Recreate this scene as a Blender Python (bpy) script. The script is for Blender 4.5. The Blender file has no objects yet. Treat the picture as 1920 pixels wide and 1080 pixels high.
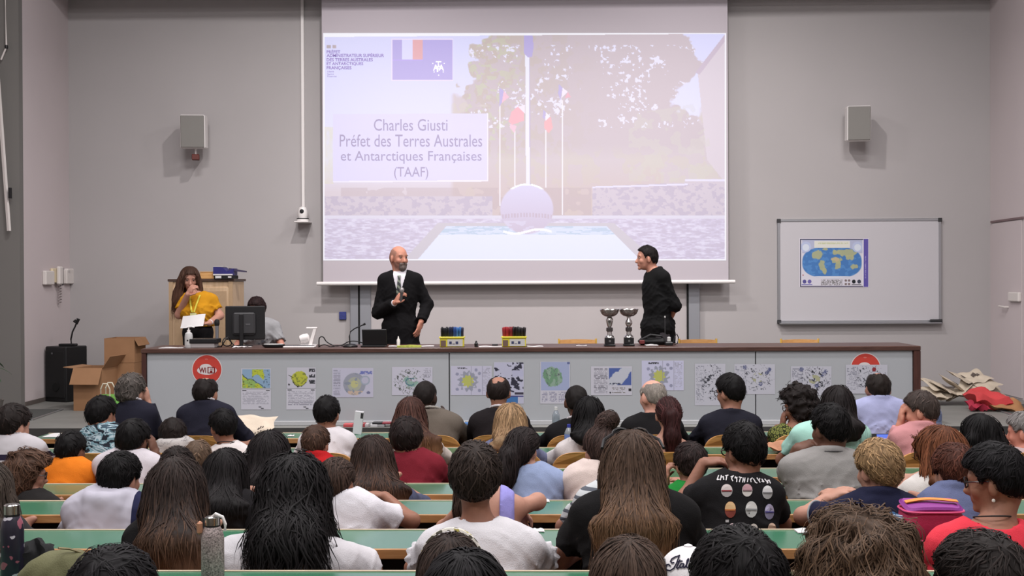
import bpy, math, random
import numpy as np
from mathutils import Vector, Matrix, Euler

SC = bpy.context.scene
COL = SC.collection
R = math.radians
rnd = random.Random(7)
nrng = np.random.default_rng(11)

# ------------------------------------------------------------------ camera
FPX = 2200.0                     # focal length in pixels of the 1920 px frame
CAMZ = 1.41                      # above the stage floor (z = 0); Y runs towards the front wall
YAW, PITCH, ROLL = math.atan(46 / FPX), math.atan(12 / FPX), R(-0.28)
CR = Matrix.Rotation(YAW, 3, 'Z') @ Matrix.Rotation(math.pi / 2 - PITCH, 3, 'X') @ Matrix.Rotation(ROLL, 3, 'Z')
cam_d = bpy.data.cameras.new('camera')
cam = bpy.data.objects.new('camera', cam_d)
COL.objects.link(cam)
cam.matrix_world = Matrix.Translation((0, 0, CAMZ)) @ CR.to_4x4()
cam_d.sensor_width = 36.0
cam_d.lens = 36.0 * FPX / 1920.0
cam_d.clip_start, cam_d.clip_end = 0.05, 100
SC.camera = cam


def P(px, py, Y):
    """the point of the vertical plane at distance Y that the photograph shows at (px, py)"""
    d = CR @ Vector(((px - 960) / FPX, -(py - 540) / FPX, -1.0))
    k = Y / d.y
    return Vector((d.x * k, Y, CAMZ + d.z * k))


def PZ(px, py, z):
    """the point of the horizontal plane z that the photograph shows at (px, py)"""
    d = CR @ Vector(((px - 960) / FPX, -(py - 540) / FPX, -1.0))
    k = (z - CAMZ) / d.z
    return Vector((d.x * k, d.y * k, z))


# ------------------------------------------------------------------ world, lights, exposure
SC.view_settings.view_transform = 'Standard'
SC.view_settings.look = 'None'
SC.view_settings.exposure = 0.0
SC.view_settings.gamma = 1.0
SC.view_settings.use_curve_mapping = False
W = bpy.data.worlds.new('world')
SC.world = W
W.use_nodes = True
W.node_tree.nodes['Background'].inputs[0].default_value = (0.75, 0.8, 0.9, 1)
W.node_tree.nodes['Background'].inputs[1].default_value = 0.25


def area(name, loc, target, sx, sy, watts, col=(1, 1, 1), spread=180):
    l = bpy.data.lights.new(name, 'AREA')
    l.shape = 'RECTANGLE'
    l.size, l.size_y, l.energy, l.color = sx, sy, watts, col
    l.spread = R(spread)
    o = bpy.data.objects.new(name, l)
    COL.objects.link(o)
    o.location = loc
    o.rotation_euler = (Vector(target) - Vector(loc)).to_track_quat('-Z', 'Y').to_euler()
    return o


WARM = (1.0, 0.945, 0.935)
# two stage floodlights under the ceiling: they throw the double shadows of the wall speakers
for sx in (-1, 1):
    area('stage_flood', (1.7 * sx, 11.3, 5.75), (1.9 * sx, 13.6, 0.0), 0.15, 0.15, 78, WARM, 122)
# ceiling luminaires above the seats
for lx in (-3.0, 0.0, 3.0):
    for ly in (0.6, 3.6, 6.6):
        area('ceiling_light', (lx, ly, 6.1), (lx, ly + 0.25, 0), 1.2, 0.6, 104, (1, 0.96, 0.965))
area('ceiling_light', (-3.2, 9.4, 6.1), (-3.2, 10.4, 0), 1.2, 0.6, 150, (1, 0.96, 0.965))
area('ceiling_light', (3.2, 9.4, 6.1), (3.2, 10.4, 0), 1.2, 0.6, 150, (1, 0.96, 0.965))

# ------------------------------------------------------------------ colour and materials


def lin(c):
    c = np.asarray(c, dtype=np.float64) / 255.0
    return np.where(c <= 0.04045, c / 12.92, ((c + 0.055) / 1.055) ** 2.4)


def C4(c):
    l = lin(c[:3])
    return (float(l[0]), float(l[1]), float(l[2]), 1.0)


MATS = {}


def mat(key, col=None, rough=0.6, metal=0.0, spec=0.4, noise=0.0, nscale=20.0, bump=0.0, bscale=60.0,
        attr=False, emit=None, stretch=None, trans=0.0, alpha=1.0):
    """a procedural Principled material; NOISE varies the colour, BUMP the relief"""
    if key in MATS:
        return MATS[key]
    m = bpy.data.materials.new(key)
    m.use_nodes = True
    nt = m.node_tree
    b = nt.nodes['Principled BSDF']
    b.inputs['Roughness'].default_value = rough
    b.inputs['Metallic'].default_value = metal
    b.inputs['Specular IOR Level'].default_value = spec
    b.inputs['Transmission Weight'].default_value = trans
    tc = nt.nodes.new('ShaderNodeTexCoord')
    src = tc.outputs['Object']
    if stretch:
        mp = nt.nodes.new('ShaderNodeMapping')
        mp.inputs['Scale'].default_value = stretch
        nt.links.new(src, mp.inputs['Vector'])
        src = mp.outputs['Vector']
    csock = None
    if attr:
        a = nt.nodes.new('ShaderNodeAttribute')
        a.attribute_name = 'Col'
        csock = a.outputs['Color']
    elif col is not None:
        b.inputs['Base Color'].default_value = C4(col)
    if noise > 0:
        n = nt.nodes.new('ShaderNodeTexNoise')
        n.inputs['Scale'].default_value = nscale
        n.inputs['Detail'].default_value = 4
        nt.links.new(src, n.inputs['Vector'])
        mr = nt.nodes.new('ShaderNodeMapRange')
        mr.inputs['From Min'].default_value = 0.3
        mr.inputs['From Max'].default_value = 0.7
        mr.inputs['To Min'].default_value = 1 - noise
        mr.inputs['To Max'].default_value = 1 + noise
        nt.links.new(n.outputs['Fac'], mr.inputs['Value'])
        mx = nt.nodes.new('ShaderNodeVectorMath')
        mx.operation = 'SCALE'
        if csock:
            nt.links.new(csock, mx.inputs[0])
        else:
            mx.inputs[0].default_value = C4(col)[:3]
        nt.links.new(mr.outputs['Result'], mx.inputs['Scale'])
        csock = mx.outputs[0]
    if csock:
        nt.links.new(csock, b.inputs['Base Color'])
    if bump > 0:
        n2 = nt.nodes.new('ShaderNodeTexNoise')
        n2.inputs['Scale'].default_value = bscale
        n2.inputs['Detail'].default_value = 3
        nt.links.new(src, n2.inputs['Vector'])
        bp = nt.nodes.new('ShaderNodeBump')
        bp.inputs['Strength'].default_value = bump
        bp.inputs['Distance'].default_value = 0.01
        nt.links.new(n2.outputs['Fac'], bp.inputs['Height'])
        nt.links.new(bp.outputs['Normal'], b.inputs['Normal'])
    if emit is not None:
        if emit == 'attr':
            a2 = nt.nodes.new('ShaderNodeAttribute')
            a2.attribute_name = 'Glow'
            nt.links.new(a2.outputs['Color'], b.inputs['Emission Color'])
        else:
            b.inputs['Emission Color'].default_value = (*[float(v) for v in emit], 1)
        b.inputs['Emission Strength'].default_value = 1.0
    MATS[key] = m
    return m


def wood(key, c1, c2, scale=(1, 14, 14), rough=0.45):
    if key in MATS:
        return MATS[key]
    m = bpy.data.materials.new(key)
    m.use_nodes = True
    nt = m.node_tree
    b = nt.nodes['Principled BSDF']
    b.inputs['Roughness'].default_value = rough
    b.inputs['Specular IOR Level'].default_value = 0.35
    tc = nt.nodes.new('ShaderNodeTexCoord')
    mp = nt.nodes.new('ShaderNodeMapping')
    mp.inputs['Scale'].default_value = scale
    n = nt.nodes.new('ShaderNodeTexNoise')
    n.inputs['Scale'].default_value = 2.5
    n.inputs['Detail'].default_value = 6
    n.inputs['Distortion'].default_value = 1.2
    rp = nt.nodes.new('ShaderNodeValToRGB')
    rp.color_ramp.elements[0].position = 0.32
    rp.color_ramp.elements[0].color = C4(c1)
    rp.color_ramp.elements[1].position = 0.7
    rp.color_ramp.elements[1].color = C4(c2)
    nt.links.new(tc.outputs['Object'], mp.inputs['Vector'])
    nt.links.new(mp.outputs['Vector'], n.inputs['Vector'])
    nt.links.new(n.outputs['Fac'], rp.inputs['Fac'])
    nt.links.new(rp.outputs['Color'], b.inputs['Base Color'])
    MATS[key] = m
    return m


# ------------------------------------------------------------------ object helpers
def props(o, label=None, cat=None, group=None, kind=None):
    if label:
        o['label'] = label
    if cat:
        o['category'] = cat
    if group:
        o['group'] = group
    if kind:
        o['kind'] = kind
    return o


def empty(name, loc, label, cat, group=None, rz=0.0):
    o = bpy.data.objects.new(name, None)
    COL.objects.link(o)
    o.empty_display_size = 0.1
    o.location = loc
    o.rotation_euler = (0, 0, rz)
    return props(o, label, cat, group)


class MB:
    """collects boxes, tubes, lathes and sheets into one mesh"""

    def __init__(s):
        s.v, s.f, s.c = [], [], []

    def add(s, verts, faces, M=None):
        o = len(s.v)
        for p in verts:
            p = Vector(p)
            s.v.append(tuple(M @ p) if M is not None else tuple(p))
        for f in faces:
            s.f.append(tuple(i + o for i in f))
        return s

    def box(s, x0, x1, y0, y1, z0, z1, M=None, bev=0.0):
        if bev <= 0:
            v = [(x, y, z) for x in (x0, x1) for y in (y0, y1) for z in (z0, z1)]
            f = [(0, 1, 3, 2), (4, 6, 7, 5), (0, 4, 5, 1), (2, 3, 7, 6), (0, 2, 6, 4), (1, 5, 7, 3)]
            return s.add(v, f, M)
        xs, ys, zs = (x0, x1), (y0, y1), (z0, z1)
        v, idx = [], {}
        for i in (0, 1):
            for j in (0, 1):
                for k in (0, 1):
                    sx, sy, sz = (1 if i == 0 else -1), (1 if j == 0 else -1), (1 if k == 0 else -1)
                    b = bev
                    idx[(i, j, k, 0)] = len(v); v.append((xs[i], ys[j] + sy * b, zs[k] + sz * b))
                    idx[(i, j, k, 1)] = len(v); v.append((xs[i] + sx * b, ys[j], zs[k] + sz * b))
                    idx[(i, j, k, 2)] = len(v); v.append((xs[i] + sx * b, ys[j] + sy * b, zs[k]))
        f = []
        I = idx
        for i in (0, 1):
            q = [I[(i, 0, 0, 0)], I[(i, 1, 0, 0)], I[(i, 1, 1, 0)], I[(i, 0, 1, 0)]]
            f.append(tuple(q if i == 1 else q[::-1]))
        for j in (0, 1):
            q = [I[(0, j, 0, 1)], I[(0, j, 1, 1)], I[(1, j, 1, 1)], I[(1, j, 0, 1)]]
            f.append(tuple(q if j == 1 else q[::-1]))
        for k in (0, 1):
            q = [I[(0, 0, k, 2)], I[(1, 0, k, 2)], I[(1, 1, k, 2)], I[(0, 1, k, 2)]]
            f.append(tuple(q if k == 1 else q[::-1]))
        for i in (0, 1):
            for j in (0, 1):
                f.append((I[(i, j, 0, 0)], I[(i, j, 1, 0)], I[(i, j, 1, 1)], I[(i, j, 0, 1)]))
            for k in (0, 1):
                f.append((I[(i, 0, k, 0)], I[(i, 1, k, 0)], I[(i, 1, k, 2)], I[(i, 0, k, 2)]))
        for j in (0, 1):
            for k in (0, 1):
                f.append((I[(0, j, k, 1)], I[(1, j, k, 1)], I[(1, j, k, 2)], I[(0, j, k, 2)]))
        for i in (0, 1):
            for j in (0, 1):
                for k in (0, 1):
                    f.append((I[(i, j, k, 0)], I[(i, j, k, 1)], I[(i, j, k, 2)]))
        return s.add(v, f, M)

    def tube(s, pts, r, n=8, cap=True, M=None):
        pts = [Vector(p) for p in pts]
        rs = r if isinstance(r, (list, tuple)) else [r] * len(pts)
        v, f = [], []
        up = Vector((0.0123, 0.0345, 1))
        for i, p in enumerate(pts):
            t = (pts[min(i + 1, len(pts) - 1)] - pts[max(i - 1, 0)]).normalized()
            a = t.cross(up)
            if a.length < 0.05:
                a = t.cross(Vector((1, 0.02, 0.03)))
            a.normalize()
            b = t.cross(a).normalized()
            for k in range(n):
                w = 2 * math.pi * k / n
                v.append(p + (a * math.cos(w) + b * math.sin(w)) * rs[i])
        for i in range(len(pts) - 1):
            for k in range(n):
                f.append((i * n + k, i * n + (k + 1) % n, (i + 1) * n + (k + 1) % n, (i + 1) * n + k))
        if cap:
            f.append(tuple(range(n))[::-1])
            f.append(tuple((len(pts) - 1) * n + k for k in range(n)))
        return s.add(v, f, M)

    def lathe(s, prof, n=20, M=None, cap=True, sx=1.0, sy=1.0):
        v, f = [], []
        for r, z in prof:
            for k in range(n):
                w = 2 * math.pi * k / n
                v.append((r * math.cos(w) * sx, r * math.sin(w) * sy, z))
        for i in range(len(prof) - 1):
            for k in range(n):
                f.append((i * n + k, i * n + (k + 1) % n, (i + 1) * n + (k + 1) % n, (i + 1) * n + k))
        if cap:
            f.append(tuple(range(n))[::-1])
            f.append(tuple((len(prof) - 1) * n + k for k in range(n)))
        return s.add(v, f, M)

    def prism(s, poly, y0, y1, M=None):
        """polygon of (x, z) pushed from y0 to y1"""
        n = len(poly)
        v = [(x, y0, z) for x, z in poly] + [(x, y1, z) for x, z in poly]
        f = [tuple(range(n)), tuple(range(n, 2 * n))[::-1]]
        for i in range(n):
            f.append((i, i + n, (i + 1) % n + n, (i + 1) % n))
        return s.add(v, f, M)

    def build(s, name, m, parent=None, smooth=False, loc=None, label=None):
        me = bpy.data.meshes.new(name)
        me.from_pydata(s.v, [], s.f)
        me.validate()
        me.update()
        return link(name, me, m, parent, smooth, loc, label, fix=True)


def link(name, me, m, parent=None, smooth=False, loc=None, label=None, fix=False):
    if fix:
        import bmesh
        bm = bmesh.new()
        bm.from_mesh(me)
        bmesh.ops.recalc_face_normals(bm, faces=bm.faces)
        bm.to_mesh(me)
        bm.free()
    if m is not None:
        me.materials.append(m)
    if smooth:
        me.polygons.foreach_set('use_smooth', np.ones(len(me.polygons), dtype=bool))
        if smooth != 'all':
            try:
                me.set_sharp_from_angle(angle=R(40))
            except Exception:
                pass
    o = bpy.data.objects.new(name, me)
    COL.objects.link(o)
    if loc is not None:
        o.location = loc
    if parent is not None:
        o.parent = parent
    if label:
        o['label'] = label
    return o


def np_mesh(name, verts, quads, cols=None, glow=None, tris=None):
    me = bpy.data.meshes.new(name)
    nv, nq = len(verts), len(quads)
    nt = 0 if tris is None else len(tris)
    me.vertices.add(nv)
    me.vertices.foreach_set('co', np.ascontiguousarray(verts, dtype=np.float32).ravel())
    loops = np.ascontiguousarray(quads, dtype=np.int32).ravel()
    starts = np.arange(nq, dtype=np.int32) * 4
    if nt:
        starts = np.concatenate([starts, nq * 4 + np.arange(nt, dtype=np.int32) * 3])
        loops = np.concatenate([loops, np.ascontiguousarray(tris, dtype=np.int32).ravel()])
    me.loops.add(len(loops))
    me.loops.foreach_set('vertex_index', loops)
    me.polygons.add(nq + nt)
    me.polygons.foreach_set('loop_start', starts)
    me.update(calc_edges=True)
    for nm, arr in (('Col', cols), ('Glow', glow)):
        if arr is not None:
            at = me.attributes.new(nm, 'FLOAT_COLOR', 'POINT')
            a = np.ones((nv, 4), dtype=np.float32)
            a[:, :3] = arr
            at.data.foreach_set('color', a.ravel())
    return me


def painted(name, x0, y0, x1, y1, Y, fn, res, m, parent=None, glow=False, sub=None):
    """a flat printed sheet: FN(px, py) gives sRGB colours (0..255) over the photograph's own pixels"""
    nx, ny = max(2, int((x1 - x0) * res)), max(2, int((y1 - y0) * res))
    gx, gy = np.meshgrid(np.linspace(x0, x1, nx + 1), np.linspace(y0, y1, ny + 1))
    c = np.clip(fn(gx.ravel(), gy.ravel()), 0, 255)
    a, b, d, e = (np.array(P(*q, Y)) for q in ((x0, y0), (x1, y0), (x0, y1), (x1, y1)))
    u = ((gx - x0) / (x1 - x0)).ravel()[:, None]
    v = ((gy - y0) / (y1 - y0)).ravel()[:, None]
    p = (a * (1 - u) + b * u) * (1 - v) + (d * (1 - u) + e * u) * v
    o = p.mean(axis=0)
    i = np.arange((nx + 1) * (ny + 1)).reshape(ny + 1, nx + 1)
    q = np.stack([i[:-1, :-1], i[1:, :-1], i[1:, 1:], i[:-1, 1:]], axis=-1).reshape(-1, 4)
    L = lin(c)
    me = np_mesh(name, p - o, q, cols=None if glow else L, glow=None if not glow else np.maximum(L - sub(gy.ravel()), 0))
    return link(name, me, m, parent, loc=tuple(o))


def text_mesh(txt, bold=0.0, shear=0.0):
    cu = bpy.data.curves.new('txt', 'FONT')
    cu.body = txt
    cu.offset = bold
    cu.shear = shear
    cu.resolution_u = 3
    o = bpy.data.objects.new('txt', cu)
    COL.objects.link(o)
    dg = bpy.context.evaluated_depsgraph_get()
    me = bpy.data.meshes.new_from_object(o.evaluated_get(dg))
    bpy.data.objects.remove(o)
    bpy.data.curves.remove(cu)
    return me


def text_on(name, txt, x0, y0, x1, y1, Y, m, parent=None, bold=0.0, shear=0.0, thick=0.0):
    """lettering that fills the box (photo pixels) on the plane at Y"""
    me = text_mesh(txt, bold, shear)
    n = len(me.vertices)
    co = np.zeros(n * 3, dtype=np.float32)
    me.vertices.foreach_get('co', co)
    co = co.reshape(-1, 3)
    lo, hi = co.min(axis=0), co.max(axis=0)
    u = ((co[:, 0] - lo[0]) / (hi[0] - lo[0]))[:, None]
    v = (1 - (co[:, 1] - lo[1]) / max(hi[1] - lo[1], 1e-6))[:, None]
    a, b, d, e = (np.array(P(*q, Y)) for q in ((x0, y0), (x1, y0), (x0, y1), (x1, y1)))
    p = (a * (1 - u) + b * u) * (1 - v) + (d * (1 - u) + e * u) * v
    o = p.mean(axis=0)
    me.vertices.foreach_set('co', (p - o).astype(np.float32).ravel())
    me.update()
    me.materials.clear()
    return link(name, me, m, parent, loc=tuple(o))


def flat(name, pts, Y, m, parent=None):
    """a flat polygon on the plane at Y, corners in photo pixels"""
    v = [P(x, y, Y) for x, y in pts]
    o = sum(v, Vector()) / len(v)
    me = bpy.data.meshes.new(name)
    me.from_pydata([tuple(p - o) for p in v], [], [tuple(range(len(v)))[::-1]])
    me.update()
    return link(name, me, m, parent, loc=o)


def vnoise(x, y, seed=0):
    """smooth value noise in 2-D"""
    xi, yi = np.floor(x), np.floor(y)
    fx, fy = x - xi, y - yi
    fx, fy = fx * fx * (3 - 2 * fx), fy * fy * (3 - 2 * fy)

    def hsh(a, b):
        h = np.sin(a * 127.1 + b * 311.7 + seed * 74.7) * 43758.5453
        return h - np.floor(h)
    return (hsh(xi, yi) * (1 - fx) + hsh(xi + 1, yi) * fx) * (1 - fy) + (hsh(xi, yi + 1) * (1 - fx) + hsh(xi + 1, yi + 1) * fx) * fy


def fbm(x, y, seed=0, o=3):
    s, a, t = 0, 0.5, 0
    for k in range(o):
        s = s + a * vnoise(x * 2 ** k, y * 2 ** k, seed + k)
        t += a
        a *= 0.5
    return s / t


def mixc(base, col, mask):
    m = np.asarray(mask, dtype=np.float64)
    if m.ndim == 1:
        m = m[:, None]
    return base * (1 - m) + np.asarray(col, dtype=np.float64) * m
# ------------------------------------------------------------------ the room
YW = 14.8                                            # front wall
M_wall = mat('wall_paint', (172, 168, 168), rough=0.9, spec=0.15, noise=0.03, nscale=0.7, bump=0.05, bscale=180)
M_wall2 = mat('wall_paint_side', (196, 186, 187), rough=0.9, spec=0.15, noise=0.03, nscale=0.7, bump=0.05, bscale=180)
M_pillar = mat('pillar_paint', (116, 114, 111), rough=0.9, spec=0.15, noise=0.03, nscale=0.9)
M_ceil = mat('ceiling_paint', (150, 150, 150), rough=0.95, spec=0.1, noise=0.02, nscale=1.5)
M_floor = mat('floor_lino', (122, 122, 118), rough=0.55, spec=0.3, noise=0.08, nscale=3.0)
M_dark = mat('dark_riser', (62, 61, 60), rough=0.7, spec=0.2, noise=0.1, nscale=8)
ZC = P(993, 32, YW).z
XL, XR = P(130, 400, YW).x, P(1857, 400, YW).x
XL2, XR2, Y2 = XL + 0.03, XR - 0.03, 13.4


def struct(name, mb, m):
    o = mb.build(name, m)
    o['kind'] = 'structure'
    return o


struct('wall_front', MB().box(XL - 0.3, XR + 0.3, YW, YW + 0.2, -0.6, 6.6), M_wall)
struct('wall_left', MB().prism([(0, 0)], 0, 0) if False else MB().add(
    [(XL, YW, -0.6), (XL2, Y2, -0.6), (XL2 - 0.2, Y2, -0.6), (XL - 0.2, YW, -0.6),
     (XL, YW, 6.6), (XL2, Y2, 6.6), (XL2 - 0.2, Y2, 6.6), (XL - 0.2, YW, 6.6)],
    [(0, 1, 2, 3), (4, 7, 6, 5), (0, 4, 5, 1), (1, 5, 6, 2), (2, 6, 7, 3), (3, 7, 4, 0)]), M_wall2)
struct('wall_right', MB().add(
    [(XR, YW, -0.6), (XR2, Y2, -0.6), (XR2 + 0.2, Y2, -0.6), (XR + 0.2, YW, -0.6),
     (XR, YW, 6.6), (XR2, Y2, 6.6), (XR2 + 0.2, Y2, 6.6), (XR + 0.2, YW, 6.6)],
    [(0, 1, 2, 3), (4, 7, 6, 5), (0, 4, 5, 1), (1, 5, 6, 2), (2, 6, 7, 3), (3, 7, 4, 0)]), M_wall2)
struct('wall_left', MB().box(-6.6, -6.4, -2.5, Y2, -0.6, 6.6), M_wall2)
struct('wall_right', MB().box(6.4, 6.6, -2.5, Y2, -0.6, 6.6), M_wall2)
struct('wall_right', MB().box(XR2, 6.5, Y2 - 0.2, Y2, -0.6, 6.6), M_wall2)
struct('wall_back', MB().box(-6.6, 6.6, -2.7, -2.5, -0.6, 6.6), M_wall)
# pillar at the left
XP = P(37, 400, Y2 - 0.1).x
struct('trim_1', MB().box(-6.5, XP, Y2 - 0.1, Y2, -0.6, 6.6), M_pillar)
# ceiling, with the deep beam that shades the top of the front wall
struct('ceiling', MB().box(-6.6, 6.6, -2.7, YW + 0.2, 6.4, 6.55), M_ceil)
struct('ceiling', MB().box(-6.4, 6.4, 13.9, 14.05, 4.985, 6.4), M_ceil)
# floors: the stage and the tiers of the seats
DY = [9.0 - 0.9 * i for i in range(8)]               # far edge of every desk row
DZ = [CAMZ - h for h in (1.158, 1.148, 1.150, 1.085, 1.009, 0.953, 0.890, 0.82)]
FZ = [z - 0.72 for z in DZ]
YS = 11.34
struct('floor', MB().box(-6.6, 6.6, YS + .012, YW, -0.12, 0.0), M_floor)
struct('trim_2', MB().box(-6.5, 6.5, YS, YS + 0.012, -0.6, -0.001), M_dark)
struct('floor', MB().box(-6.6, 6.6, DY[0] + 0.1, YS, -0.7, FZ[0]), M_floor)
for i in range(8):
    y1 = DY[i] + 0.1
    y0 = DY[i + 1] + 0.1 if i < 7 else -2.5
    struct('floor', MB().box(-6.6, 6.6, y0, y1, -0.9, FZ[i]), M_floor)
# skirting along the front and the side walls
M_skirt = mat('skirting', (96, 88, 84), rough=0.6, noise=0.05)
struct('baseboard_front', MB().box(XL, XR, YW - 0.015, YW, 0, 0.07), M_skirt)
struct('baseboard_left', MB().add([(XL, YW, 0), (XL2, Y2, 0), (XL2 + 0.015, Y2, 0), (XL + 0.015, YW, 0),
                                   (XL, YW, .05), (XL2, Y2, .05), (XL2 + 0.015, Y2, .05), (XL + 0.015, YW, .05)],
                                  [(0, 1, 2, 3), (4, 7, 6, 5), (0, 4, 5, 1), (1, 5, 6, 2), (2, 6, 7, 3), (3, 7, 4, 0)]), M_skirt)
# flush door in the right-hand splayed wall
rx = Vector((XR2 - XR, Y2 - YW, 0)).normalized()     # along the wall, towards the viewer
rn = Vector((-1, 0, 0)) - rx * Vector((-1, 0, 0)).dot(rx)
rn.normalize()


def onwall(o, nx, s, z, off):
    return o + nx * s + rn * off + Vector((0, 0, z))


RO = Vector((XR, YW, 0))
MW = Matrix((rx, rn, Vector((0, 0, 1)))).transposed().to_4x4()
MW.translation = RO
zd = P(1880, 417, 14.6).z
d1 = MB().box(0.10, 1.02, 0.002, 0.012, 0.02, zd - 0.01, MW).build('door_1', M_wall2)
d1['kind'] = 'structure'
f_ = MB().box(0.05, 1.07, 0.0, 0.02, zd, zd + 0.025, MW).build('door_frame', mat('door_gap', (120, 100, 102), rough=0.8), d1)
M_chrome = mat('chrome', (190, 190, 188), rough=0.25, metal=1.0)
M_white_p = mat('white_plastic', (214, 208, 204), rough=0.4)
hz = P(1890, 578, 13.6).z
MB().tube([MW @ Vector((0.62, 0.012, hz)), MW @ Vector((0.62, 0.06, hz)), MW @ Vector((0.45, 0.065, hz + .008))], 0.011).build('door_handle', M_white_p, d1, smooth=True)

# ------------------------------------------------------------------ wall equipment
M_black = mat('black_plastic', (22, 22, 24), rough=0.45, noise=0.08, nscale=30)
M_blackm = mat('black_matt', (17, 17, 18), rough=0.75)
M_dkgrey = mat('dark_grey_plastic', (52, 52, 54), rough=0.5)
M_white = mat('white_enamel', (226, 222, 220), rough=0.35)
M_spk = mat('speaker_cloth', (128, 126, 122), rough=0.85, bump=0.2, bscale=400)
M_beige = mat('beige_plastic', (206, 196, 180), rough=0.5)
M_cream = mat('cream_plastic', (214, 200, 170), rough=0.5)


def wall_speaker(px0, py0, px1, py1, side, label):
    Yf = YW - 0.40
    a, b = P(px0, py0, Yf), P(px1, py1, Yf)
    c = (a + b) / 2
    w, h = abs(b.x - a.x), abs(a.z - b.z)
    t = empty('wall_speaker', (c.x, YW, c.z), label, 'loudspeaker')
    M = Matrix.Translation((0, -0.26, 0)) @ Matrix.Rotation(R(6 * side), 4, 'Z') @ Matrix.Rotation(R(3), 4, 'X')
    MB().box(-w / 2, w / 2, -0.12, 0.10, -h / 2, h / 2, M, 0.012).build('cabinet', M_white, t)
    MB().box(-w / 2 + .008, w / 2 - .008, -0.135, -0.121, -h / 2 + .008, h / 2 - .008, M, 0.006).build('grille', M_spk, t)
    MB().box(-0.03, 0.03, -0.17, 0, -0.05, 0.03).build('wall_bracket', M_white, t)
    return t


sp1 = wall_speaker(335, 214, 381, 276, 1, 'grey wall loudspeaker with a small red-brown tag below it')
c = P(367, 295, YW - 0.25)
tg = MB().box(-0.045, 0.045, -0.05, 0.05, -0.035, 0.035, Matrix.Rotation(R(12), 4, 'Z'), 0.006).build('control_box', mat('rust_plastic', (92, 38, 30), rough=0.5), sp1)
tg.location = c - sp1.location
st = MB().tube([(0, 0, 0.03), (0, 0, 0.16)], 0.012).build('stem', M_white, sp1)
st.location = c - sp1.location
wall_speaker(1592, 197, 1636, 262, -1, 'plain grey wall loudspeaker high on the wall right of the screen')

# dome camera on its wall shelf, fed by a conduit
c = P(571, 416, YW - 0.02)
t = empty('video_camera', (c.x, YW, c.z), 'white pan-tilt video camera on a small wall shelf left of the screen', 'camera')
MB().box(-0.09, 0.09, -0.24, 0, -0.018, 0, None, 0.006).build('shelf', M_white, t)
MB().lathe([(0.075, 0.0), (0.078, 0.02), (0.07, 0.03)], 24, Matrix.Translation((0, -0.13, 0))).build('base', M_white, t, True)
MB().lathe([(0.076, 0.0), (0.076, 0.008)], 24, Matrix.Translation((0, -0.13, 0.03))).build('ring', M_black, t, True)
MB().lathe([(0.055, 0), (0.062, 0.04), (0.06, 0.09), (0.045, 0.135), (0.012, 0.15)], 24, Matrix.Translation((0, -0.13, 0.038))).build('head', M_white, t, True)
MB().lathe([(0.026, 0), (0.026, 0.012), (0.012, 0.014)], 20, Matrix.Translation((0, -0.185, 0.125)) @ Matrix.Rotation(R(90), 4, 'X')).build('lens', M_black, t, True)
a, b = P(569, 392, YW - 0.02), P(566, 0, YW - 0.02)
cd = MB().box(-0.018, 0.018, -0.03, 0.0, a.z, 6.4).build('cable_conduit', M_white, None)
cd.location = (a.x, YW, 0)
props(cd, 'thin white cable conduit running down the wall to the camera', 'conduit')

# wall telephone and boxes on the left splayed wall
lx = Vector((XL2 - XL, Y2 - YW, 0)).normalized()
ln = Vector((0, 0, 1)).cross(lx)
if ln.x < 0:
    ln = -ln
ML = Matrix((lx, ln, Vector((0, 0, 1)))).transposed().to_4x4()
ML.translation = Vector((XL, YW, 0))


def wall_s(px, py):
    """(distance along the left wall, height) seen at a pixel"""
    d = CR @ Vector(((px - 960) / FPX, -(py - 540) / FPX, -1.0))
    o = Vector((0, 0, CAMZ))
    n = ln
    k = (Vector((XL, YW, 0)) - o).dot(n) / d.dot(n)
    q = o + d * k - Vector((XL, YW, 0))
    return q.dot(lx), q.z


s0, z0 = wall_s(103, 517)
t = empty('wall_telephone', (ML @ Vector((s0, 0, z0))), 'cream wall telephone with curly cord on the left wall', 'telephone')
t.rotation_euler = ML.to_euler()
MB().box(-0.16, 0.16, 0, 0.035, -0.09, 0.09, None, 0.01).build('body', M_cream, t)
MB().box(-0.06, 0.06, 0.036, 0.085, -0.11, 0.115, None, 0.015).build('handset', M_white_p, t)
MB().box(-0.075, -0.062, 0.036, 0.08, -0.12, 0.10, None, 0.004).build('hook_edge', M_dkgrey, t)
cz = [(0.02 * math.cos(k * 1.3) - 0.05, 0.04 + 0.02 * math.sin(k * 1.3), -0.11 - 0.007 * k) for k in range(34)]
MB().tube(cz, 0.006, 5).build('cord', mat('cord_grey', (150, 140, 140), rough=.6), t, True)
for px, py, nm, lb, w, h in ((87, 521, 'switch_box', 'narrow white switch box left of the wall telephone', .13, .085),
                             (125, 519, 'wall_socket', 'white socket box under the small sensor by the wall corner', .12, .09),
                             (128, 509, 'sensor_box', 'small white sensor at the wall corner right of the telephone', .14, .035)):
    s1, z1 = wall_s(px, py)
    t = MB().box(-w, w, 0, 0.05, -h, h, None, 0.01).build(nm, M_white_p)
    t.location = ML @ Vector((s1, 0, z1))
    t.rotation_euler = ML.to_euler()
    props(t, lb, 'box')
# switch on the right wall
o = MB().box(-0.16, 0.16, 0, 0.04, -0.055, 0.055, None, 0.01).build('light_switch', M_white_p)
o.matrix_world = MW @ Matrix.Translation((0.86, 0.012, P(1916, 558, 13.4).z))
props(o, 'white switch box on the flush door at the right edge', 'switch')
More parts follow.
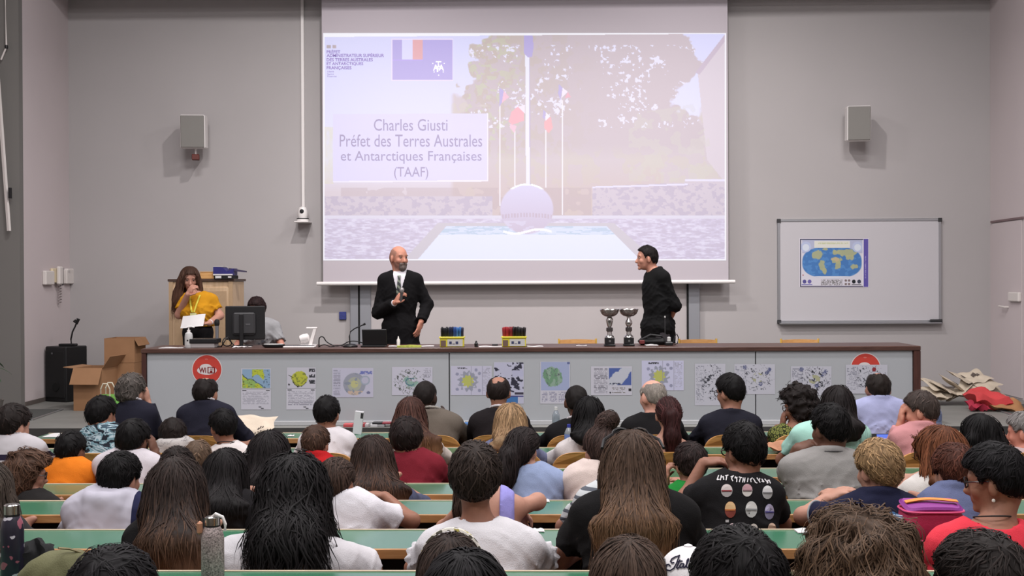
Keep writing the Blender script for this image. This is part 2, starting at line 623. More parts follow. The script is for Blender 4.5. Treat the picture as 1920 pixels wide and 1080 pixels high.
# crank rods by the pillar
a = [P(x, y, 13.24) for x, y in ((9, -40), (12, 88), (2, 112))]
o = MB().tube(a, 0.010, 8).build('blind_crank', M_white_p)
props(o, 'thin white hanging crank rod at the top left edge', 'rod')
q = MB().lathe([(0.016, -0.02), (0.02, 0), (0.016, 0.02)], 10, Matrix.Translation(a[1])).build('crank_joint', M_black, o, True)
o = MB().tube([P(-6, 120, 13.22), P(17, 433, 13.22)], 0.022, 4).build('awning_bar', M_white_p)
props(o, 'white slanting bar in front of the grey pillar at the left edge', 'bar')
o2 = MB().box(-.012, .012, -.02, .02, -.06, .06).build('bar_clip', M_black, o)
o2.location = P(19, 362, 13.19)

# ------------------------------------------------------------------ boards on the front wall
M_board = mat('board_white', (182, 176, 176), rough=0.45, spec=0.4, noise=0.02, nscale=2)
M_rail = mat('rail_grey', (150, 152, 158), rough=0.4, metal=0.3)
xa, xb = P(676, 600, YW).x, P(1290, 600, YW).x
t = empty('sliding_board', ((xa + xb) / 2, YW, 0.85), 'large white sliding board between two grey rails below the projection screen', 'board')
xo = (xa + xb) / 2
MB().box(xa - xo, xb - xo, -0.05, -0.02, -0.6, 2.6, None, 0.004).build('panel', M_board, t)
for px0, px1 in ((658, 697), (1289, 1311)):
    x0, x1 = P(px0, 600, YW).x - xo, P(px1, 600, YW).x - xo
    MB().box(x0, x1, -0.075, 0, -0.85, 2.9, None, 0.008).build('rail', M_rail, t)
    xm = P(675 if px0 < 900 else 1288, 600, YW).x - xo
    MB().box(xm - 0.012, xm + 0.012, -0.079, -0.074, -0.85, 2.9).build('rail_slot', M_blackm, t)
c = P(643, 592, YW)
o = MB().box(-0.045, 0.045, -0.03, 0, -0.05, 0.05, None, 0.006).build('blue_socket', mat('blue_socket', (52, 60, 120), rough=0.5, noise=0.2, nscale=40))
o.location = (c.x, YW, c.z)
props(o, 'small blue socket plate on the wall left of the board rail', 'socket')

# whiteboard with the world map
a, b = P(1460, 414, YW - 0.03), P(1763, 602, YW - 0.03)
cx, cz = (a.x + b.x) / 2, (a.z + b.z) / 2
hw, hh = (b.x - a.x) / 2, (a.z - b.z) / 2
t = empty('whiteboard', (cx, YW, cz), 'wall whiteboard in an aluminium frame carrying the world map', 'whiteboard')
M_wb = mat('whiteboard_face', (190, 188, 192), rough=0.12, spec=0.5)
M_alu = mat('aluminium', (176, 178, 182), rough=0.35, metal=0.8)
MB().box(-hw, hw, -0.025, 0, -hh, hh).build('board_face', M_wb, t)
for q in ((-hw - .02, hw + .02, hh - .012, hh + .02), (-hw - .02, hw + .02, -hh - .02, -hh + .012),):
    MB().box(q[0], q[1], -0.035, 0.0, q[2], q[3], None, 0.004).build('frame_rail', M_alu, t)
for s in (-1, 1):
    MB().box(s * hw - .016, s * hw + .016, -0.035, 0.0, -hh, hh, None, 0.004).build('frame_stile', M_alu, t)
MB().box(-hw, hw, -0.10, -0.034, -hh - .03, -hh - .012, None, 0.004).build('pen_tray', M_alu, t)
for s in (-1, 1):
    for u in (-1, 1):
        MB().box(s * hw - .025, s * hw + .025, -0.042, -0.034, u * hh - .025, u * hh + .025, None, 0.004).build('corner_cap', M_dkgrey, t)
o = MB().box(-0.07, 0.07, -0.02, 0.02, 0, 0.035, None, 0.008).build('board_eraser', M_dkgrey)
pp = P(1754, 592, YW - 0.06)
o.location = (pp.x, YW - 0.068, cz - hh - .0115)
props(o, 'small dark eraser at the right end of the whiteboard tray', 'eraser')


def blob(px, py, cx, cy, rx, ry, seed, k=0.35, f=0.12):
    d = ((px - cx) / rx) ** 2 + ((py - cy) / ry) ** 2
    n = fbm(px * f * 1.7, py * f * 1.7, seed, 3) - 0.5
    return np.clip((1 - d + n * k * 5) * 3, 0, 1)


def world_map(px, py):
    n = len(px)
    c = np.tile(np.array([206, 204, 214.0]), (n, 1))
    c = mixc(c, (150, 160, 195), ((py < 475) & (px > 1504) & (px < 1618)) * 0.6)
    sea = np.clip((1 - (np.abs((px - 1560) / 56.5) ** 2.6 + np.abs((py - 492) / 30.0) ** 2.6)) * 12, 0, 1)
    c = mixc(c, (70, 118, 178), sea)
    c = mixc(c, (96, 150, 205), sea * (fbm(px * .16, py * .2, 4) > 0.56) * 0.45)
    for q in ((1533, 478, 12, 9), (1541, 497, 7, 11), (1546, 508, 4, 6), (1569, 488, 11, 7), (1571, 497, 7, 10), (1585, 474, 22, 8),
              (1594, 483, 8, 6), (1602, 500, 7, 5), (1566, 474, 7, 5), (1547, 467, 6, 3)):
        c = mixc(c, (172, 172, 130), blob(px, py, *q, seed=3) * sea * 0.9)
    c = mixc(c, (196, 172, 140), blob(px, py, 1566, 486, 8, 4, 8) * sea * 0.7)
    c = mixc(c, (214, 214, 222), sea * (py > 518))
    c = mixc(c, (214, 214, 206), (px > 1527) & (px < 1594) & (py > 452) & (py < 465))
    c = mixc(c, (190, 196, 160), (px > 1534) & (px < 1590) & (py > 455) & (py < 458) * (vnoise(px, py) > .4))
    for x in (1511, 1608):
        c = mixc(c, (178, 188, 216), ((px - x) ** 2 + (py - 463) ** 2 < 100))
        c = mixc(c, (206, 214, 226), ((px - x) ** 2 + (py - 464) ** 2 < 40))
    for x, k in ((1508.5, (84, 80, 140)), (1518, (104, 96, 160)), (1601, (30, 34, 40)), (1611, (60, 64, 80))):
        c = mixc(c, k, ((px - x) ** 2 + (py - 528) ** 2 < 13))
    for x in (1586, 1592):
        for y in (526, 532.5):
            c = mixc(c, (120, 105, 105), ((px - x) ** 2 + (py - y) ** 2 < 5))
    c = mixc(c, (80, 72, 160), (np.abs(py - 533.8) < .8) & (px > 1503) & (px < 1523))
    c = mixc(c, (60, 60, 66), (np.abs(py - 533.8) < .8) & (px > 1597) & (px < 1615))
    c = mixc(c, (128, 126, 128), (px > 1539) & (px < 1580) & (py > 524) & (py < 535) & (vnoise(px * 1.1, py * .9, 2) > .45))
    c = mixc(c, (150, 30, 40), ((px - 1505.8) ** 2 + (py - 516) ** 2 < 1.5))
    c = mixc(c, (226, 224, 232), (px > 1617.5) & (px < 1619))
    c = mixc(c, (92, 82, 158), px > 1619)
    c = mixc(c, (150, 142, 196), (np.abs(px - 1623) < 1) & (py > 480) & (py < 522) & (vnoise(px, py * .8) > .4))
    e = np.minimum(np.minimum(px - 1499, 1629 - px), np.minimum(py - 447, 539 - py))
    c = mixc(c, (60, 58, 84), (e < 2.6) & (px < 1619))
    c = mixc(c, (222, 218, 226), e < 1.0)
    return c


M_print = mat('print_paper', attr=True, rough=0.55, spec=0.25)
o = painted('world_map_poster', 1499, 447, 1629, 539, YW - 0.029, world_map, 1.6, M_print)
props(o, 'blue world map poster with a violet right border on the whiteboard', 'poster')

# ------------------------------------------------------------------ projection screen
YSC = YW - 0.25
def FAB(py):                                         # what the room light alone gives on the screen cloth (linear)
    k = np.clip((py - 64) / 424, 0, 1)[:, None]
    return np.array([0.525, 0.455, 0.485]) * (1 - k) + np.array([0.570, 0.495, 0.530]) * k


M_fab = mat('screen_cloth', (188, 181, 188), rough=0.9, spec=0.1)
M_slide = mat('projected_light', (188, 181, 188), rough=0.9, spec=0.1, emit='attr')
a, b = P(598, 0, YSC), P(1364, 531, YSC)
xl, xr = P(606, 530, YSC).x, P(1366, 528, YSC).x
zb = P(986, 530, YSC).z
t = empty('projection_screen', ((xl + xr) / 2, YSC, zb), 'large white projection screen with the projected title slide', 'projection screen')
w = (xr - xl) / 2
MB().box(-w, w, 0.002, 0.006, 0, 5.3 - zb).build('screen_cloth', M_fab, t)
MB().tube([(-w - 0.08, 0.004, 0), (w + 0.08, 0.004, 0.0)], 0.024, 12).build('weight_bar', M_white, t, True)
MB().box(-w - 0.03, w + 0.03, -0.05, 0.15, 5.3 - zb, 5.5 - zb, None, 0.01).build('roller_case', M_rail, t)


def poly_mask(px, py, pts):
    ins = np.zeros(len(px), dtype=bool)
    n = len(pts)
    for i in range(n):
        x1, y1 = pts[i]
        x2, y2 = pts[(i + 1) % n]
        cnd = ((y1 > py) != (y2 > py)) & (px < (x2 - x1) * (py - y1) / (y2 - y1 + 1e-9) + x1)
        ins ^= cnd
    return ins


def slide(px, py):
    n = len(px)
    k = np.clip((py - 64) / 300, 0, 1)[:, None]
    c = np.array([222, 220, 252.0]) * (1 - k) + np.array([232, 230, 254.0]) * k
    # far trees and hedge
    n1 = fbm(px * .03, py * .03, 1)
    hedge = np.clip((py - (205 + 26 * np.sin(px * .012) + 60 * (n1 - .5))) / 5, 0, 1) * np.clip((px - 845) / 8, 0, 1)
    c = mixc(c, (213, 200, 206), hedge)
    c = mixc(c, (214, 204, 196), hedge * (fbm(px * .05, py * .05, 9) > .55) * .6)
    # tree crown
    n2 = fbm(px * .035, py * .04, 5, 4)
    edge = 862 + 70 * np.abs((py - 150) / 90.0) ** 1.3 * (py < 200) + 30 * np.sin(py * .06)
    crown = np.clip((px - edge + (n2 - .5) * 110) / 7, 0, 1) * np.clip((1298 - px + (n2 - .5) * 90 - 22 * np.sin(py * .045)) / 7, 0, 1) * np.clip((300 - py) / 30, 0, 1)
    c = mixc(c, (207, 193, 200), crown)
    c = mixc(c, (204, 190, 182), crown * (fbm(px * .07, py * .07, 12) > .52) * np.clip((1130 - px) / 200, 0, 1) * .8)
    c = mixc(c, (206, 204, 180), crown * (fbm(px * .11, py * .13, 15) > .6) * np.clip((1010 - px) / 80, 0, 1) * .8)
    gaps = (fbm(px * .17, py * .19, 21, 3) > .64) & (fbm(px * .022, py * .03, 3) > .52) & (py > 85) & (py < 240)
    c = mixc(c, (236, 232, 254), crown * gaps * .95)
    # trunks region, warm dim
    c = mixc(c, (214, 194, 192), np.clip((py - 300) / 60, 0, 1) * (px < 1240) * .6)
    c = mixc(c, (196, 178, 184), ((py > 352) & (py < 405) & (px > 640) & (px < 1110)) * .45 * (fbm(px * .04, py * .05, 30) > .45))
    c = mixc(c, (226, 220, 200), ((px < 626) & (py > 238) & (py < 345)) * np.clip(.3 + fbm(px * .2, py * .06, 8), 0, 1) * .7)
    # building at the right
    c = mixc(c, (220, 208, 218), poly_mask(px, py, [(1308, 132), (1358, 68), (1362, 68), (1362, 345), (1326, 300)]))
    c = mixc(c, (206, 190, 206), poly_mask(px, py, [(1304, 136), (1358, 66), (1362, 66), (1362, 74), (1312, 140)]))
    c = mixc(c, (214, 210, 200), poly_mask(px, py, [(1180, 215), (1300, 195), (1330, 260), (1340, 340), (1180, 340)]) * .35 * (fbm(px * .06, py * .06, 40) > .5))
    # stone walls
    sw = ((px > 1112) & (py > 350 - (px - 1112) * .045) & (py < 404)) | ((px < 925) & (py > 368) & (py < 409))
    c = mixc(c, (214, 202, 214), sw)
    c = mixc(c, (196, 184, 204), sw * (fbm(px * .13, py * .17, 33) > .55) * .7)
    c = mixc(c, (232, 226, 250), ((px > 1285) & (np.abs(py - 338) < 2)) | ((px > 1112) & (np.abs(py - (351 - (px - 1112) * .03)) < 1.5) & (px < 1290)))
    # paved ground with ripples
    g = (py > 404)
    c = mixc(c, (216, 206, 228), g)
    rip = fbm(px * .11, py * .42, 50, 3)
    c = mixc(c, (204, 192, 212), g * np.clip((rip - .5) * 8, 0, 1) * .7)
    c = mixc(c, (234, 228, 246), g * np.clip((.45 - rip) * 8, 0, 1) * .7)
    c = mixc(c, (226, 220, 236), (np.abs(py - 407) < 3))
    # pool
    rim = poly_mask(px, py, [(822, 418), (1152, 418), (1232, 489), (756, 489)])
    c = mixc(c, (212, 204, 214), rim)
    pool = poly_mask(px, py, [(838, 424), (1138, 424), (1204, 489), (782, 489)])
    c = mixc(c, (222, 228, 255), pool)
    c = mixc(c, (238, 238, 255), pool * (py > 440) * .7)
    c = mixc(c, (190, 206, 224), pool * (py < 440) * (fbm(px * .06, py * .4, 60) > .55) * .7)
    # sphere
    d = np.sqrt(((px - 989) / 51) ** 2 + ((py - 392) / 48) ** 2)
    sph = np.clip((1 - d) * 20, 0, 1)
    shade = np.clip((py - 345) / 90, 0, 1)[:, None]
    c = c * (1 - sph[:, None]) + (np.array([222, 215, 242.0]) * (1 - shade) + np.array([210, 196, 216.0]) * shade) * sph[:, None]
    c = mixc(c, (196, 176, 190), sph * (np.abs(py - 403 - 4 * ((px - 989) / 50) ** 2) < 4) * (np.sin(px * 1.1) > -.2) * .55)
    c = mixc(c, (222, 214, 236), sph * (py > 414) * (fbm(px * .05, py * .08, 70) > .5) * .8)
    c = mixc(c, (248, 246, 255), (np.abs(py - (434 + 4 * np.sin((px - 945) * .07))) < 2.4) & (px > 945) & (px < 1036))
    c = mixc(c, (250, 248, 255), (d > .93) & (d < 1.0) & (py < 355))
    # flag poles
    for x, y0, y1, wd in ((939, 186, 386, 1.1), (967, 236, 350, 1.1), (1025, 244, 352, 1.1), (1056, 188, 403, 1.2)):
        c = mixc(c, (246, 240, 252), (np.abs(px - x) < wd) & (py > y0) & (py < y1))
    c = mixc(c, (238, 236, 254), (np.abs(px - 989.5 - (py - 66) * .006) < 3.6) & (py > 66) & (py < 346))
    c = mixc(c, (186, 174, 210), (np.abs(px - 993.8 - (py - 66) * .006) < .8) & (py > 110) & (py < 346))
    # flags
    c = mixc(c, (158, 138, 226), poly_mask(px, py, [(984, 67), (1000, 66), (1002, 88), (999, 106), (992, 108), (984, 100)]))
    c = mixc(c, (172, 146, 226), poly_mask(px, py, [(938, 164), (946, 170), (950, 178), (938, 200)]))
    c = mixc(c, (240, 196, 214), poly_mask(px, py, [(946, 170), (956, 182), (946, 190), (942, 194)]))
    c = mixc(c, (242, 178, 192), poly_mask(px, py, [(960, 210), (974, 198), (984, 212), (984, 226), (962, 234), (955, 228)]))
    c = mixc(c, (240, 230, 248), poly_mask(px, py, [(972, 200), (986, 196), (986, 214), (977, 204)]))
    c = mixc(c, (238, 200, 216), poly_mask(px, py, [(957, 232), (970, 236), (966, 250), (958, 240)]))
    c = mixc(c, (164, 142, 224), poly_mask(px, py, [(1020, 205), (1025, 210), (1023, 224), (1019, 220)]))
    c = mixc(c, (242, 236, 252), poly_mask(px, py, [(1025, 210), (1033, 218), (1023, 230)]))
    c = mixc(c, (240, 172, 188), poly_mask(px, py, [(1022, 228), (1034, 218), (1038, 240), (1030, 250), (1022, 240)]))
    c = mixc(c, (170, 150, 226), poly_mask(px, py, [(1049, 158), (1056, 164), (1052, 188), (1048, 176)]))
    c = mixc(c, (242, 232, 250), poly_mask(px, py, [(1056, 164), (1066, 172), (1054, 184)]))
    c = mixc(c, (236, 180, 196), poly_mask(px, py, [(1066, 172), (1072, 182), (1060, 184)]))
    # title box
    inb = (px > 625) & (px < 917) & (py > 214 - (px - 625) * .006) & (py < 342 - (px - 625) * .006)
    c = mixc(c, (226, 219, 252), inb * .97)
    eb = inb & ((px > 914.5) | (py > 339.5 - (px - 625) * .006))
    c = mixc(c, (242, 236, 255), eb)
    # flag of the territory and the logo squares
    fb = (px > 736.5) & (px < 849.5) & (py > 74.5) & (py < 150)
    c = mixc(c, (240, 228, 252), (px > 735) & (px < 851) & (py > 73) & (py < 152) & ~fb)
    c = mixc(c, (166, 140, 232), fb)
    c = mixc(c, (226, 222, 254), fb & (px > 754.5) & (px < 774.5) & (py < 112))
    c = mixc(c, (232, 148, 128), fb & (px >= 774.5) & (px < 793.5) & (py < 112))
    c = mixc(c, (198, 178, 242), fb & (np.abs(py - 112.5) < .8) & (px < 794))
    c = mixc(c, (134, 116, 182), (px > 613) & (px < 620.5) & (py > 84.5) & (py < 91))
    c = mixc(c, (196, 130, 170), (px > 624) & (px < 631) & (py > 84.5) & (py < 91))
    e = np.minimum(np.minimum(px - 606.5, 1361 - px), np.minimum(py - (67.5 - (px - 607) * .0085), 488 - py))
    c = mixc(c, (250, 248, 255), e < 2.0)
    return c


o = painted('projected_slide', 606, 62, 1361.5, 488.5, YSC - 0.001, slide, 1.0, M_slide, t, True, FAB)
o.location -= t.location
M_txt = mat('slide_text', (170, 162, 184), rough=0.9, spec=0.1, emit=(0.01, 0.012, 0.06))
M_txt2 = mat('slide_text_dark', (150, 132, 186), rough=0.9, spec=0.1, emit=(0.03, 0.02, 0.08))
M_txw = mat('slide_text_white', (238, 230, 232), rough=0.9, spec=0.1, emit=(0.3, 0.35, 0.45))
YT = YSC - 0.003
for s, q, m, bd in (('Charles Giusti', (701, 223, 839, 245), M_txt, 0), ('Préfet des Terres Australes', (637, 252, 904, 275), M_txt, 0),
                    ('et Antarctiques Françaises', (639, 283, 903, 307), M_txt, 0), ('(TAAF)', (739, 313, 803, 337), M_txt, 0),
                    ('PRÉFET', (612.5, 93, 638, 100), M_txt2, .02), ('ADMINISTRATEUR SUPÉRIEUR', (612.5, 99.5, 720, 107), M_txt2, .02),
                    ('DES TERRES AUSTRALES', (612.5, 109, 699, 115), M_txt2, .02), ('ET ANTARCTIQUES', (612.5, 116.5, 681, 123), M_txt2, .02),
                    ('FRANÇAISES', (612.5, 124, 659, 131.5), M_txt2, .02), ('Liberté', (614, 132.5, 626, 135.5), M_txt2, 0),
                    ('Égalité', (614, 137, 626, 141), M_txt2, 0), ('Fraternité', (614, 141.5, 631, 144.5), M_txt2, 0),
                    ('T', (817, 114.5, 827.5, 126), M_txw, .03), ('A', (812, 121, 822, 132.5), M_txw, .03), ('A', (822.5, 121, 832.5, 132.5), M_txw, .03),
                    ('F', (819, 124, 826, 135), M_txw, .03)):
    x = text_on('lettering', s, *q, YT, m, t, bd)
    x.location -= t.location
for x, y in ((811.5, 119), (833, 119), (814, 135), (831, 135), (822.5, 141)):
    q = flat('star', [(x + 1.6 * math.cos(a * math.pi / 5 - math.pi / 2) * (1 if a % 2 == 0 else .5), y + 1.6 * math.sin(a * math.pi / 5 - math.pi / 2) * (1 if a % 2 == 0 else .5)) for a in range(10)], YT, M_txw, t)
    q.location -= t.location
# ------------------------------------------------------------------ the long stage desk and what hangs on it
YD = 11.5
DT = P(1000, 651.5, YD).z                            # desk top
M_dtop = wood('desk_top_wood', (66, 44, 38), (88, 62, 54), (1.2, 16, 16), 0.38)
M_dside = wood('desk_side_wood', (58, 34, 30), (84, 52, 44), (14, 14, 1.2), 0.45)
M_dfront = mat('desk_front_laminate', (164, 168, 172), rough=0.5, spec=0.35, noise=0.02, nscale=1.5)
xa, xb = P(264, 700, YD).x, P(1727, 700, YD).x
xm = (xa + xb) / 2
desk = empty('stage_desk', (xm, YD + .33, 0), 'long stage desk with dark wood top and pale front panels hung with maps', 'desk')
MB().box(xa - xm, xb - xm, -.33, .36, DT - .045, DT, None, .006).build('desktop', M_dtop, desk)
for k, (p0, p1) in enumerate(((265, 273), (1714, 1727))):
    MB().box(P(p0, 700, YD).x - xm, P(p1, 700, YD).x - xm, -.325, .34, 0, DT - .0455, None, .004).build('end_panel', M_dside, desk)
seams = [273, 842, 1418, 1714]
for p0, p1 in zip(seams[:-1], seams[1:]):
    MB().box(P(p0, 700, YD).x - xm + .005, P(p1, 700, YD).x - xm - .005, -.30, -.28, .045, DT - .046, None, .002).build('front_panel', M_dfront, desk)
MB().box(P(273, 700, YD).x - xm, P(1714, 700, YD).x - xm, -.285, -.265, .02, DT - .05).build('backing_panel', M_blackm, desk)
MB().box(P(273, 700, YD).x - xm, P(1714, 700, YD).x - xm, -.315, -.281, 0, .045, None, .004).build('plinth', mat('plinth_light', (176, 178, 180), rough=.4), desk)
YP = YD + .028                                       # face of the front panels


def lines(px, py, x0, x1, y0, y1, pitch, sd, dens=.5):
    ln = (np.mod(py - y0, pitch) < pitch * .5) & (px > x0) & (px < x1) & (py > y0) & (py < y1)
    return ln * (vnoise(px * .55, np.floor((py - y0) / pitch) * 3.1, sd) > 1 - dens)


def sheet(kind, x0, y0, x1, y1, sd):
    def fn(px, py):
        n = len(px)
        u, v = (px - x0) / (x1 - x0), (py - y0) / (y1 - y0)
        c = np.tile(np.array([184, 184, 194.0]), (n, 1))
        if kind == 'coast':
            m = (u > .04) & (u < .97) & (v > .04) & (v < .97)
            c = mixc(c, (132, 160, 186), m)
            land = m & ((v > .25 + u * 1.05 + .35 * (fbm(u * 6, v * 5, sd) - .5)) | ((u > .36) & (u < .74 + .15 * (fbm(u * 9, v * 9, 3) - .5)) & (v < .5 + .2 * np.sin(u * 9))))
            c = mixc(c, (172, 182, 62), land)
            c = mixc(c, (140, 172, 96), land & (fbm(u * 7, v * 6, sd + 2) > .56))
            c = mixc(c, (66, 84, 92), m & (np.abs(v - .25 - u * .95 - .3 * (fbm(u * 6, v * 5, sd) - .5)) < .035))
            c = mixc(c, (84, 104, 120), m & (u > .74) & (fbm(u * 22, v * 22, 8) > .66))
            c = mixc(c, (96, 100, 60), land & (fbm(u * 22, v * 22, 9) > .68))
        elif kind == 'green':
            d = ((u - .44) / .27) ** 2 + ((v - .55) / .40) ** 2
            land = d < 1 + .8 * (fbm(u * 8, v * 8, sd) - .5)
            c = mixc(c, (172, 176, 66), land)
            c = mixc(c, (120, 128, 60), land & (fbm(u * 14, v * 12, sd + 4) > .58))
            c = mixc(c, (50, 48, 40), land & (d > .72) & (v > .7) | ((np.abs(v - .40 - (u - .1) * .8) < .02) & (u > .06) & (u < .24)))
            for k in range(3):
                b = (u > .76) & (u < .98) & (v > .05 + .28 * k) & (v < .22 + .28 * k)
                c = mixc(c, (52, 54, 60), b & (vnoise(px * .8, py * .8, k) > .25))
            c = mixc(c, (70, 70, 74), ((u - .07) ** 2 + ((v - .82) * .7) ** 2 < .0012))
        elif kind == 'text':
            c = mixc(c, (192, 192, 202), np.ones(n) * .8)
            for q, w in ((.04, .14), (.84, .12)):
                c = mixc(c, (50, 50, 56), (u > q) & (u < q + w) & (v > .03) & (v < .09))
            c = mixc(c, (138, 138, 150), lines(px, py, x0 + 3, x1 - 4, y0 + 5, y0 + (y1 - y0) * .78, 2.2, sd, .62))
            if sd % 2:
                c = mixc(c, (60, 60, 66), ((u > .58) & (u < .68) & (v > .86) & (v < .90)) | ((u > .66) & (u < .76) & (v > .92) & (v < .96)))
            else:
                d = np.sqrt((px - x0 - (x1 - x0) * .81) ** 2 + (py - y0 - (y1 - y0) * .9) ** 2)
                c = mixc(c, (40, 40, 46), (d < 2.6) & (d > 1.2))
        elif kind == 'globe':
            c = mixc(c, (176, 176, 198), np.ones(n) * .6)
            c = mixc(c, (136, 136, 150), lines(px, py, x0 + 2, x0 + (x1 - x0) * .20, y0 + 4, y1 - 4, 3.1, sd, .75))
            d = np.sqrt(((px - x0) - (x1 - x0) * .54) ** 2 + ((py - y0) - (y1 - y0) * .55) ** 2)
            c = mixc(c, (142, 146, 158), d < 21)
            c = mixc(c, (158, 162, 148), (d < 13))
            c = mixc(c, (176, 176, 128), (d < 7))
            c = mixc(c, (184, 166, 150), (d < 21) & (v > .78))
            c = mixc(c, (128, 136, 150), (d < 21) & (fbm(px * .16, py * .16, sd) > .6))
            d2 = np.sqrt(((px - x0) - (x1 - x0) * .80) ** 2 + ((py - y0) - (y1 - y0) * .42) ** 2)
            c = mixc(c, (148, 158, 172), (d2 < 9))
            c = mixc(c, (172, 172, 190), (d2 < 6.5))
            c = mixc(c, (104, 112, 168), (u > .66) & (u < .97) & (v > .10) & (v < .22) & (vnoise(px * .6, py * .5, 4) > .35))
            c = mixc(c, (110, 112, 140), ((u - .88) ** 2 + (v - .84) ** 2 < .0022))
        elif kind == 'tangle':
            c = mixc(c, (184, 184, 198), np.ones(n) * .8)
            r = np.sqrt(((u - .46) / .42) ** 2 + ((v - .52) / .46) ** 2)
            n1 = fbm(px * .16, py * .16, sd, 3)
            c = mixc(c, (96, 104, 92), (r < 1) & (np.abs(n1 - .5) < .022))
            c = mixc(c, (54, 60, 56), (r < .95) & (fbm(px * .28, py * .28, sd + 6) > .69))
            c = mixc(c, (132, 160, 150), (r < .45) & (n1 > .55))
            c = mixc(c, (84, 120, 128), (np.abs(r - .28) < .05) & (u < .55) & (v > .4))
            c = mixc(c, (140, 140, 152), lines(px, py, x0 + (x1 - x0) * .78, x1 - 3, y0 + 3, y0 + (y1 - y0) * .4, 2.4, sd, .6))
        elif kind in ('flower', 'flower_blue'):
            c = mixc(c, (180, 180, 200) if kind == 'flower' else (184, 186, 212), np.ones(n) * .8)
            d = np.sqrt(((px - x0) - (x1 - x0) * .42) ** 2 + ((py - y0) - (y1 - y0) * .52) ** 2)
            an = np.arctan2(py - y0 - (y1 - y0) * .52, px - x0 - (x1 - x0) * .42)
            c = mixc(c, (140, 144, 158), (d < 18 + 2.2 * np.sin(an * 12)) & (fbm(px * .2, py * .2, sd) > .36))
            c = mixc(c, (172, 176, 96), (d < 10.5 + 1.5 * np.sin(an * 9)))
            c = mixc(c, (60, 60, 66), (v > .05) & (v < .11) & (u > .16) & (u < .40) & (vnoise(px * .6, py * .6, 3) > .38))
            for a, b in ((.16, .28), (.70, .26), (.16, .80), (.70, .84), (.62, .14)):
                c = mixc(c, (138, 140, 162), (((px - x0) - (x1 - x0) * a) ** 2 + ((py - y0) - (y1 - y0) * b) ** 2 < 9))
            c = mixc(c, (150, 150, 164), lines(px, py, x0 + (x1 - x0) * .78, x1 - 3, y0 + 4, y1 - 6, 2.6, sd, .6))
            c = mixc(c, (140, 140, 156), (np.abs(u - .5) < .008) | (np.abs(u - .77) < .006))
        elif kind == 'ink':
            c = mixc(c, (172, 174, 196), np.ones(n) * .8)
            c = mixc(c, (48, 48, 62), (fbm(px * .13, py * .15, sd, 3) > .60) & (v < .8))
            c = mixc(c, (170, 172, 196), (u > .62) & (v > .20) & (v < .34))
            c = mixc(c, (70, 70, 120), (v > .80) & (v < .84))
            c = mixc(c, (60, 106, 160), (u > .22) & (u < .80) & (v > .84) & (v < 1.0))
            c = mixc(c, (60, 56, 70), (u > .7) & (v > .72) & (v < .78))
        elif kind == 'island':
            m = (v < .68) & (u > .03) & (u < .97)
            c = mixc(c, (150, 160, 190), m)
            d = ((u - .44) * .8 + (v - .36) * .42) ** 2 / .085 + ((v - .36) * .8 - (u - .44) * .28) ** 2 / .042
            land = m & (d < 1 + 1.2 * (fbm(u * 9, v * 9, sd) - .5))
            c = mixc(c, (132, 156, 140), land)
            c = mixc(c, (104, 140, 112), land & (fbm(u * 13, v * 9, sd + 2) > .52))
            c = mixc(c, (90, 96, 100), land & (fbm(u * 30, v * 24, sd + 3) > .68))
            c = mixc(c, (128, 128, 150), lines(px, py, x0 + 3, x1 - 4, y0 + (y1 - y0) * .72, y1 - 4, 2.2, sd, .6) & (np.mod(u * 3.2, 1) < .8))
            c = mixc(c, (90, 100, 140), (u > .9) & (v < .06))
        elif kind == 'blue_island':
            m = (u > .44) & (u < .98) & (v > .05) & (v < .66)
            c = mixc(c, (74, 92, 150), m)
            d = ((u - .70) * .8 + (v - .38) * .22) ** 2 / .034 + ((v - .36) * .85 - (u - .70) * -.6) ** 2 / .055
            c = mixc(c, (178, 182, 192), m & (d < 1 + 1.1 * (fbm(u * 12, v * 9, sd) - .5)))
            c = mixc(c, (60, 66, 84), m & (v > .58) & (u < .75) & (fbm(u * 30, v * 30, 5) > .55))
            c = mixc(c, (112, 112, 122), lines(px, py, x0 + 6, x0 + (x1 - x0) * .40, y0 + 4, y1 - 3, 2.5, sd, .7))
            c = mixc(c, (110, 106, 100), lines(px, py, x0 + (x1 - x0) * .52, x0 + (x1 - x0) * .84, y0 + (y1 - y0) * .74, y1 - 3, 2.8, sd + 1, .55))
            c = mixc(c, (40, 40, 46), ((px - x0 - (x1 - x0) * .47) ** 2 + (py - y0 - (y1 - y0) * .91) ** 2 < 2.5) | ((u > .92) & (u < .98) & (v > .76) & (v < .86)))
        else:                                   # fine line plans
            c = mixc(c, (178, 180, 190), np.ones(n) * .7)
            n1 = fbm(px * .15, py * .17, sd, 3)
            r = np.sqrt(((u - .58) / .40) ** 2 + ((v - .45) / .46) ** 2)
            c = mixc(c, (86, 88, 98), (r < 1) & (np.abs(n1 - .5) < .020))
            c = mixc(c, (52, 54, 62), (r < .9) & (fbm(px * .22, py * .24, sd + 5) > .685))
            c = mixc(c, (126, 128, 140), lines(px, py, x0 + 2, x0 + (x1 - x0) * .30, y0 + 4, y1 - 6, 2.6, sd, .5))
            if kind == 'plan_round':
                for a, b in ((.26, .10), (.80, .28), (.86, .18), (.64, .66)):
                    dd = np.sqrt((px - x0 - (x1 - x0) * a) ** 2 + (py - y0 - (y1 - y0) * b) ** 2)
                    c = mixc(c, (84, 90, 124), (dd < 4) & (vnoise(px, py, 7) > .3))
                c = mixc(c, (158, 160, 130), (r < .35) & (n1 > .5))
            if kind == 'plan_red':
                dd = np.sqrt((px - x0 - (x1 - x0) * .68) ** 2 + (py - y0 - (y1 - y0) * .16) ** 2)
                c = mixc(c, (130, 44, 52), dd < 4)
        e = np.minimum(np.minimum(px - x0, x1 - px), np.minimum(py - y0, y1 - py))
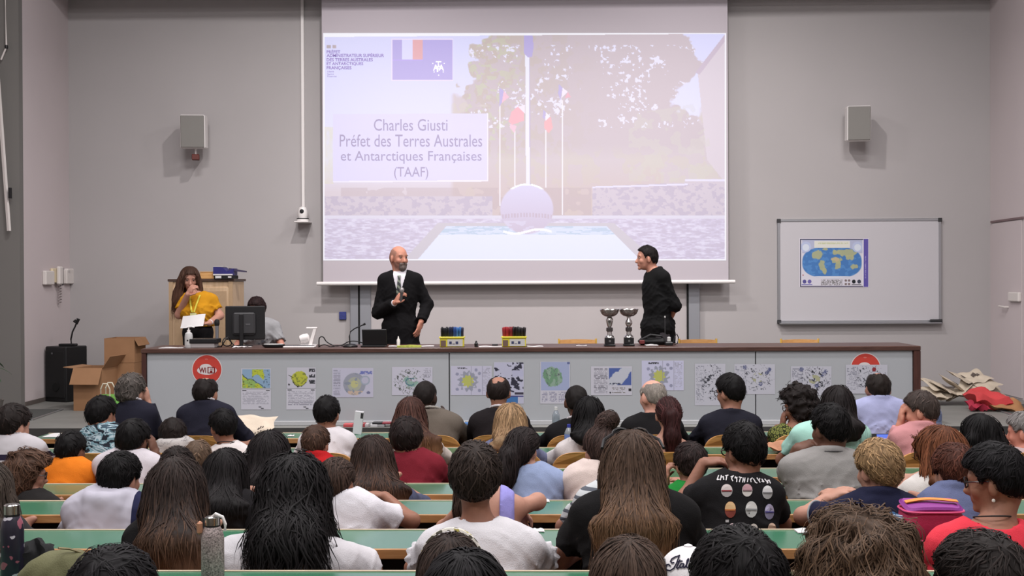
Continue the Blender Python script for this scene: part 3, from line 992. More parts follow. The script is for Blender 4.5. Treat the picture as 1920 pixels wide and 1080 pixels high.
        c = mixc(c, (188, 188, 198), e < .8)
        return c
    return fn


# red wireless stickers on the desk front
M_red = mat('sticker_red', (186, 62, 52), rough=.45, noise=.03)
M_dred = mat('sticker_dark_red', (120, 34, 36), rough=.45)
M_lgt = mat('sticker_white', (206, 200, 200), rough=.45)


def disc(name, cx, cy, rx, ry, Y, m, par, n=40):
    q = flat(name, [(cx + rx * math.cos(a), cy + ry * math.sin(a)) for a in np.linspace(0, 2 * math.pi, n, endpoint=False)], Y, m, par)
    if par is not None:
        q.location -= par.location
    return q


def sticker(cx, cy, label):
    o = P(cx, cy, YP)
    t = empty('wireless_sticker', o, label, 'sticker')
    disc('rim', cx, cy, 28.6, 28.6, YP - .0006, M_lgt, t)
    disc('disc', cx, cy, 27, 27, YP - .0012, M_red, t)
    disc('cloud', cx, cy + 1.5, 18.5, 8.2, YP - .0018, M_lgt, t)
    disc('cloud_top', cx - 2, cy - 3.5, 11.5, 7.2, YP - .0022, M_lgt, t)
    q = flat('badge', [(cx + 1, cy - 5), (cx + 14, cy - 5), (cx + 15.5, cy - 3), (cx + 15.5, cy + 5), (cx + 14, cy + 7), (cx + 1, cy + 7)], YP - .0030, M_dred, t)
    q.location -= t.location
    for s, b, m in (('Wi', (cx - 15, cy - 4, cx - 1.5, cy + 6), M_dred), ('Fi', (cx + 3, cy - 3.5, cx + 13, cy + 5.5), M_lgt)):
        q = text_on('lettering', s, *b, YP - .0036, m, t, .03)
        q.location -= t.location
        q['kind'] = 'stuff'
    for k, r in enumerate((3.6, 2.2)):
        pts = [(cx - 1 + r * math.cos(a), cy - 18 - r * .7 * math.sin(a)) for a in np.linspace(.5, 2.64, 7)]
        pts += [(cx - 1 + (r - .9) * math.cos(a), cy - 18 - (r - .9) * .7 * math.sin(a)) for a in np.linspace(2.64, .5, 7)]
        q = flat('wave', pts, YP - .002, mat('sticker_pink', (206, 130, 120), rough=.5), t)
        q.location -= t.location
    return t


sticker(388, 693, 'round red wireless sticker at the left end of the stage desk')
sticker(1623, 690, 'red wireless sticker at the right end of the desk, half covered by a plan')
M_paper = mat('paper_white', (206, 204, 204), rough=.7, noise=.02)
for k, (kind, b, lb) in enumerate((
        ('coast', (452, 691, 508, 729), 'small yellow-green and blue coast map, leftmost on the desk front'),
        ('text', (452, 730, 508, 768), 'text sheet below the yellow-green and blue coast map'),
        ('green', (538, 689, 592, 728), 'small map of a round olive island with three dark photos'),
        ('text', (537, 729, 592, 768), 'text sheet below the round olive island map'),
        ('globe', (623, 690, 700, 745), 'lavender sheet with a grey globe and a column of text'),
        ('tangle', (735, 688, 811, 741), 'pale sheet with a green-grey tangle of lines left of the panel seam'),
        ('flower', (845, 686, 922, 741), 'pale sheet with a yellow-centred flower diagram right of the panel seam'),
        ('ink', (926, 679, 982, 757), 'tall sheet with dark ink shapes and a blue block'),
        ('island', (1013, 678, 1069, 757), 'tall sheet with a green island map over a table'),
        ('blue_island', (1108, 687, 1185, 741), 'sheet with a white island on a dark blue sea'),
        ('flower_blue', (1203, 676, 1282, 732), 'bluish sheet with a yellow-centred flower diagram behind the white-haired man'),
        ('plan', (1303, 682, 1360, 760), 'tall fine-line plan left of the man with black hair and glasses'),
        ('plan_round', (1377, 683, 1453, 739), 'fine-line plan across the right panel seam'),
        ('plan_round', (1483, 687, 1559, 741), 'plan with small round insets above the curly-haired woman'),
        ('plan_red', (1586, 684, 1664, 738), 'plan with one dark red dot that covers the right sticker'))):
    o = painted('map_sheet', *b, YP - (.0045 if kind == 'plan_red' else .001), sheet(kind, *b, k + 2), 1.15, M_print)
    props(o, lb, 'map sheet' if kind != 'text' else 'sheet', 'sheets taped to the stage desk')

# ------------------------------------------------------------------ things on the stage desk
ZT = DT + .0005


def on_desk(px, Y):
    return Vector((P(px, 650, Y).x, Y, ZT))


M_yel = mat('yellow_plastic', (206, 196, 60), rough=.45)
M_label = mat('label_paper', (186, 186, 184), rough=.6)
M_label_d = mat('label_ink', (52, 58, 92), rough=.6)


def pen_box(px, label, cols, seed):
    t = empty('pen_box', on_desk(px, 11.68), label, 'pen box', 'yellow boxes of pens')
    g = random.Random(seed)
    w = .118
    MB().box(-w, w, -.07, .07, 0, .085, None, .006).build('tub', M_yel, t)
    MB().box(-w - .008, w + .008, -.078, .078, .085, .102, None, .004).build('rim', M_yel, t)
    MB().box(-w + .075, w - .01, -.0725, -.0705, .008, .078).build('label', M_label, t)
    MB().box(-w + .008, -w + .06, -.0725, -.0705, .008, .066).build('side_label', mat('label_brown', (104, 84, 74), rough=.6), t)
    q = MB()
    for k in range(3):
        q.box(-.025 + k * .032, .0 + k * .032, -.0735, -.0726, .028, .034 + .022 * ((k + 1) % 2))
    q = q.build('label_print', M_label_d, t)
    q['kind'] = 'stuff'
    for j in range(3):
        for k in range(11):
            x = -w + .018 + k * (2 * w - .036) / 10 + g.uniform(-.003, .003)
            c = cols[int(k / 11 * len(cols))]
            M = Matrix.Translation((x, -.045 + .045 * j, .02)) @ Matrix.Rotation(R(g.uniform(-3, 3)), 4, 'Y')
            h = .172 + g.uniform(-.006, .006)
            p = MB().lathe([(.0095, 0), (.0095, h - .045), (.0102, h - .044), (.0102, h - .004), (.008, h)], 8, M).build('pen', mat('pen_%d_%d_%d' % c, c, rough=.4), t, True)
    return t


pen_box(848, 'yellow box of black and blue pens on the stage desk', [(24, 24, 28), (30, 32, 38), (28, 34, 60), (40, 70, 130), (60, 110, 170), (40, 40, 60)], 3)
pen_box(964, 'yellow box of red and black pens on the stage desk', [(150, 40, 46), (120, 32, 40), (30, 26, 28), (26, 26, 28), (34, 30, 32)], 5)

M_silver = mat('silver_metal', (196, 194, 192), rough=.22, metal=1.0)
M_mesh = mat('pierced_metal', (150, 142, 138), rough=.35, metal=.9, noise=.5, nscale=90)


def trophy(px, Y, label, v):
    t = empty('trophy', on_desk(px, Y), label, 'trophy', 'silver cup trophies')
    MB().box(-.055, .055, -.055, .055, 0, .02, None, .004).box(-.048, .048, -.048, .048, .02, .085, None, .005).build('plinth', M_black, t)
    MB().lathe([(.011, 0), (.011, .002)], 16, Matrix.Translation((0, -.049, .052)) @ Matrix.Rotation(R(90), 4, 'X')).build('medallion', mat('medal_grey', (150, 150, 150), rough=.3, metal=.8), t)
    MB().lathe([(.046, .085), (.042, .10), (.026, .112), (.022, .14), (.030, .148)], 24).build('foot', M_silver, t, True)
    MB().lathe([(.030, .148), (.033, .15), (.033, .182), (.028, .186)], 24).build('collar', mat('collar_grey', (96, 92, 92), rough=.3, metal=.9), t, True)
    if v == 0:
        prof = [(.016, .186), (.024, .205), (.034, .245), (.036, .262), (.026, .285), (.018, .292)]
    else:
        prof = [(.016, .186), (.022, .197), (.036, .222), (.034, .245), (.018, .268), (.020, .292)]
    MB().lathe(prof, 24).build('stem', M_silver, t, True)
    bowl = [(.012, .29), (.05, .298), (.078, .318), (.092, .345), (.094, .358), (.090, .358), (.086, .345), (.072, .322), (.046, .305), (.005, .30)]
    MB().lathe(bowl, 28, cap=False).build('bowl', M_mesh, t, True)
    MB().lathe([(.094, .356), (.098, .362), (.094, .368), (.089, .362), (.094, .356)], 28, cap=False).build('bowl_rim', M_silver, t, True)


trophy(1143, 11.68, 'silver cup trophy with an inverted cone stem, left of the pair', 0)
trophy(1179, 11.72, 'silver cup trophy with a round knob stem, right of the pair', 1)

# sanitiser bottle
t = empty('sanitizer_bottle', on_desk(354, 11.66), 'white pump bottle of hand sanitizer at the left end of the stage desk', 'bottle')
MB().lathe([(.036, 0), (.039, .008), (.039, .12), (.034, .145), (.016, .158)], 24).build('bottle_body', mat('clear_white', (186, 186, 186), rough=.25), t, True)
MB().lathe([(.0395, .03), (.0395, .11)], 24, cap=False).build('label', M_label, t, True)
MB().lathe([(.008, -.0008), (.008, .0008)], 14, Matrix.Translation((0, -.0402, .075)) @ Matrix.Rotation(R(90), 4, 'X')).build('label_mark', M_black, t)
MB().lathe([(.017, .158), (.017, .178), (.006, .18), (.006, .205)], 16).build('pump_collar', M_white, t, True)
MB().tube([(-.014, 0, .208), (.0, 0, .211), (.03, 0, .212), (.058, 0, .204)], [.010, .010, .008, .005], 10).build('pump_head', M_white, t, True)
# wireless microphone on its stand
t = empty('handheld_microphone', on_desk(407, 11.78), 'black-headed silver microphone standing left of the monitor', 'microphone')
MB().lathe([(.045, 0), (.045, .008), (.012, .014)], 20).build('stand_base', M_black, t, True)
MB().lathe([(.013, .014), (.016, .1), (.018, .2), (.02, .215)], 16).build('handle', mat('mic_silver', (150, 152, 158), rough=.35, metal=.7), t, True)
MB().lathe([(.02, .215), (.026, .23), (.026, .262), (.016, .278), (.002, .282)], 16).build('windscreen', M_blackm, t, True)
# black tray over a pale box
t = empty('charging_tray', on_desk(384, 11.70), 'low pale box with a black lid in front of the woman', 'box')
MB().box(-.12, .115, -.07, .09, 0, .045, None, .004).build('pale_box', mat('pale_grey', (158, 154, 154), rough=.5), t)
MB().box(-.135, .14, -.08, .10, .0455, .09, None, .006).build('black_lid', M_black, t)
# desktop monitor seen from behind
t = empty('computer_monitor', on_desk(460, 11.90), 'black desktop monitor seen from behind on the stage desk', 'monitor')
M = Matrix.Rotation(R(6), 4, 'Z')
a, b = P(424, 574, 11.9), P(497, 637, 11.9)
w2 = (b.x - a.x) / 2
MB().box(-w2, w2, -.012, .022, a.z - (a.z - b.z) - DT, a.z - DT, M, .008).build('screen_panel', M_black, t)
MB().box(-w2 * .62, w2 * .55, -.045, -.012, b.z - DT + .05, a.z - DT - .06, M, .02).build('rear_housing', M_dkgrey, t)
MB().box(-.05, -.01, -.07, -.046, 0, a.z - DT - .08, M, .006).build('stand_column', M_black, t)
MB().lathe([(.11, 0), (.11, .008), (.03, .016)], 28, M @ Matrix.Translation((-.03, -.01, 0))).build('stand_foot', M_black, t, True)
MB().box(.012, .056, -.047, -.0455, .22, .232, M).build('badge', mat('badge_grey', (90, 90, 92), rough=.4), t)
# coil of cables by the monitor
M_cable = mat('cable_black', (20, 20, 21), rough=.6)


def cable(name, label, pts, r=.006, m=None):
    P_ = []
    n = len(pts)
    for i in range(n - 1):
        p0, p1, p2, p3 = (Vector(pts[max(0, min(n - 1, k))]) for k in (i - 1, i, i + 1, i + 2))
        for s in range(6):
            u = s / 6
            P_.append(.5 * ((2 * p1) + (p2 - p0) * u + (2 * p0 - 5 * p1 + 4 * p2 - p3) * u * u + (3 * p1 - p0 - 3 * p2 + p3) * u ** 3))
    P_.append(Vector(pts[-1]))
    o = P_[0].copy()
    q = MB().tube([p - o for p in P_], r, 6).build(name, m or M_cable, None, True, o)
    return props(q, label, 'cable')


def dk(px, Y, h=.006):
    v = on_desk(px, Y)
    v.z += h
    return v


cable('monitor_cable', 'loop of black cable left of the monitor foot', [dk(415, 11.75), dk(420, 11.72, .05), dk(428, 11.75, .10), dk(434, 11.8, .03), dk(425, 11.83), dk(417, 11.80, .04), dk(424, 11.84, .09), dk(440, 11.86)])
cable('microphone_cable', 'black cable crossing the desk between the lamp and the gooseneck microphone', [dk(598, 11.72), dk(599, 11.70, .09), dk(606, 11.71, .10), dk(613, 11.72, .05), dk(628, 11.70, .012), dk(642, 11.72, .02), dk(655, 11.80, .05), dk(672, 11.86, .045), dk(690, 11.90)])
cable('loose_cable', 'thin black cable lying in front of the loop', [dk(597, 11.62), dk(608, 11.60, .03), dk(620, 11.63, .008), dk(634, 11.6, .02), dk(648, 11.66)], .005)
# round dark turntable / puck
t = empty('black_tray', on_desk(513, 11.66), 'flat round black tray beside the white keyboard', 'tray')
MB().lathe([(.085, 0), (.11, .012), (.115, .03), (.108, .031), (.10, .016)], 30, sx=1.0, sy=.6).build('dish', M_black, t, True)
MB().lathe([(.096, .029), (.1, .033), (.096, .036)], 30, sx=1.0, sy=.6).build('pale_edge', M_label, t, True)
# papers crumpled by the monitor
for k, (px, w_) in enumerate(((446, .05), (464, .045))):
    v, f = [], []
    for i in range(6):
        for j in range(5):
            v.append(((i / 5 - .5) * 2 * w_, (j / 4 - .5) * .06, .004 + .016 * vnoise(np.array(i * .9 + k * 7), np.array(j * 1.1), 3)))
    for i in range(5):
        for j in range(4):
            f.append((i * 5 + j, i * 5 + 5 + j, i * 5 + 6 + j, i * 5 + 1 + j))
    v += [(x, y, .0) for x, y, z in v]
    f += [tuple(q + 30 for q in g[::-1]) for g in f]
    o = MB().add(v, f).build('crumpled_paper', M_paper, None, True, on_desk(px, 11.62))
    props(o, ('crumpled white paper below the left half of the monitor', 'crumpled white paper below the right half of the monitor')[k], 'paper')
# white keyboard
t = empty('keyboard', on_desk(562, 11.66), 'white keyboard lying in front of the document camera', 'keyboard')
MB().box(-.155, .155, -.06, .06, 0, .014, None, .004).build('keyboard_body', M_white, t)
kb = MB()
for j in range(4):
    for i in range(14):
        kb.box(-.143 + i * .0205, -.126 + i * .0205, -.05 + j * .026, -.029 + j * .026, .0145, .021)
kb = kb.build('keys', mat('key_grey', (120, 120, 124), rough=.5), t)
kb['kind'] = 'stuff'
# document camera
t = empty('document_camera', on_desk(580, 11.78), 'white document camera with a bent arm left of the cables', 'document camera')
MB().box(-.10, .06, -.09, .09, 0, .02, None, .006).build('base', M_white, t)
MB().prism([(-.005, .02), (.03, .02), (.075, .18), (.045, .18)], -.02, .02).build('arm', M_white, t)
MB().box(-.03, .08, -.02, .02, .181, .196, None, .004).build('top_bar', M_white, t)
MB().lathe([(.02, -.05), (.04, -.04), (.046, 0), (.04, .04), (.02, .05)], 16, Matrix.Translation((-.045, -.02, .085)) @ Matrix.Rotation(R(75), 4, 'Y')).build('camera_head', M_white, t, True)
# gooseneck microphone
t = empty('gooseneck_microphone', on_desk(657, 11.66), 'black gooseneck desk microphone left of the laptop', 'microphone')
MB().lathe([(.07, 0), (.074, .012), (.05, .03), (.015, .036)], 28, sx=1.0, sy=.75).build('base', M_black, t, True)
gp_ = [P(x, y, 11.66) - on_desk(657, 11.66) for x, y in ((656, 646), (655, 630), (657, 622), (665, 616), (681, 609))]
MB().tube(gp_, .006, 8).build('neck', M_black, t, True)
MB().tube([gp_[-1], gp_[-1] + Vector((.022, 0, .010))], [.010, .012], 10).build('capsule', M_blackm, t, True)
# laptop
t = empty('laptop', on_desk(705, 11.74), 'open black laptop seen from behind, beside the speaker in the suit', 'laptop')
MB().box(-.14, .10, -.10, .12, 0, .018, None, .004).build('laptop_base', M_black, t)
MB().box(-.125, .12, -.006, .006, .0, .165, Matrix.Translation((0, -.07, .019)) @ Matrix.Rotation(R(14), 4, 'X'), .004).build('laptop_lid', M_black, t)
# papers and small things
MOB = []


def paper(px0, px1, Y, name, label, m=M_paper, dep=.10, z=.0, h=.004, rz=4, cat='paper'):
    a, b = on_desk(px0, Y), on_desk(px1, Y)
    c_ = (a + b) / 2
    w = (b.x - a.x) / 2
    v, f = [], []
    for i in range(7):
        for j in range(4):
            v.append(((i / 6 - .5) * 2 * w, (j / 3 - .5) * 2 * dep, z + h + .003 * math.sin(i * 1.3 + px0)))
    for i in range(6):
        for j in range(3):
            f.append((i * 4 + j, i * 4 + 4 + j, i * 4 + 5 + j, i * 4 + 1 + j))
    n = len(v)
    v += [(x, y, z) for x, y, q in v]
    f += [tuple(q + n for q in g[::-1]) for g in f]
    for i in range(6):
        f += [(i * 4, i * 4 + 4, i * 4 + 4 + n, i * 4 + n), (i * 4 + 3, i * 4 + 3 + n, i * 4 + 7 + n, i * 4 + 7)]
    for j in range(3):
        f += [(j, j + n, j + 1 + n, j + 1), (24 + j, 25 + j, 25 + j + n, 24 + j + n)]
    o = MB().add(v, f).build(name, m, None, False, c_)
    o.rotation_euler.z = R(rz)
    return props(o, label, cat)


paper(301, 345, 11.66, 'paper_sheet', 'white paper at the left end of the stage desk, left of the pump bottle', dep=.08)
paper(729, 762, 11.8, 'paper_sheet', 'white paper behind the yellow packet, right of the laptop', dep=.07)
paper(768, 814, 11.78, 'paper_sheet', 'white paper between the yellow packet and the box of blue pens', dep=.07)
paper(898, 941, 11.66, 'paper_sheet', 'white paper between the two boxes of pens', dep=.06)
paper(988, 1018, 11.66, 'paper_sheet', 'white paper right of the box of red pens', dep=.06)
paper(1080, 1100, 11.76, 'paper_slip', 'small white slip in front of the chair left of the trophies', dep=.03)
paper(1210, 1233, 11.76, 'paper_sheet', 'white paper in front of the man in black', dep=.05, h=.01)
paper(745, 790, 11.63, 'yellow_packet', 'flat yellow and green packet at the front of the desk below the speaker', mat('yellow_green', (176, 186, 84), rough=.5, noise=.35, nscale=30), dep=.05, h=.018, cat='packet')
o = MB().lathe([(.018, 0), (.02, .03), (.012, .04), (.008, .058), (.003, .06)], 14).build('small_bottle', M_black, None, True, on_desk(893, 11.66))
props(o, 'tiny black bottle right of the blue pens', 'bottle')
t = empty('glue_bottle', on_desk(747, 11.72), 'slim white bottle standing at the speaker\'s legs', 'bottle')
MB().lathe([(.016, 0), (.018, .06), (.015, .075)], 14).build('bottle_body', M_white, t, True)
MB().lathe([(.010, .075), (.004, .105)], 12).build('nozzle', M_white, t, True)
o = MB().box(-.03, .03, -.015, .015, 0, .014, None, .004).build('marker_cap', M_black, None, False, on_desk(928, 11.70) + Vector((0, 0, .009)))
props(o, 'small black clip lying on the paper between the pen boxes', 'clip')
# black bag with strap and small device at the man in black
t = empty('black_bag', on_desk(1228, 11.90), 'low black bag with a strap on the desk in front of the man in black', 'bag')
v, q = None, None
MB().box(-.17, .11, -.07, .07, 0, .07, None, .03).build('bag_body', M_blackm, t)
MB().tube([(-.15, -.04, .05), (-.05, -.06, .105), (.06, -.04, .09), (.10, 0, .04)], .011, 8).build('strap', M_black, t, True)
MB().box(-.165, -.11, -.078, -.06, .01, .05, None, .006).build('red_tag', mat('tag_red', (110, 44, 44), rough=.6), t)
t = empty('desk_telephone', on_desk(1256, 11.78), 'small black device with an upright handset and coiled lead, right of the bag', 'telephone')
MB().box(-.05, .03, -.05, .05, 0, .035, None, .008).build('device_base', M_black, t)
MB().box(-.026, .008, -.02, .012, .036, .085, None, .006).build('pale_display', M_label, t)
MB().tube([(.035, 0, .02), (.05, 0, .09), (.07, 0, .115), (.085, 0, .08), (.075, 0, .02), (.045, 0, .008)], .0055, 8).build('lead', M_cable, t, True)
t = empty('thin_microphone', on_desk(1247, 11.95), 'thin black stand with a pale tip in front of the man in black', 'microphone')
MB().lathe([(.035, 0), (.035, .008), (.006, .012)], 16).build('base', M_black, t, True)
MB().tube([(0, 0, .01), (0, 0, .27)], .0045, 8).build('rod', M_dkgrey, t, True)
MB().lathe([(.006, .27), (.009, .275), (.006, .29)], 10).build('tip', M_label, t, True)

# ------------------------------------------------------------------ chairs behind the stage desk
M_cw = wood('chair_wood', (190, 140, 84), (210, 164, 108), (1.5, 18, 18), .4)
M_cf = mat('chair_frame_yellow', (206, 168, 80), rough=.4)


def make_chair():
    t = empty('wooden_chair', (0, 0, 0), '', 'chair', 'wooden chairs behind the stage desk')
    v, f = [], []
    for k in range(9):
        x = -.19 + .38 * k / 8
        for z in (.70, .845):
            for y in (.0, .014):
                v.append((x, y + .20 - .5 * x * x * 1.4, z + (.008 * (1 - (x / .19) ** 2) if z > .8 else 0)))
    for k in range(8):
        a = k * 4
        f += [(a, a + 4, a + 6, a + 2), (a + 1, a + 3, a + 7, a + 5), (a + 2, a + 6, a + 7, a + 3), (a, a + 1, a + 5, a + 4)]
    f += [(0, 2, 3, 1), (32, 33, 35, 34)]
    MB().add(v, f).build('backrest', M_cw, t)
    MB().box(-.2, .2, -.2, .19, .44, .458, None, .006).build('seat', M_cw, t)
    for s in (-1, 1):
        MB().tube([(.19 * s, .20, 0), (.195 * s, .19, .44), (.2 * s, .195, .86)], .012, 8).build('rear_leg', M_cf, t, True)
        MB().tube([(.19 * s, -.19, 0), (.19 * s, -.18, .438)], .012, 8).build('front_leg', M_cf, t, True)
        MB().tube([(.19 * s, -.18, .42), (.192 * s, .19, .42)], .010, 8).build('side_rail', M_cf, t, True)
    return t


CH = [make_chair()]
for k, (px, lb) in enumerate(((1084, 'wooden chair behind the desk, left of the trophies'), (1313, 'wooden chair behind the desk, right of the man in black'),
                              (1507, 'wooden chair behind the desk below the whiteboard'))):
    if k:
        n_ = CH[0].copy()
        COL.objects.link(n_)
        for ch in CH[0].children:
            c_ = ch.copy()
            COL.objects.link(c_)
            c_.parent = n_
        CH.append(n_)
    zt = P(px, 636, 12.75).z
    CH[k].location = (P(px, 640, 12.55).x, 12.55, 0)
    CH[k].scale = (1, 1, zt / .853)
    CH[k]['label'] = lb

# ------------------------------------------------------------------ cupboard, loudspeaker, cartons
M_cab = wood('cupboard_wood', (186, 158, 126), (202, 176, 146), (12, 12, 1.0), .5)
M_cabl = mat('cupboard_trim', (172, 146, 116), rough=.5, noise=.05)
Yc = 13.75
a, b = P(316, 524, Yc), P(436, 524, Yc)
cw, ch_ = (b.x - a.x) / 2, a.z
t = empty('cupboard', ((a.x + b.x) / 2, Yc + .26, 0), 'pale wooden cupboard with a dark top behind the woman in mustard', 'cupboard')
MB().box(-cw, cw, -.24, .28, 0, ch_ - .025, None, .004).build('carcass', M_cab, t)
MB().box(-cw - .01, cw + .02, -.265, .30, ch_ - .024, ch_ + .004, None, .004).build('top_board', wood('cupboard_top', (60, 44, 38), (80, 60, 50)), t)
for s in (-1, 1):
    d_ = MB().box(min(s * .008, s * (cw - .05)), max(s * .008, s * (cw - .05)), -.262, -.242, .08, ch_ - .10, None, .003).build('door', M_cab, t)
    MB().box(min(s * .03, s * (cw - .07)), max(s * .03, s * (cw - .07)), -.268, -.2625, .12, ch_ - .14, None, .002).build('door_panel', M_cabl, d_)
    MB().lathe([(.012, 0), (.014, .02), (.006, .026)], 12, Matrix.Translation((s * .03, -.262, ch_ * .5)) @ Matrix.Rotation(R(90), 4, 'X')).build('knob', M_chrome, d_, True)
    MB().box(s * cw - .05 if s > 0 else -cw, s * cw if s > 0 else -cw + .05, -.255, -.241, 0, ch_ - .026).build('corner_post', M_cabl, t)
zt = ch_ + .005
cab_o = t.location.copy()


def on_cab(px):
    return Vector((P(px, 520, Yc).x, Yc + .08, zt))


t = empty('wooden_box', on_cab(388), 'small pale wooden box on the cupboard, left of the file boxes', 'box')
MB().box(-.085, .085, -.08, .08, 0, .075, None, .004).build('box_body', M_cw, t)
MB().box(-.088, .088, -.083, .083, .076, .086, None, .003).build('box_lid', M_cw, t)
t = empty('file_box', on_cab(421), 'dark file box with white paper edges under the blue folder on the cupboard', 'file box')
MB().box(-.115, .115, -.11, .11, 0, .04, None, .004).build('box_body', M_blackm, t)
MB().box(-.10, -.03, -.114, -.1105, .006, .034).build('paper_edge', M_paper, t)
MB().box(.05, .09, -.114, -.1105, .01, .028).build('paper_edge', M_paper, t)
M_blue = mat('blue_folder', (44, 42, 108), rough=.5, noise=.1)
t = empty('folder', on_cab(420) + Vector((0, 0, .041)), 'dark blue open folder tray lying on the file box', 'folder')
MB().prism([(-.12, 0), (.115, -.0), (.115, .08), (.04, .045), (-.01, .095), (-.12, .10)], -.11, .09).build('tray', M_blue, t)
MB().box(-.12, .11, -.114, -.1105, .0, .016).build('paper_edge', M_paper, t)
MB().box(-.12, .0, -.111, .09, .1005, .106).build('paper_top', M_paper, t)
MB().prism([(.05, .055), (.24, .035), (.24, .05), (.05, .085)], -.06, .05).build('flap', mat('flap_grey', (60, 54, 80), rough=.6), t)

# loudspeaker / lectern in the left corner
t = empty('floor_loudspeaker', (P(118, 700, 14.0).x, 14.05, 0), 'black floor loudspeaker cabinet in the left corner', 'loudspeaker')
hz_ = P(118, 649, 14.0).z
M = Matrix.Rotation(R(-24), 4, 'Z')
MB().box(-.14, .20, -.17, .17, 0, hz_, M, .012).build('cabinet', M_black, t)
MB().box(-.125, .185, -.182, -.1705, .05, hz_ - .05, M, .006).build('grille', M_blackm, t)
MB().lathe([(.05, 0), (.05, .008)], 20, M @ Matrix.Translation((.05, -.183, .18)) @ Matrix.Rotation(R(90), 4, 'X')).build('port', mat('port_black', (6, 6, 6), rough=.9), t)
MB().box(-.02, .0, -.188, -.183, hz_ - .09, hz_ - .07, M).build('badge', mat('badge_grey', (90, 90, 92), rough=.4), t)
t2 = empty('gooseneck_microphone', (P(134, 648, 14.0).x, 14.0, hz_ + .0005), 'black gooseneck microphone on the floor loudspeaker', 'microphone')
MB().box(-.14, .06, -.05, .05, 0, .03, None, .008).build('base', M_black, t2)
gp_ = [P(x, y, 14.0) - t2.location for x, y in ((134, 646), (133, 636), (136, 622), (141, 612), (144, 604))]
MB().tube(gp_, .010, 8).build('neck', M_black, t2, True)
MB().tube([gp_[-1] + Vector((-.03, 0, .02)), gp_[-1] + Vector((.0, 0, -.01)), gp_[-1] + Vector((.02, 0, .04))], .022, 8).build('capsule', M_blackm, t2, True)

M_card = mat('cardboard', (150, 112, 80), rough=.8, noise=.06, nscale=6)
M_card2 = mat('cardboard_inside', (116, 84, 60), rough=.85, noise=.06, nscale=6)
M_tape = mat('parcel_tape', (136, 98, 66), rough=.4)


def carton(loc, w, d, h, rz, label, flaps=()):
    t = empty('cardboard_box', loc, label, 'box', rz=R(rz))
    th = .006
    op = bool(flaps)
    MB().box(-w, w, -d, -d + th, 0, h).build('front_wall', M_card, t)
    MB().box(-w, w, d - th, d, 0, h).build('rear_wall', M_card, t)
    MB().box(-w, -w + th, -d + th, d - th, 0, h).build('side_wall', M_card, t)
    MB().box(w - th, w, -d + th, d - th, 0, h).build('side_wall', M_card, t)
    MB().box(-w + th, w - th, -d + th, d - th, 0, th).build('bottom', M_card2, t)
    for side, ang, L in flaps:
        if side == 'f':
            M = Matrix.Translation((0, -d, h)) @ Matrix.Rotation(R(ang), 4, 'X')
            MB().box(-w, w, -L, 0, -th, 0, M).build('flap', M_card, t)
        elif side == 'b':
            M = Matrix.Translation((0, d, h)) @ Matrix.Rotation(R(-ang), 4, 'X')
            MB().box(-w, w, 0, L, -th, 0, M).build('flap', M_card, t)
        elif side == 'r':
            M = Matrix.Translation((w, 0, h)) @ Matrix.Rotation(R(ang), 4, 'Y')
            MB().box(0, L, -d, d, -th, 0, M).build('flap', M_card, t)
        else:
            M = Matrix.Translation((-w, 0, h)) @ Matrix.Rotation(R(-ang), 4, 'Y')
            MB().box(-L, 0, -d, d, -th, 0, M).build('flap', M_card, t)
    if not op:
        MB().box(-w + th, w - th, -d + th, d - th, h - th, h).build('lid', M_card, t)
        MB().box(-.03, .03, -d - .001, d, h, h + .0015).build('tape', M_tape, t)
    return t


Yb = 13.45
x0, x1 = P(207, 700, Yb).x, P(263, 700, Yb).x
w_ = (x1 - x0) / 2
zb_ = P(230, 681, Yb - .2).z
carton(((x0 + x1) / 2, Yb, 0), w_, .2, zb_, 0, 'closed cardboard box standing beneath the open upper box')
zu = P(230, 635, Yb - .2).z
carton(((x0 + x1) / 2, Yb, zb_ + .003), w_ * 1.0, .19, zu - zb_, 0, 'cardboard box with its rear flap standing up, on top of another box', (('b', 82, .1), ('r', 60, .1)))
x0, x1 = P(150, 720, 13.0).x, P(206, 720, 13.0).x
carton(((x0 + x1) / 2 - .02, 13.12, 0), (x1 - x0) / 2, .22, P(180, 690, 12.9).z, -6, 'open cardboard box on the floor with its front flap hanging down', (('f', 62, .20), ('r', -55, .16), ('l', -5, .12)))

# flat dark sheets with metal edges, standing in for dark stage floor recesses
for s, pts, lb in ((-1, ((44, 767), (118, 767), (60, 787), (22, 787)), 'dark flat sheet standing in for a stage floor recess at the left'), (1, ((1842, 760), (1935, 757), (1940, 782), (1902, 779)), 'dark flat sheet standing in for a stage floor recess at the right')):
    v = [PZ(x, y, .008) for x, y in pts]
    o = sum(v, Vector()) / 4
    t = empty('floor_recess_sheet', (o.x, o.y, 0), lb, 'floor sheet')
    vv = [tuple(p - Vector((o.x, o.y, 0))) for p in v]
    MB().add(vv + [(x, y, 0) for x, y, z in vv], [(0, 1, 2, 3), (4, 7, 6, 5), (0, 4, 5, 1), (1, 5, 6, 2), (2, 6, 7, 3), (3, 7, 4, 0)]).build('recess_sheet_body', mat('recess_dark', (70, 72, 70), rough=.8, noise=.15, nscale=60), t)
    MB().tube([vv[3 if s > 0 else 1], vv[0 if s > 0 else 2]], .008, 6).build('metal_edge', M_alu, t)

# heaps of cloth bags at the right
M_jute = mat('tote_cotton', (188, 176, 158), rough=.9, noise=.10, nscale=9, bump=.3, bscale=200)
M_tprint = mat('tote_print', (84, 74, 70), rough=.9)


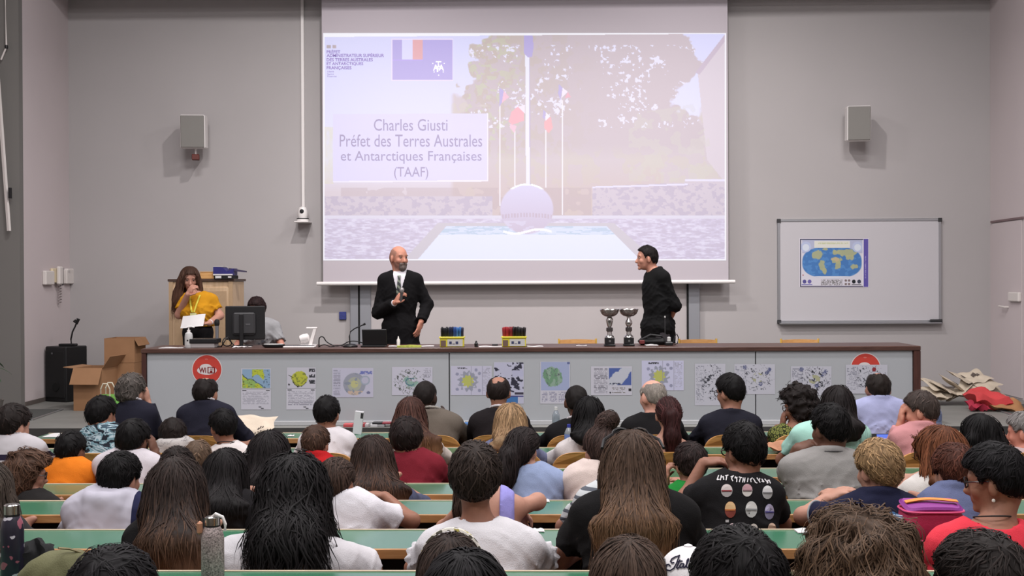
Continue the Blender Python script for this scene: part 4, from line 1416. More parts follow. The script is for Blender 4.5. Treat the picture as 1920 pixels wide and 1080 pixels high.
def crumple(w, d, h, seed, n=11, amp=.02):
    """a limp folded cloth bag: two wrinkled layers joined at the rim"""
    v, f = [], []
    for lay in (1, -1):
        for i in range(n):
            for j in range(n):
                u, q = i / (n - 1), j / (n - 1)
                e = min(u, 1 - u, q, 1 - q)
                x, y = (u - .5) * 2 * w, (q - .5) * 2 * d
                z = (h * min(1, e * 7) * .5) * lay + amp * (2 * float(vnoise(np.array(u * 4.3 + seed), np.array(q * 4.1 + seed * 2), seed)) - 1)
                z += amp * .5 * math.sin(u * 9 + seed + q * 5)
                v.append((x + .012 * math.sin(q * 8 + seed), y + .012 * math.sin(u * 9 + seed), z))
    for lay in (0, 1):
        for i in range(n - 1):
            for j in range(n - 1):
                a = lay * n * n + i * n + j
                q = (a, a + n, a + n + 1, a + 1)
                f.append(q if lay == 0 else q[::-1])
    nn = n * n
    for i in range(n - 1):
        f += [(i * n, i * n + nn, (i + 1) * n + nn, (i + 1) * n), (i * n + n - 1, (i + 1) * n + n - 1, (i + 1) * n + n - 1 + nn, i * n + n - 1 + nn)]
        f += [(i, i + 1, i + 1 + nn, i + nn), ((n - 1) * n + i, (n - 1) * n + i + nn, (n - 1) * n + i + 1 + nn, (n - 1) * n + i + 1)]
    return v, f


Yh = 13.3
tote_specs = [(1741, 736, 30, 10, 8), (1752, 722, 42, 22, 25), (1764, 739, 24, 14, -20), (1772, 728, 50, 30, 40), (1786, 738, 30, 36, -32), (1790, 722, 58, 42, 48),
              (1800, 734, 46, 50, -50), (1806, 710, 38, 34, 30), (1818, 738, 34, 44, 58), (1822, 722, 60, 30, -38), (1828, 706, 24, 20, 12), (1838, 734, 48, 40, -56), (1842, 716, 36, 30, 34), (1852, 728, 30, 18, -14), (1858, 740, 20, 14, 20)]
words_ = ('lowest at the left end', 'second from the left', 'flat at the front left', 'leaning left of the middle', 'slanting left of the middle', 'standing on edge in the middle',
          'crossing the middle', 'printed, left of the top', 'leaning right of the middle', 'on edge below the top', 'topmost of the heap', 'slanting at the front right', 'folded high on the right', 'second from the right end', 'lowest at the right end')
for k, (px, py, ax, ay, az) in enumerate(tote_specs):
    v, f = crumple(.13, .165, .022, k + 3, amp=.008)
    c_ = P(px, py, Yh + .05 * ((k * 2) % 3))
    o = MB().add(v, f).build('tote_bag', M_jute, None, True, (c_.x, c_.y, max(c_.z, .10)))
    o.rotation_euler = (R(8 + ax * .32), R(ay * .5 * (1 if k % 2 else -1)), R(az))
    props(o, 'beige cotton tote bag in the heap beside the desk, ' + words_[k], 'tote bag', 'tote bags heaped at the right of the stage')
    if k in (3, 5, 7, 9, 10):
        pr = MB()
        for q in range(4):
            pr.box(-.045 + .024 * q, -.03 + .024 * q, -.04 + .012 * (q % 2), .02 + .02 * (q % 3), .022, .0245)
        pr = pr.build('print', M_tprint, o)
        pr['kind'] = 'stuff'
v, f = crumple(.22, .18, .12, 31, 15, .035)
c_ = P(1858, 738, 12.75)
t = empty('red_bag', (c_.x, c_.y, 0), 'red and ochre cloth bag slumped on the floor at the right', 'bag')
o = MB().add(v, f).build('red_cloth', mat('red_cloth', (188, 62, 64), rough=.85, noise=.12, nscale=7, bump=.3, bscale=150), t, True)
o.location = (-.03, 0, .13)
o.rotation_euler = (R(12), R(6), R(8))
v, f = crumple(.17, .13, .05, 41, 11, .03)
o = MB().add(v, f).build('ochre_lining', mat('ochre_cloth', (160, 116, 78), rough=.9, noise=.12, nscale=8, bump=.3, bscale=150), t, True)
o.location = (.12, -.12, .07)
o.rotation_euler = (R(24), R(14), R(-12))
v, f = crumple(.10, .09, .05, 47, 9, .03)
o = MB().add(v, f).build('red_corner', mat('red_cloth_dark', (160, 40, 62), rough=.85, noise=.12, nscale=7), t, True)
o.location = (-.18, -.10, .06)
# ------------------------------------------------------------------ implicit-surface modelling of bodies, clothes and hair
f32 = np.float32


def V3(*a):
    return np.array(a, dtype=np.float64)


def unit(v):
    return v / (np.linalg.norm(v) + 1e-12)


def rotm(yaw=0, pitch=0, roll=0):
    """columns: right, forward, up; yaw turns left, pitch bows the head, roll tips it to the right"""
    m = Matrix.Rotation(R(yaw), 3, 'Z') @ Matrix.Rotation(R(-pitch), 3, 'X') @ Matrix.Rotation(R(roll), 3, 'Y')
    return np.array(m)


def cone(a, b, r1, r2, fx=1.0):
    return ('c', np.asarray(a, float), np.asarray(b, float), r1, r2, fx)


def ell(c, rad, M=None):
    return ('e', np.asarray(c, float), np.asarray(rad, float), M)


def pbox(p, inf):
    if p[0] in ('c', 'k'):
        r = max(p[3], p[4]) + inf
        rr = np.array([r * max(1, p[5] if p[0] == 'c' else 1), r, r])
        return np.minimum(p[1] - rr, p[2] - rr), np.maximum(p[1] + rr, p[2] + rr)
    r = max(p[2]) + inf
    if p[3] is None:
        return p[1] - p[2] - inf, p[1] + p[2] + inf
    return p[1] - r, p[1] + r


def peval(p, x, y, z, inf=0.0):
    if p[0] in ('c', 'k'):
        a, b, r1, r2 = p[1], p[2], p[3] + inf, p[4] + inf
        fx = p[5] if p[0] == 'c' else 1.0
        ba = b - a
        ba = ba * np.array([1 / fx, 1, 1])
        px, py, pz = (x - f32(a[0])) / f32(fx), y - f32(a[1]), z - f32(a[2])
        l2 = float(ba @ ba) + 1e-9
        t = np.clip((px * f32(ba[0]) + py * f32(ba[1]) + pz * f32(ba[2])) / f32(l2), 0, 1)
        d = np.sqrt((px - t * f32(ba[0])) ** 2 + (py - t * f32(ba[1])) ** 2 + (pz - t * f32(ba[2])) ** 2)
        d = d - (f32(r1) + t * f32(r2 - r1))
        if p[0] == 'k':                        # cut flat beyond its end
            e = unit(b - a)
            d = np.maximum(d, (x - f32(b[0])) * f32(e[0]) + (y - f32(b[1])) * f32(e[1]) + (z - f32(b[2])) * f32(e[2]))
        return d
    c, rad, M = p[1], p[2] + inf, p[3]
    qx, qy, qz = x - f32(c[0]), y - f32(c[1]), z - f32(c[2])
    if M is not None:
        m = M.astype(f32)
        qx, qy, qz = (qx * m[0, 0] + qy * m[1, 0] + qz * m[2, 0], qx * m[0, 1] + qy * m[1, 1] + qz * m[2, 1],
                      qx * m[0, 2] + qy * m[1, 2] + qz * m[2, 2])
    r = rad.astype(f32)
    k0 = np.sqrt((qx / r[0]) ** 2 + (qy / r[1]) ** 2 + (qz / r[2]) ** 2)
    k1 = np.sqrt((qx / r[0] ** 2) ** 2 + (qy / r[1] ** 2) ** 2 + (qz / r[2] ** 2) ** 2) + f32(1e-6)
    return k0 * (k0 - 1) / k1


def smin(a, b, k):
    h = np.maximum(k - np.abs(a - b), 0) / f32(k)
    return np.minimum(a, b) - h * h * f32(k * 0.25)


def smax(a, b, k):
    return -smin(-a, -b, k)


class Field:
    def __init__(s, prims, h, inf=0.0, k=0.03, pad=0.03, kw=None):
        bx = [pbox(p, inf) for p in prims]
        lo = np.min([b[0] for b in bx], axis=0) - pad
        hi = np.max([b[1] for b in bx], axis=0) + pad
        s.h, s.lo = h, lo
        n = np.ceil((hi - lo) / h).astype(int) + 1
        s.n = n
        s.F = np.full(n, 0.08, dtype=f32)
        s.ax = [(lo[i] + h * np.arange(n[i])).astype(f32) for i in range(3)]
        for p in prims:
            s.add(p, inf, k)

    def sl(s, lo, hi):
        i0 = np.clip(np.floor((lo - s.lo) / s.h).astype(int), 0, s.n - 1)
        i1 = np.clip(np.ceil((hi - s.lo) / s.h).astype(int) + 1, 1, s.n)
        return tuple(slice(a, max(b, a + 1)) for a, b in zip(i0, i1))

    def g(s, sl=None):
        if sl is None:
            sl = (slice(None),) * 3
        return (s.ax[0][sl[0]][:, None, None], s.ax[1][sl[1]][None, :, None], s.ax[2][sl[2]][None, None, :])

    def add(s, p, inf=0.0, k=0.03):
        lo, hi = pbox(p, inf)
        m = k + 2 * s.h
        q = s.sl(lo - m, hi + m)
        s.F[q] = smin(s.F[q], peval(p, *s.g(q), inf), k)

    def cut(s, p, inf=0.0, k=0.008):
        lo, hi = pbox(p, inf)
        m = k + 2 * s.h
        q = s.sl(lo - m, hi + m)
        s.F[q] = smax(s.F[q], -peval(p, *s.g(q), inf), k)

    def mesh(s, smooth=1):
        F = s.F
        S = F < 0
        nx, ny, nz = s.n
        cnt = np.zeros((nx - 1, ny - 1, nz - 1), dtype=np.int8)
        for i in (0, 1):
            for j in (0, 1):
                for k in (0, 1):
                    cnt += S[i:nx - 1 + i, j:ny - 1 + j, k:nz - 1 + k]
        idx = np.argwhere((cnt > 0) & (cnt < 8))
        ci = np.array([(i, j, k) for i in (0, 1) for j in (0, 1) for k in (0, 1)])
        vals = np.stack([F[idx[:, 0] + c[0], idx[:, 1] + c[1], idx[:, 2] + c[2]] for c in ci], axis=1)
        acc = np.zeros((len(idx), 3))
        num = np.zeros(len(idx))
        for a in range(8):
            for b in range(a + 1, 8):
                if np.abs(ci[a] - ci[b]).sum() != 1:
                    continue
                va, vb = vals[:, a], vals[:, b]
                m = (va < 0) != (vb < 0)
                t = np.where(m, va / np.where(m, va - vb, 1), 0)
                p = ci[a][None, :] + t[:, None] * (ci[b] - ci[a])[None, :]
                acc += p * m[:, None]
                num += m
        v = s.lo + s.h * (idx + acc / num[:, None])
        ids = np.full((nx - 1, ny - 1, nz - 1), -1, dtype=np.int32)
        ids[idx[:, 0], idx[:, 1], idx[:, 2]] = np.arange(len(idx))
        quads = []
        for ax in range(3):
            o1, o2 = [(1, 2), (2, 0), (0, 1)][ax]
            sh = [slice(None)] * 3
            sa, sb = list(sh), list(sh)
            sa[ax], sb[ax] = slice(0, -1), slice(1, None)
            A, B = S[tuple(sa)], S[tuple(sb)]
            e = np.argwhere(A != B)
            ok = (e[:, o1] > 0) & (e[:, o2] > 0) & (e[:, o1] < s.n[o1] - 1) & (e[:, o2] < s.n[o2] - 1)
            e = e[ok]
            ins = A[e[:, 0], e[:, 1], e[:, 2]]
            q = []
            for d1, d2 in ((1, 1), (0, 1), (0, 0), (1, 0)):
                c = e.copy()
                c[:, o1] -= d1
                c[:, o2] -= d2
                q.append(ids[c[:, 0], c[:, 1], c[:, 2]])
            q = np.stack(q, axis=1)
            q[~ins] = q[~ins][:, ::-1]
            quads.append(q)
        q = np.concatenate(quads)
        q = q[(q >= 0).all(axis=1)]
        for _ in range(smooth):
            sm, c = np.zeros_like(v), np.zeros(len(v))
            for i in range(4):
                np.add.at(sm, q[:, i], v[q[:, (i + 1) % 4]] + v[q[:, (i + 3) % 4]])
                np.add.at(c, q[:, i], 2)
            c = np.maximum(c, 1)
            v = v * 0.5 + 0.5 * sm / c[:, None]
        return v, q


def wob(x, y, z, f, sd):
    """smooth irregular folds, about -1..1"""
    a = np.sin(f * (x * 1.1 + y * 0.4) + sd + 1.7 * np.sin(f * (z * 0.8 - x * 0.5) + sd * 2.1))
    b = np.sin(f * (z * 1.2 + y * 0.6) + sd * 1.3 + 1.5 * np.sin(f * (x * 0.9 + z * 0.3) + sd))
    return a * b


def ik(J, Wt, l1, l2, pole):
    d = Wt - J
    D = np.linalg.norm(d)
    mx = (l1 + l2) * 0.985
    if D > mx:
        Wt = J + d / D * mx
        d, D = Wt - J, mx
    D = max(D, abs(l1 - l2) + 0.02)
    u = unit(d)
    a = (l1 * l1 - l2 * l2 + D * D) / (2 * D)
    h = math.sqrt(max(l1 * l1 - a * a, 0))
    p = pole - u * (pole @ u)
    return J + u * a + unit(p) * h, Wt


def hand(Wr, d, n, s, curl=0.5, flip=1, spread=0.1, point=False):
    """palm, four jointed fingers and a thumb; d along the hand, n out of the palm"""
    d = unit(d)
    n = unit(n - d * (n @ d))
    t = np.cross(d, n) * flip
    M = np.stack([t, d, n], axis=1)
    out = [ell(Wr + d * .045 * s, np.array([.041, .052, .018]) * s, M)]
    for i in range(4):
        b = Wr + (d * (.088 - .004 * abs(i - 1)) + t * (.031 - .0205 * i)) * s
        L = (.070, .078, .073, .058)[i] * s
        c = curl * (0.25 if (point and i == 0) else 1.0)
        q = b
        for j, (fr, rr) in enumerate(((.46, .0098), (.3, .009), (.24, .0082))):
            an = c * (0.55 + 0.75 * j)
            dd = d * math.cos(an) + n * math.sin(an) + t * spread * (1.5 - i) * (1 - min(c, 1) * .7)
            e = q + unit(dd) * L * fr
            out.append(cone(q, e, rr * s, (rr - .0007) * s))
            q = e
    b = Wr + (d * .028 + t * .036) * s
    e1 = b + unit(d * .55 + t * (.75 - .4 * curl) + n * (.25 + .5 * curl)) * .038 * s
    e2 = e1 + unit(d * .85 + t * (.15 - .5 * curl) + n * (.25 + .5 * curl)) * .032 * s
    out += [cone(b - d * .01 * s, e1, .0145 * s, .0115 * s), cone(e1, e2, .0112 * s, .009 * s)]
    return out


HB_Y = [-.12, -.09, -.05, -.022, -.004, .012, .03, .052, .075, .12]
HB_Z = {'short': [-.074, -.07, -.052, -.015, .024, .024, .002, .045, .062, .07],
        'bob': [-.11, -.11, -.11, -.11, -.10, -.07, .0, .05, .066, .075],
        'long': [-.12, -.12, -.12, -.12, -.11, -.09, -.05, .045, .068, .075],
        'tied': [-.085, -.08, -.06, -.02, .02, .02, .0, .05, .066, .072]}


def head_prims(hc, Rh, s, face=True, female=False):
    def L(x, y, z):
        return hc + Rh @ (V3(x, y, z) * s)
    pr = [ell(L(0, -.006, .02), V3(.077, .098, .092) * s, Rh),
          ell(L(0, -.045, -.012), V3(.066, .06, .07) * s, Rh),
          ell(L(0, .034, -.045), V3(.056 if female else .06, .056, .072) * s, Rh)]
    ft = []
    if face:
        ft += [cone(L(0, .084, .008), L(0, .108, -.032), .009 * s, .0135 * s),
               ell(L(0, .098, -.036), V3(.017, .013, .01) * s, Rh),
               cone(L(-.038, .076, .022), L(.038, .076, .022), .013 * s, .013 * s),
               ell(L(0, .078, -.099), V3(.022, .018, .017) * s, Rh),
               ell(L(0, .084, -.066), V3(.026, .013, .011) * s, Rh),
               ell(L(.04, .062, -.03), V3(.024, .024, .026) * s, Rh), ell(L(-.04, .062, -.03), V3(.024, .024, .026) * s, Rh)]
    ears = []
    for sx in (-1, 1):
        E = Rh @ np.array(Matrix.Rotation(R(-22 * sx), 3, 'Z')) @ np.array(Matrix.Rotation(R(12), 3, 'X'))
        ears += [ell(L(.079 * sx, -.008, -.012), V3(.009, .02, .033) * s, E), ell(L(.076 * sx, -.006, -.036), V3(.008, .011, .012) * s, E)]
    return pr, ft, ears


def skin_mat():
    return mat('skin', attr=True, rough=0.55, spec=0.3, noise=0.06, nscale=25, bump=0.05, bscale=160)


def hair_mat():
    return mat('hair', attr=True, rough=0.6, spec=0.13, noise=0.22, nscale=40, stretch=(3, 3, 0.5))


def cloth_mat(c, tag='', rough=0.9, noise=0.06, nscale=10):
    return mat('cloth_%d_%d_%d%s' % (c[0], c[1], c[2], tag), c, rough=rough, spec=0.15, noise=noise, nscale=nscale, bump=0.25, bscale=280)


def put(name, v, q, m, parent, origin, cols=None, tris=None):
    me = np_mesh(name, v - origin, q, cols=cols, tris=tris)
    me.polygons.foreach_set('use_smooth', np.ones(len(me.polygons), dtype=bool))
    return link(name, me, m, parent)


def strands(v, q, n, seglen, nseg, flow, rad, col, var, seed, start, lift=0.003, jitter=0.25, curl=0.0, tipcol=None, free_z=-99.0, reject=None):
    """hair locks: thin tapering tubes that run over the hair surface along FLOW(p, nrm)"""
    g = np.random.default_rng(seed)
    fn = np.cross(v[q[:, 2]] - v[q[:, 0]], v[q[:, 3]] - v[q[:, 1]])
    vn = np.zeros_like(v)
    for i in range(4):
        np.add.at(vn, q[:, i], fn)
    vn /= np.linalg.norm(vn, axis=1)[:, None] + 1e-12
    cand = np.where(start(v, vn))[0]
    if len(cand) < 5:
        return None
    pick = g.choice(cand, n)
    p = v[pick] + g.normal(0, .004, (n, 3))
    sub = np.arange(0, len(v), max(1, len(v) // 2500))
    sv, sn = v[sub], vn[sub]
    path, nrm = [], []
    jit = g.normal(0, jitter, (n, 3))
    ph = g.uniform(0, 6.28, n)
    lf = np.abs(g.normal(lift, lift * .7, n))
    for k in range(nseg):
        d2 = ((p[:, None, :] - sv[None]) ** 2).sum(-1)
        near = d2.argmin(1)
        nn = sn[near]
        dist = ((p - sv[near]) * nn).sum(1)
        p = p - nn * ((dist - lf) * (p[:, 2] > free_z))[:, None] * 0.8
        path.append(p.copy())
        nrm.append(nn)
        f = flow(p, nn) + jit
        f = f - nn * ((f * nn).sum(1) * (p[:, 2] > free_z))[:, None] * 0.85
        f[:, 2] -= (p[:, 2] <= free_z) * 1.2
        f /= np.linalg.norm(f, axis=1)[:, None] + 1e-9
        if curl:
            sd = np.cross(f, nn)
            f = f + curl * (sd * np.cos(ph + k * 1.25)[:, None] + nn * (0.5 * np.sin(ph + k * 1.25))[:, None])
        p = p + f * (seglen * g.uniform(.85, 1.15, n))[:, None]
    path = np.stack(path, 1)
    nrm = np.stack(nrm, 1)
    if reject is not None:
        ok = ~reject(path.reshape(-1, 3)).reshape(n, nseg).any(1)
        if ok.sum() < 5:
            return None
        path, nrm = path[ok], nrm[ok]
        n = len(path)
    tan = np.gradient(path, axis=1)
    tan /= np.linalg.norm(tan, axis=2)[..., None] + 1e-9
    sd = np.cross(tan, nrm)
    sd /= np.linalg.norm(sd, axis=2)[..., None] + 1e-9
    tp = np.linspace(0, 1, nseg)
    rr = rad * (0.55 + 0.45 * np.sin(np.pi * np.minimum(tp * 1.2, 1))) * (1 - 0.8 * np.clip((tp - .6) / .4, 0, 1))
    rr = rr[None, :, None] * g.uniform(.6, 1.3, (n, 1, 1))
    ring = np.stack([path + sd * rr * 1.6, path + nrm * rr, path - sd * rr * 1.6], axis=2)      # n, seg, 3, 3
    V = ring.reshape(-1, 3)
    a = np.arange(n * nseg * 3).reshape(n, nseg, 3)
    Q = []
    for k in range(2):
        Q.append(np.stack([a[:, :-1, k], a[:, 1:, k], a[:, 1:, k + 1], a[:, :-1, k + 1]], -1).reshape(-1, 4)[:, ::-1])
    cc = np.asarray(col)[None, :] * np.clip(1 + g.normal(0, var, (n, 1)), .35, 2.2)
    c = np.repeat(cc[:, None, :], nseg * 3, 1).reshape(n, nseg, 3, 3)
    if tipcol is not None:
        w = np.clip((tp - .35) / .6, 0, 1)[None, :, None, None]
        c = c * (1 - w) + (np.asarray(tipcol)[None, :] * np.clip(1 + g.normal(0, var, (n, 1)), .4, 1.8))[:, None, None, :] * w
    return V, np.concatenate(Q), c.reshape(-1, 3)


def hair_mesh(root, org, sp, hc, Rh, s, body_back, seed, h, near, row=4):
    """builds the hair part from the style tuple sp['hair'] = (style, colour, options)"""
    style, rgb, o = sp['hair']
    col = lin(rgb) * o.get('gain', 1.0)
    g = np.random.default_rng(seed)

    def L(x, y, z):
        return hc + Rh @ (V3(x, y, z) * s)
    t = o.get('t', .014) * s
    base = {'short': 'short', 'buzz': 'short', 'fringe': 'short', 'long': 'long', 'bob': 'bob', 'curly': o.get('line', 'bob'),
            'pony': 'tied', 'bun': 'tied'}[style]
    pr, _, _ = head_prims(hc, Rh, s, False)
    skull = pr[:2]
    extra = []
    fr = {'kx': 1.0}
    if style == 'short' or style == 'curly':
        tp_ = o.get('top', .008)
        extra.append(ell(L(0, -.004, .045), V3(.066, .088 + tp_ * .3, .067 + tp_) * s, Rh))
    if style == 'pony':
        a = L(*o.get('at', (0, -.10, .0)))
        dr = o.get('drop', .22)
        b = a + V3(o.get('dx', 0), -.05, -dr * .45)
        c = a + V3(o.get('dx', 0) * 1.6, -.04, -dr)
        r = o.get('r', .034)
        extra += [cone(a, a + V3(0, -.03, -.01), r * .6, r * .8), cone(a + V3(0, -.03, -.01), b, r * .85, r), cone(b, c, r, r * .35)]
    if style == 'bun':
        a = L(*o.get('at', (.02, -.05, .12)))
        r = o.get('r', .04)
        extra += [ell(a, V3(r, r, r * .85)), ell(a + V3(r * .5, 0, r * .3), V3(r * .6, r * .6, r * .5)), ell(a + V3(-r * .6, -.01, -.01), V3(r * .6, r * .6, r * .5))]
    if style in ('long', 'bob') and 'bot' in o:
        w = o.get('w', .085)
        bz = o['bot']
        bx = o.get('bx', hc[0])
        yb = body_back
        p0, p1 = L(0, -.045, .03), L(0, -.07, -.07)
        p2 = V3(p1[0] * .5 + bx * .5, min(p1[1], yb - .005), min(p1[2] - .06, p1[2] * .55 + bz * .45))
        p3 = V3(bx, yb - .012, bz)
        th = o.get('th', .036)
        fx = w / (th * .8 + t)
        extra += [cone(p0, p1, th * 1.1, th * 1.1, .072 * s / (th * 1.1 + t * .6)), cone(p1, p2, th * 1.1, th, (w * o.get('mid', .5) + .036 * s) / (th + t)),
                  cone(p2, p3, th, th * .55, fx)]
        if o.get('sides', True):
            for sx in (-1, 1):
                a = L(.072 * sx, .005, -.01)
                b = V3(a[0] * .75 + (bx + w * .75 * sx) * .25, a[1] - .015, max(bz + .05, a[2] - .17))
                extra += [cone(a, b, .016 * s, .018)]
    for e in o.get('more', ()):
        extra.append(e if not callable(e) else e(L))
    Fd = Field(skull + extra, h, t, k=.025, pad=.05)
    # extra volumes get no additional thickness
    x, y, z = Fd.g()
    qx = (x - f32(hc[0])) / f32(s)
    qy = (y - f32(hc[1])) / f32(s)
    qz = (z - f32(hc[2])) / f32(s)
    m = Rh.astype(f32)
    lx, ly, lz = (qx * m[0, 0] + qy * m[1, 0] + qz * m[2, 0], qx * m[0, 1] + qy * m[1, 1] + qz * m[2, 1], qx * m[0, 2] + qy * m[1, 2] + qz * m[2, 2])
    rel = o.get('rough', .0025)
    az = np.arctan2(lx, -ly)
    if style == 'curly':
        cf = o.get('cf', 95.0)
        A = o.get('amp', .010)
        n = (np.sin(cf * lx + 1.9 * np.sin(cf * .6 * lz + seed) + seed) * np.sin(cf * ly + 1.6 * np.sin(cf * .7 * lx) + 2 * seed) *
             np.sin(cf * lz * .9 + 1.7 * np.sin(cf * .5 * ly + seed)))
        Fd.F += (n * A - A * .3).astype(f32)
        Fd.F += (A * .9 * wob(lx, ly, lz, 38.0, seed)).astype(f32)
    else:
        Fd.F += (rel * np.sin(az * 17 + 2.2 * np.sin(lz * 30 + seed) + seed) * np.sin(az * 7 + seed * 1.7 + 1.5 * np.sin(lz * 14))).astype(f32)
        Fd.F += (rel * .7 * wob(lx, ly, lz, 60.0, seed)).astype(f32)
    if style in ('short', 'fringe'):             # cut shorter towards the nape and the sides
        Fd.F += (np.clip((f32(.03) - lz) / f32(.09), 0, 1) * f32(t * .8)).astype(f32)
    # hairline
    zl = np.interp(ly.ravel(), HB_Y, HB_Z[base]).reshape(ly.shape).astype(f32)
    if o.get('front') is not None:
        zl = np.where(ly > .03, zl + f32(o['front']), zl)
    if 'fade' in o:
        zl = zl + f32(o['fade'])
    cutd = (zl - lz) * f32(s) * f32(.8)
    fr = np.abs(lx) - f32(.085 + (.02 if style in ('long', 'bob') else .0))
    if style in ('long', 'bob'):
        keep = (ly < .02) | (lz > .04)
        cutd = np.where((ly < -.01) & (lz < -.06), -0.05, cutd)
        if o.get('open'):
            cutd = np.where((ly > .028) & (np.abs(lx) < o['open']) & (lz < .062), .03, np.minimum(cutd, np.where(np.abs(lx) > o['open'], -.02, cutd)))
    if style == 'pony':
        cutd = np.where((ly < -.112), -0.05, cutd)
    if style == 'bun':
        cutd = np.where(lz > .09, -.05, cutd)
    if style == 'fringe' or o.get('crown'):
        cx, cy, rx, ry = o.get('crown', (0, -.03, .055, .075))
        dd = (1 - np.sqrt(((lx - cx) / rx) ** 2 + ((ly - cy) / ry) ** 2)) * f32(min(rx, ry) * s)
        dd = np.where(lz > .03, dd + .004 * np.sin(lx * 70 + seed) * np.sin(ly * 60 + 1), -1)
        cutd = np.maximum(cutd, dd)
    Fd.F = smax(Fd.F, cutd.astype(f32), .006).astype(f32)
    v, q = Fd.mesh(1)
    if not len(q):
        return None
    c = np.repeat(col[None, :], len(v), 0) * (0.55 + 0.25 * g.random((len(v), 1)))  # base layer darkened: shade beneath the locks put into the colour
    tip = o.get('tip')
    zt = hc[2] - .1 * s
    if tip is not None:
        w = np.clip((zt - v[:, 2]) / max(zt - o.get('bot', zt - .2) - .05, .05), 0, 1)[:, None]
        c = c * (1 - w) + lin(tip)[None, :] * w
    vs, qs, cs = [v], [q], [c]
    ns = {'long': 900, 'bob': 700, 'curly': 800, 'short': 620, 'pony': 500, 'bun': 420, 'fringe': 160, 'buzz': 0}[style]
    ns = int(ns * (1 if near else .28) * o.get('dens', 1.0))
    fine = (.0011 if row >= 7 else (.0014 if row >= 5 else .0017)) if near else .0022
    ns = int(ns * (2.2 if row >= 7 else (1.35 if row >= 5 else 1)))
    if ns:
        crown = L(*o.get('whorl', (0, -.055, .10)))
        grav = V3(0, 0, -1)
        up = Rh @ V3(0, 0, 1)
        fwd = Rh @ V3(0, 1, 0)
        if style in ('long', 'bob', 'pony', 'bun'):
            if style in ('pony', 'bun'):
                tgt = L(*o.get('at', (0, -.10, .0)))

                def flow(p, nn):
                    dd = tgt - p
                    dl = np.linalg.norm(dd, axis=1)[:, None]
                    behind = ((p - tgt) @ (Rh @ V3(0, -1, 0)) > -.012)[:, None] & (style == 'pony')
                    return np.where(behind, grav[None, :], dd / (dl + 1e-6))
            else:
                def flow(p, nn):
                    out = (p - crown)
                    out[:, 2] *= .2
                    out /= np.linalg.norm(out, axis=1)[:, None] + .02
                    top = np.clip((p[:, 2] - (hc[2] + .02 * s)) / (.07 * s), 0, 1)[:, None]
                    return grav[None, :] + out * (0.15 + 1.2 * top)
            Lg = (hc[2] + .1 * s - o['bot']) * 1.02 if 'bot' in o else (.2 + o.get('drop', 0))
            nseg = max(7, int(Lg / .045))
            zb_ = hc[2] - .0 * s
            if o.get('wave'):
                zb_ = o['bot'] + .04
            st = (lambda V, N: (V[:, 2] > zb_)) if style in ('long', 'bob') else (lambda V, N: V[:, 2] > -9)
            rej = None
            if o.get('open'):
                def rej(pp):
                    l_ = (pp - hc) @ Rh / s
                    return (np.abs(l_[:, 0]) < o['open'] - .012) & (l_[:, 1] > .03) & (l_[:, 2] < .058) & (l_[:, 2] > -.2)
            if 'bot' in o and style == 'long':
                Lg *= 1.12
            rs = strands(v, q, ns, Lg / nseg, nseg, flow, fine * o.get('thick', 1.0) * 1.15, col, o.get('var', .3), seed + 3, st,
                         lift=o.get('lift', .003), jitter=o.get('jit', .16), curl=o.get('curl', 0.0), tipcol=lin(tip) if tip else None, free_z=o.get('bot', -99) + .035, reject=rej)
        else:
            def flow(p, nn):
                d = p - crown
                d /= np.linalg.norm(d, axis=1)[:, None] + 1e-3
                return d + fwd[None, :] * o.get('comb', .0) + V3(o.get('part', .0), 0, -o.get('grav', .0))[None, :]
            rs = strands(v, q, ns, o.get('seg', .011 if style != 'curly' else .012), o.get('nseg', 5 if style != 'curly' else 7), flow, fine * o.get('thick', 1.0), col, o.get('var', .3), seed + 3,
                         lambda V, N: V[:, 2] > -9, lift=o.get('lift', .002 if style != 'curly' else .004), jitter=o.get('jit', .28), curl=o.get('curl', .7 if style == 'curly' else 0.0), tipcol=lin(tip) if tip else None)
        if rs is not None:
            vs.append(rs[0]); qs.append(rs[1] + len(v)); cs.append(rs[2])
    ob = put('hair', np.concatenate(vs), np.concatenate(qs), hair_mat(), root, org, np.concatenate(cs))
    return ob


def glasses(root, org, hc, Rh, s, col, rimless=False):
    def L(x, y, z):
        return hc + Rh @ (V3(x, y, z) * s) - org
    mb = MB()
    for sx in (-1, 1):
        ring = [L(sx * .034 + .025 * math.cos(a), .100 - .004 * abs(math.cos(a)), .004 + .02 * math.sin(a)) for a in np.linspace(0, 2 * math.pi, 17)]
        mb.tube([tuple(p) for p in ring], .0028, 6, False)
        mb.tube([tuple(L(sx * .059, .096, .008)), tuple(L(sx * .078, .06, .01)), tuple(L(sx * .083, -.012, .008)), tuple(L(sx * .08, -.03, -.01))], .0026, 6)
    mb.tube([tuple(L(-.010, .101, .006)), tuple(L(.010, .101, .006))], .0026, 6)
    g = mb.build('glasses', mat('frame_%d' % col[0], col, rough=.3, spec=.5), root, True)
    return g


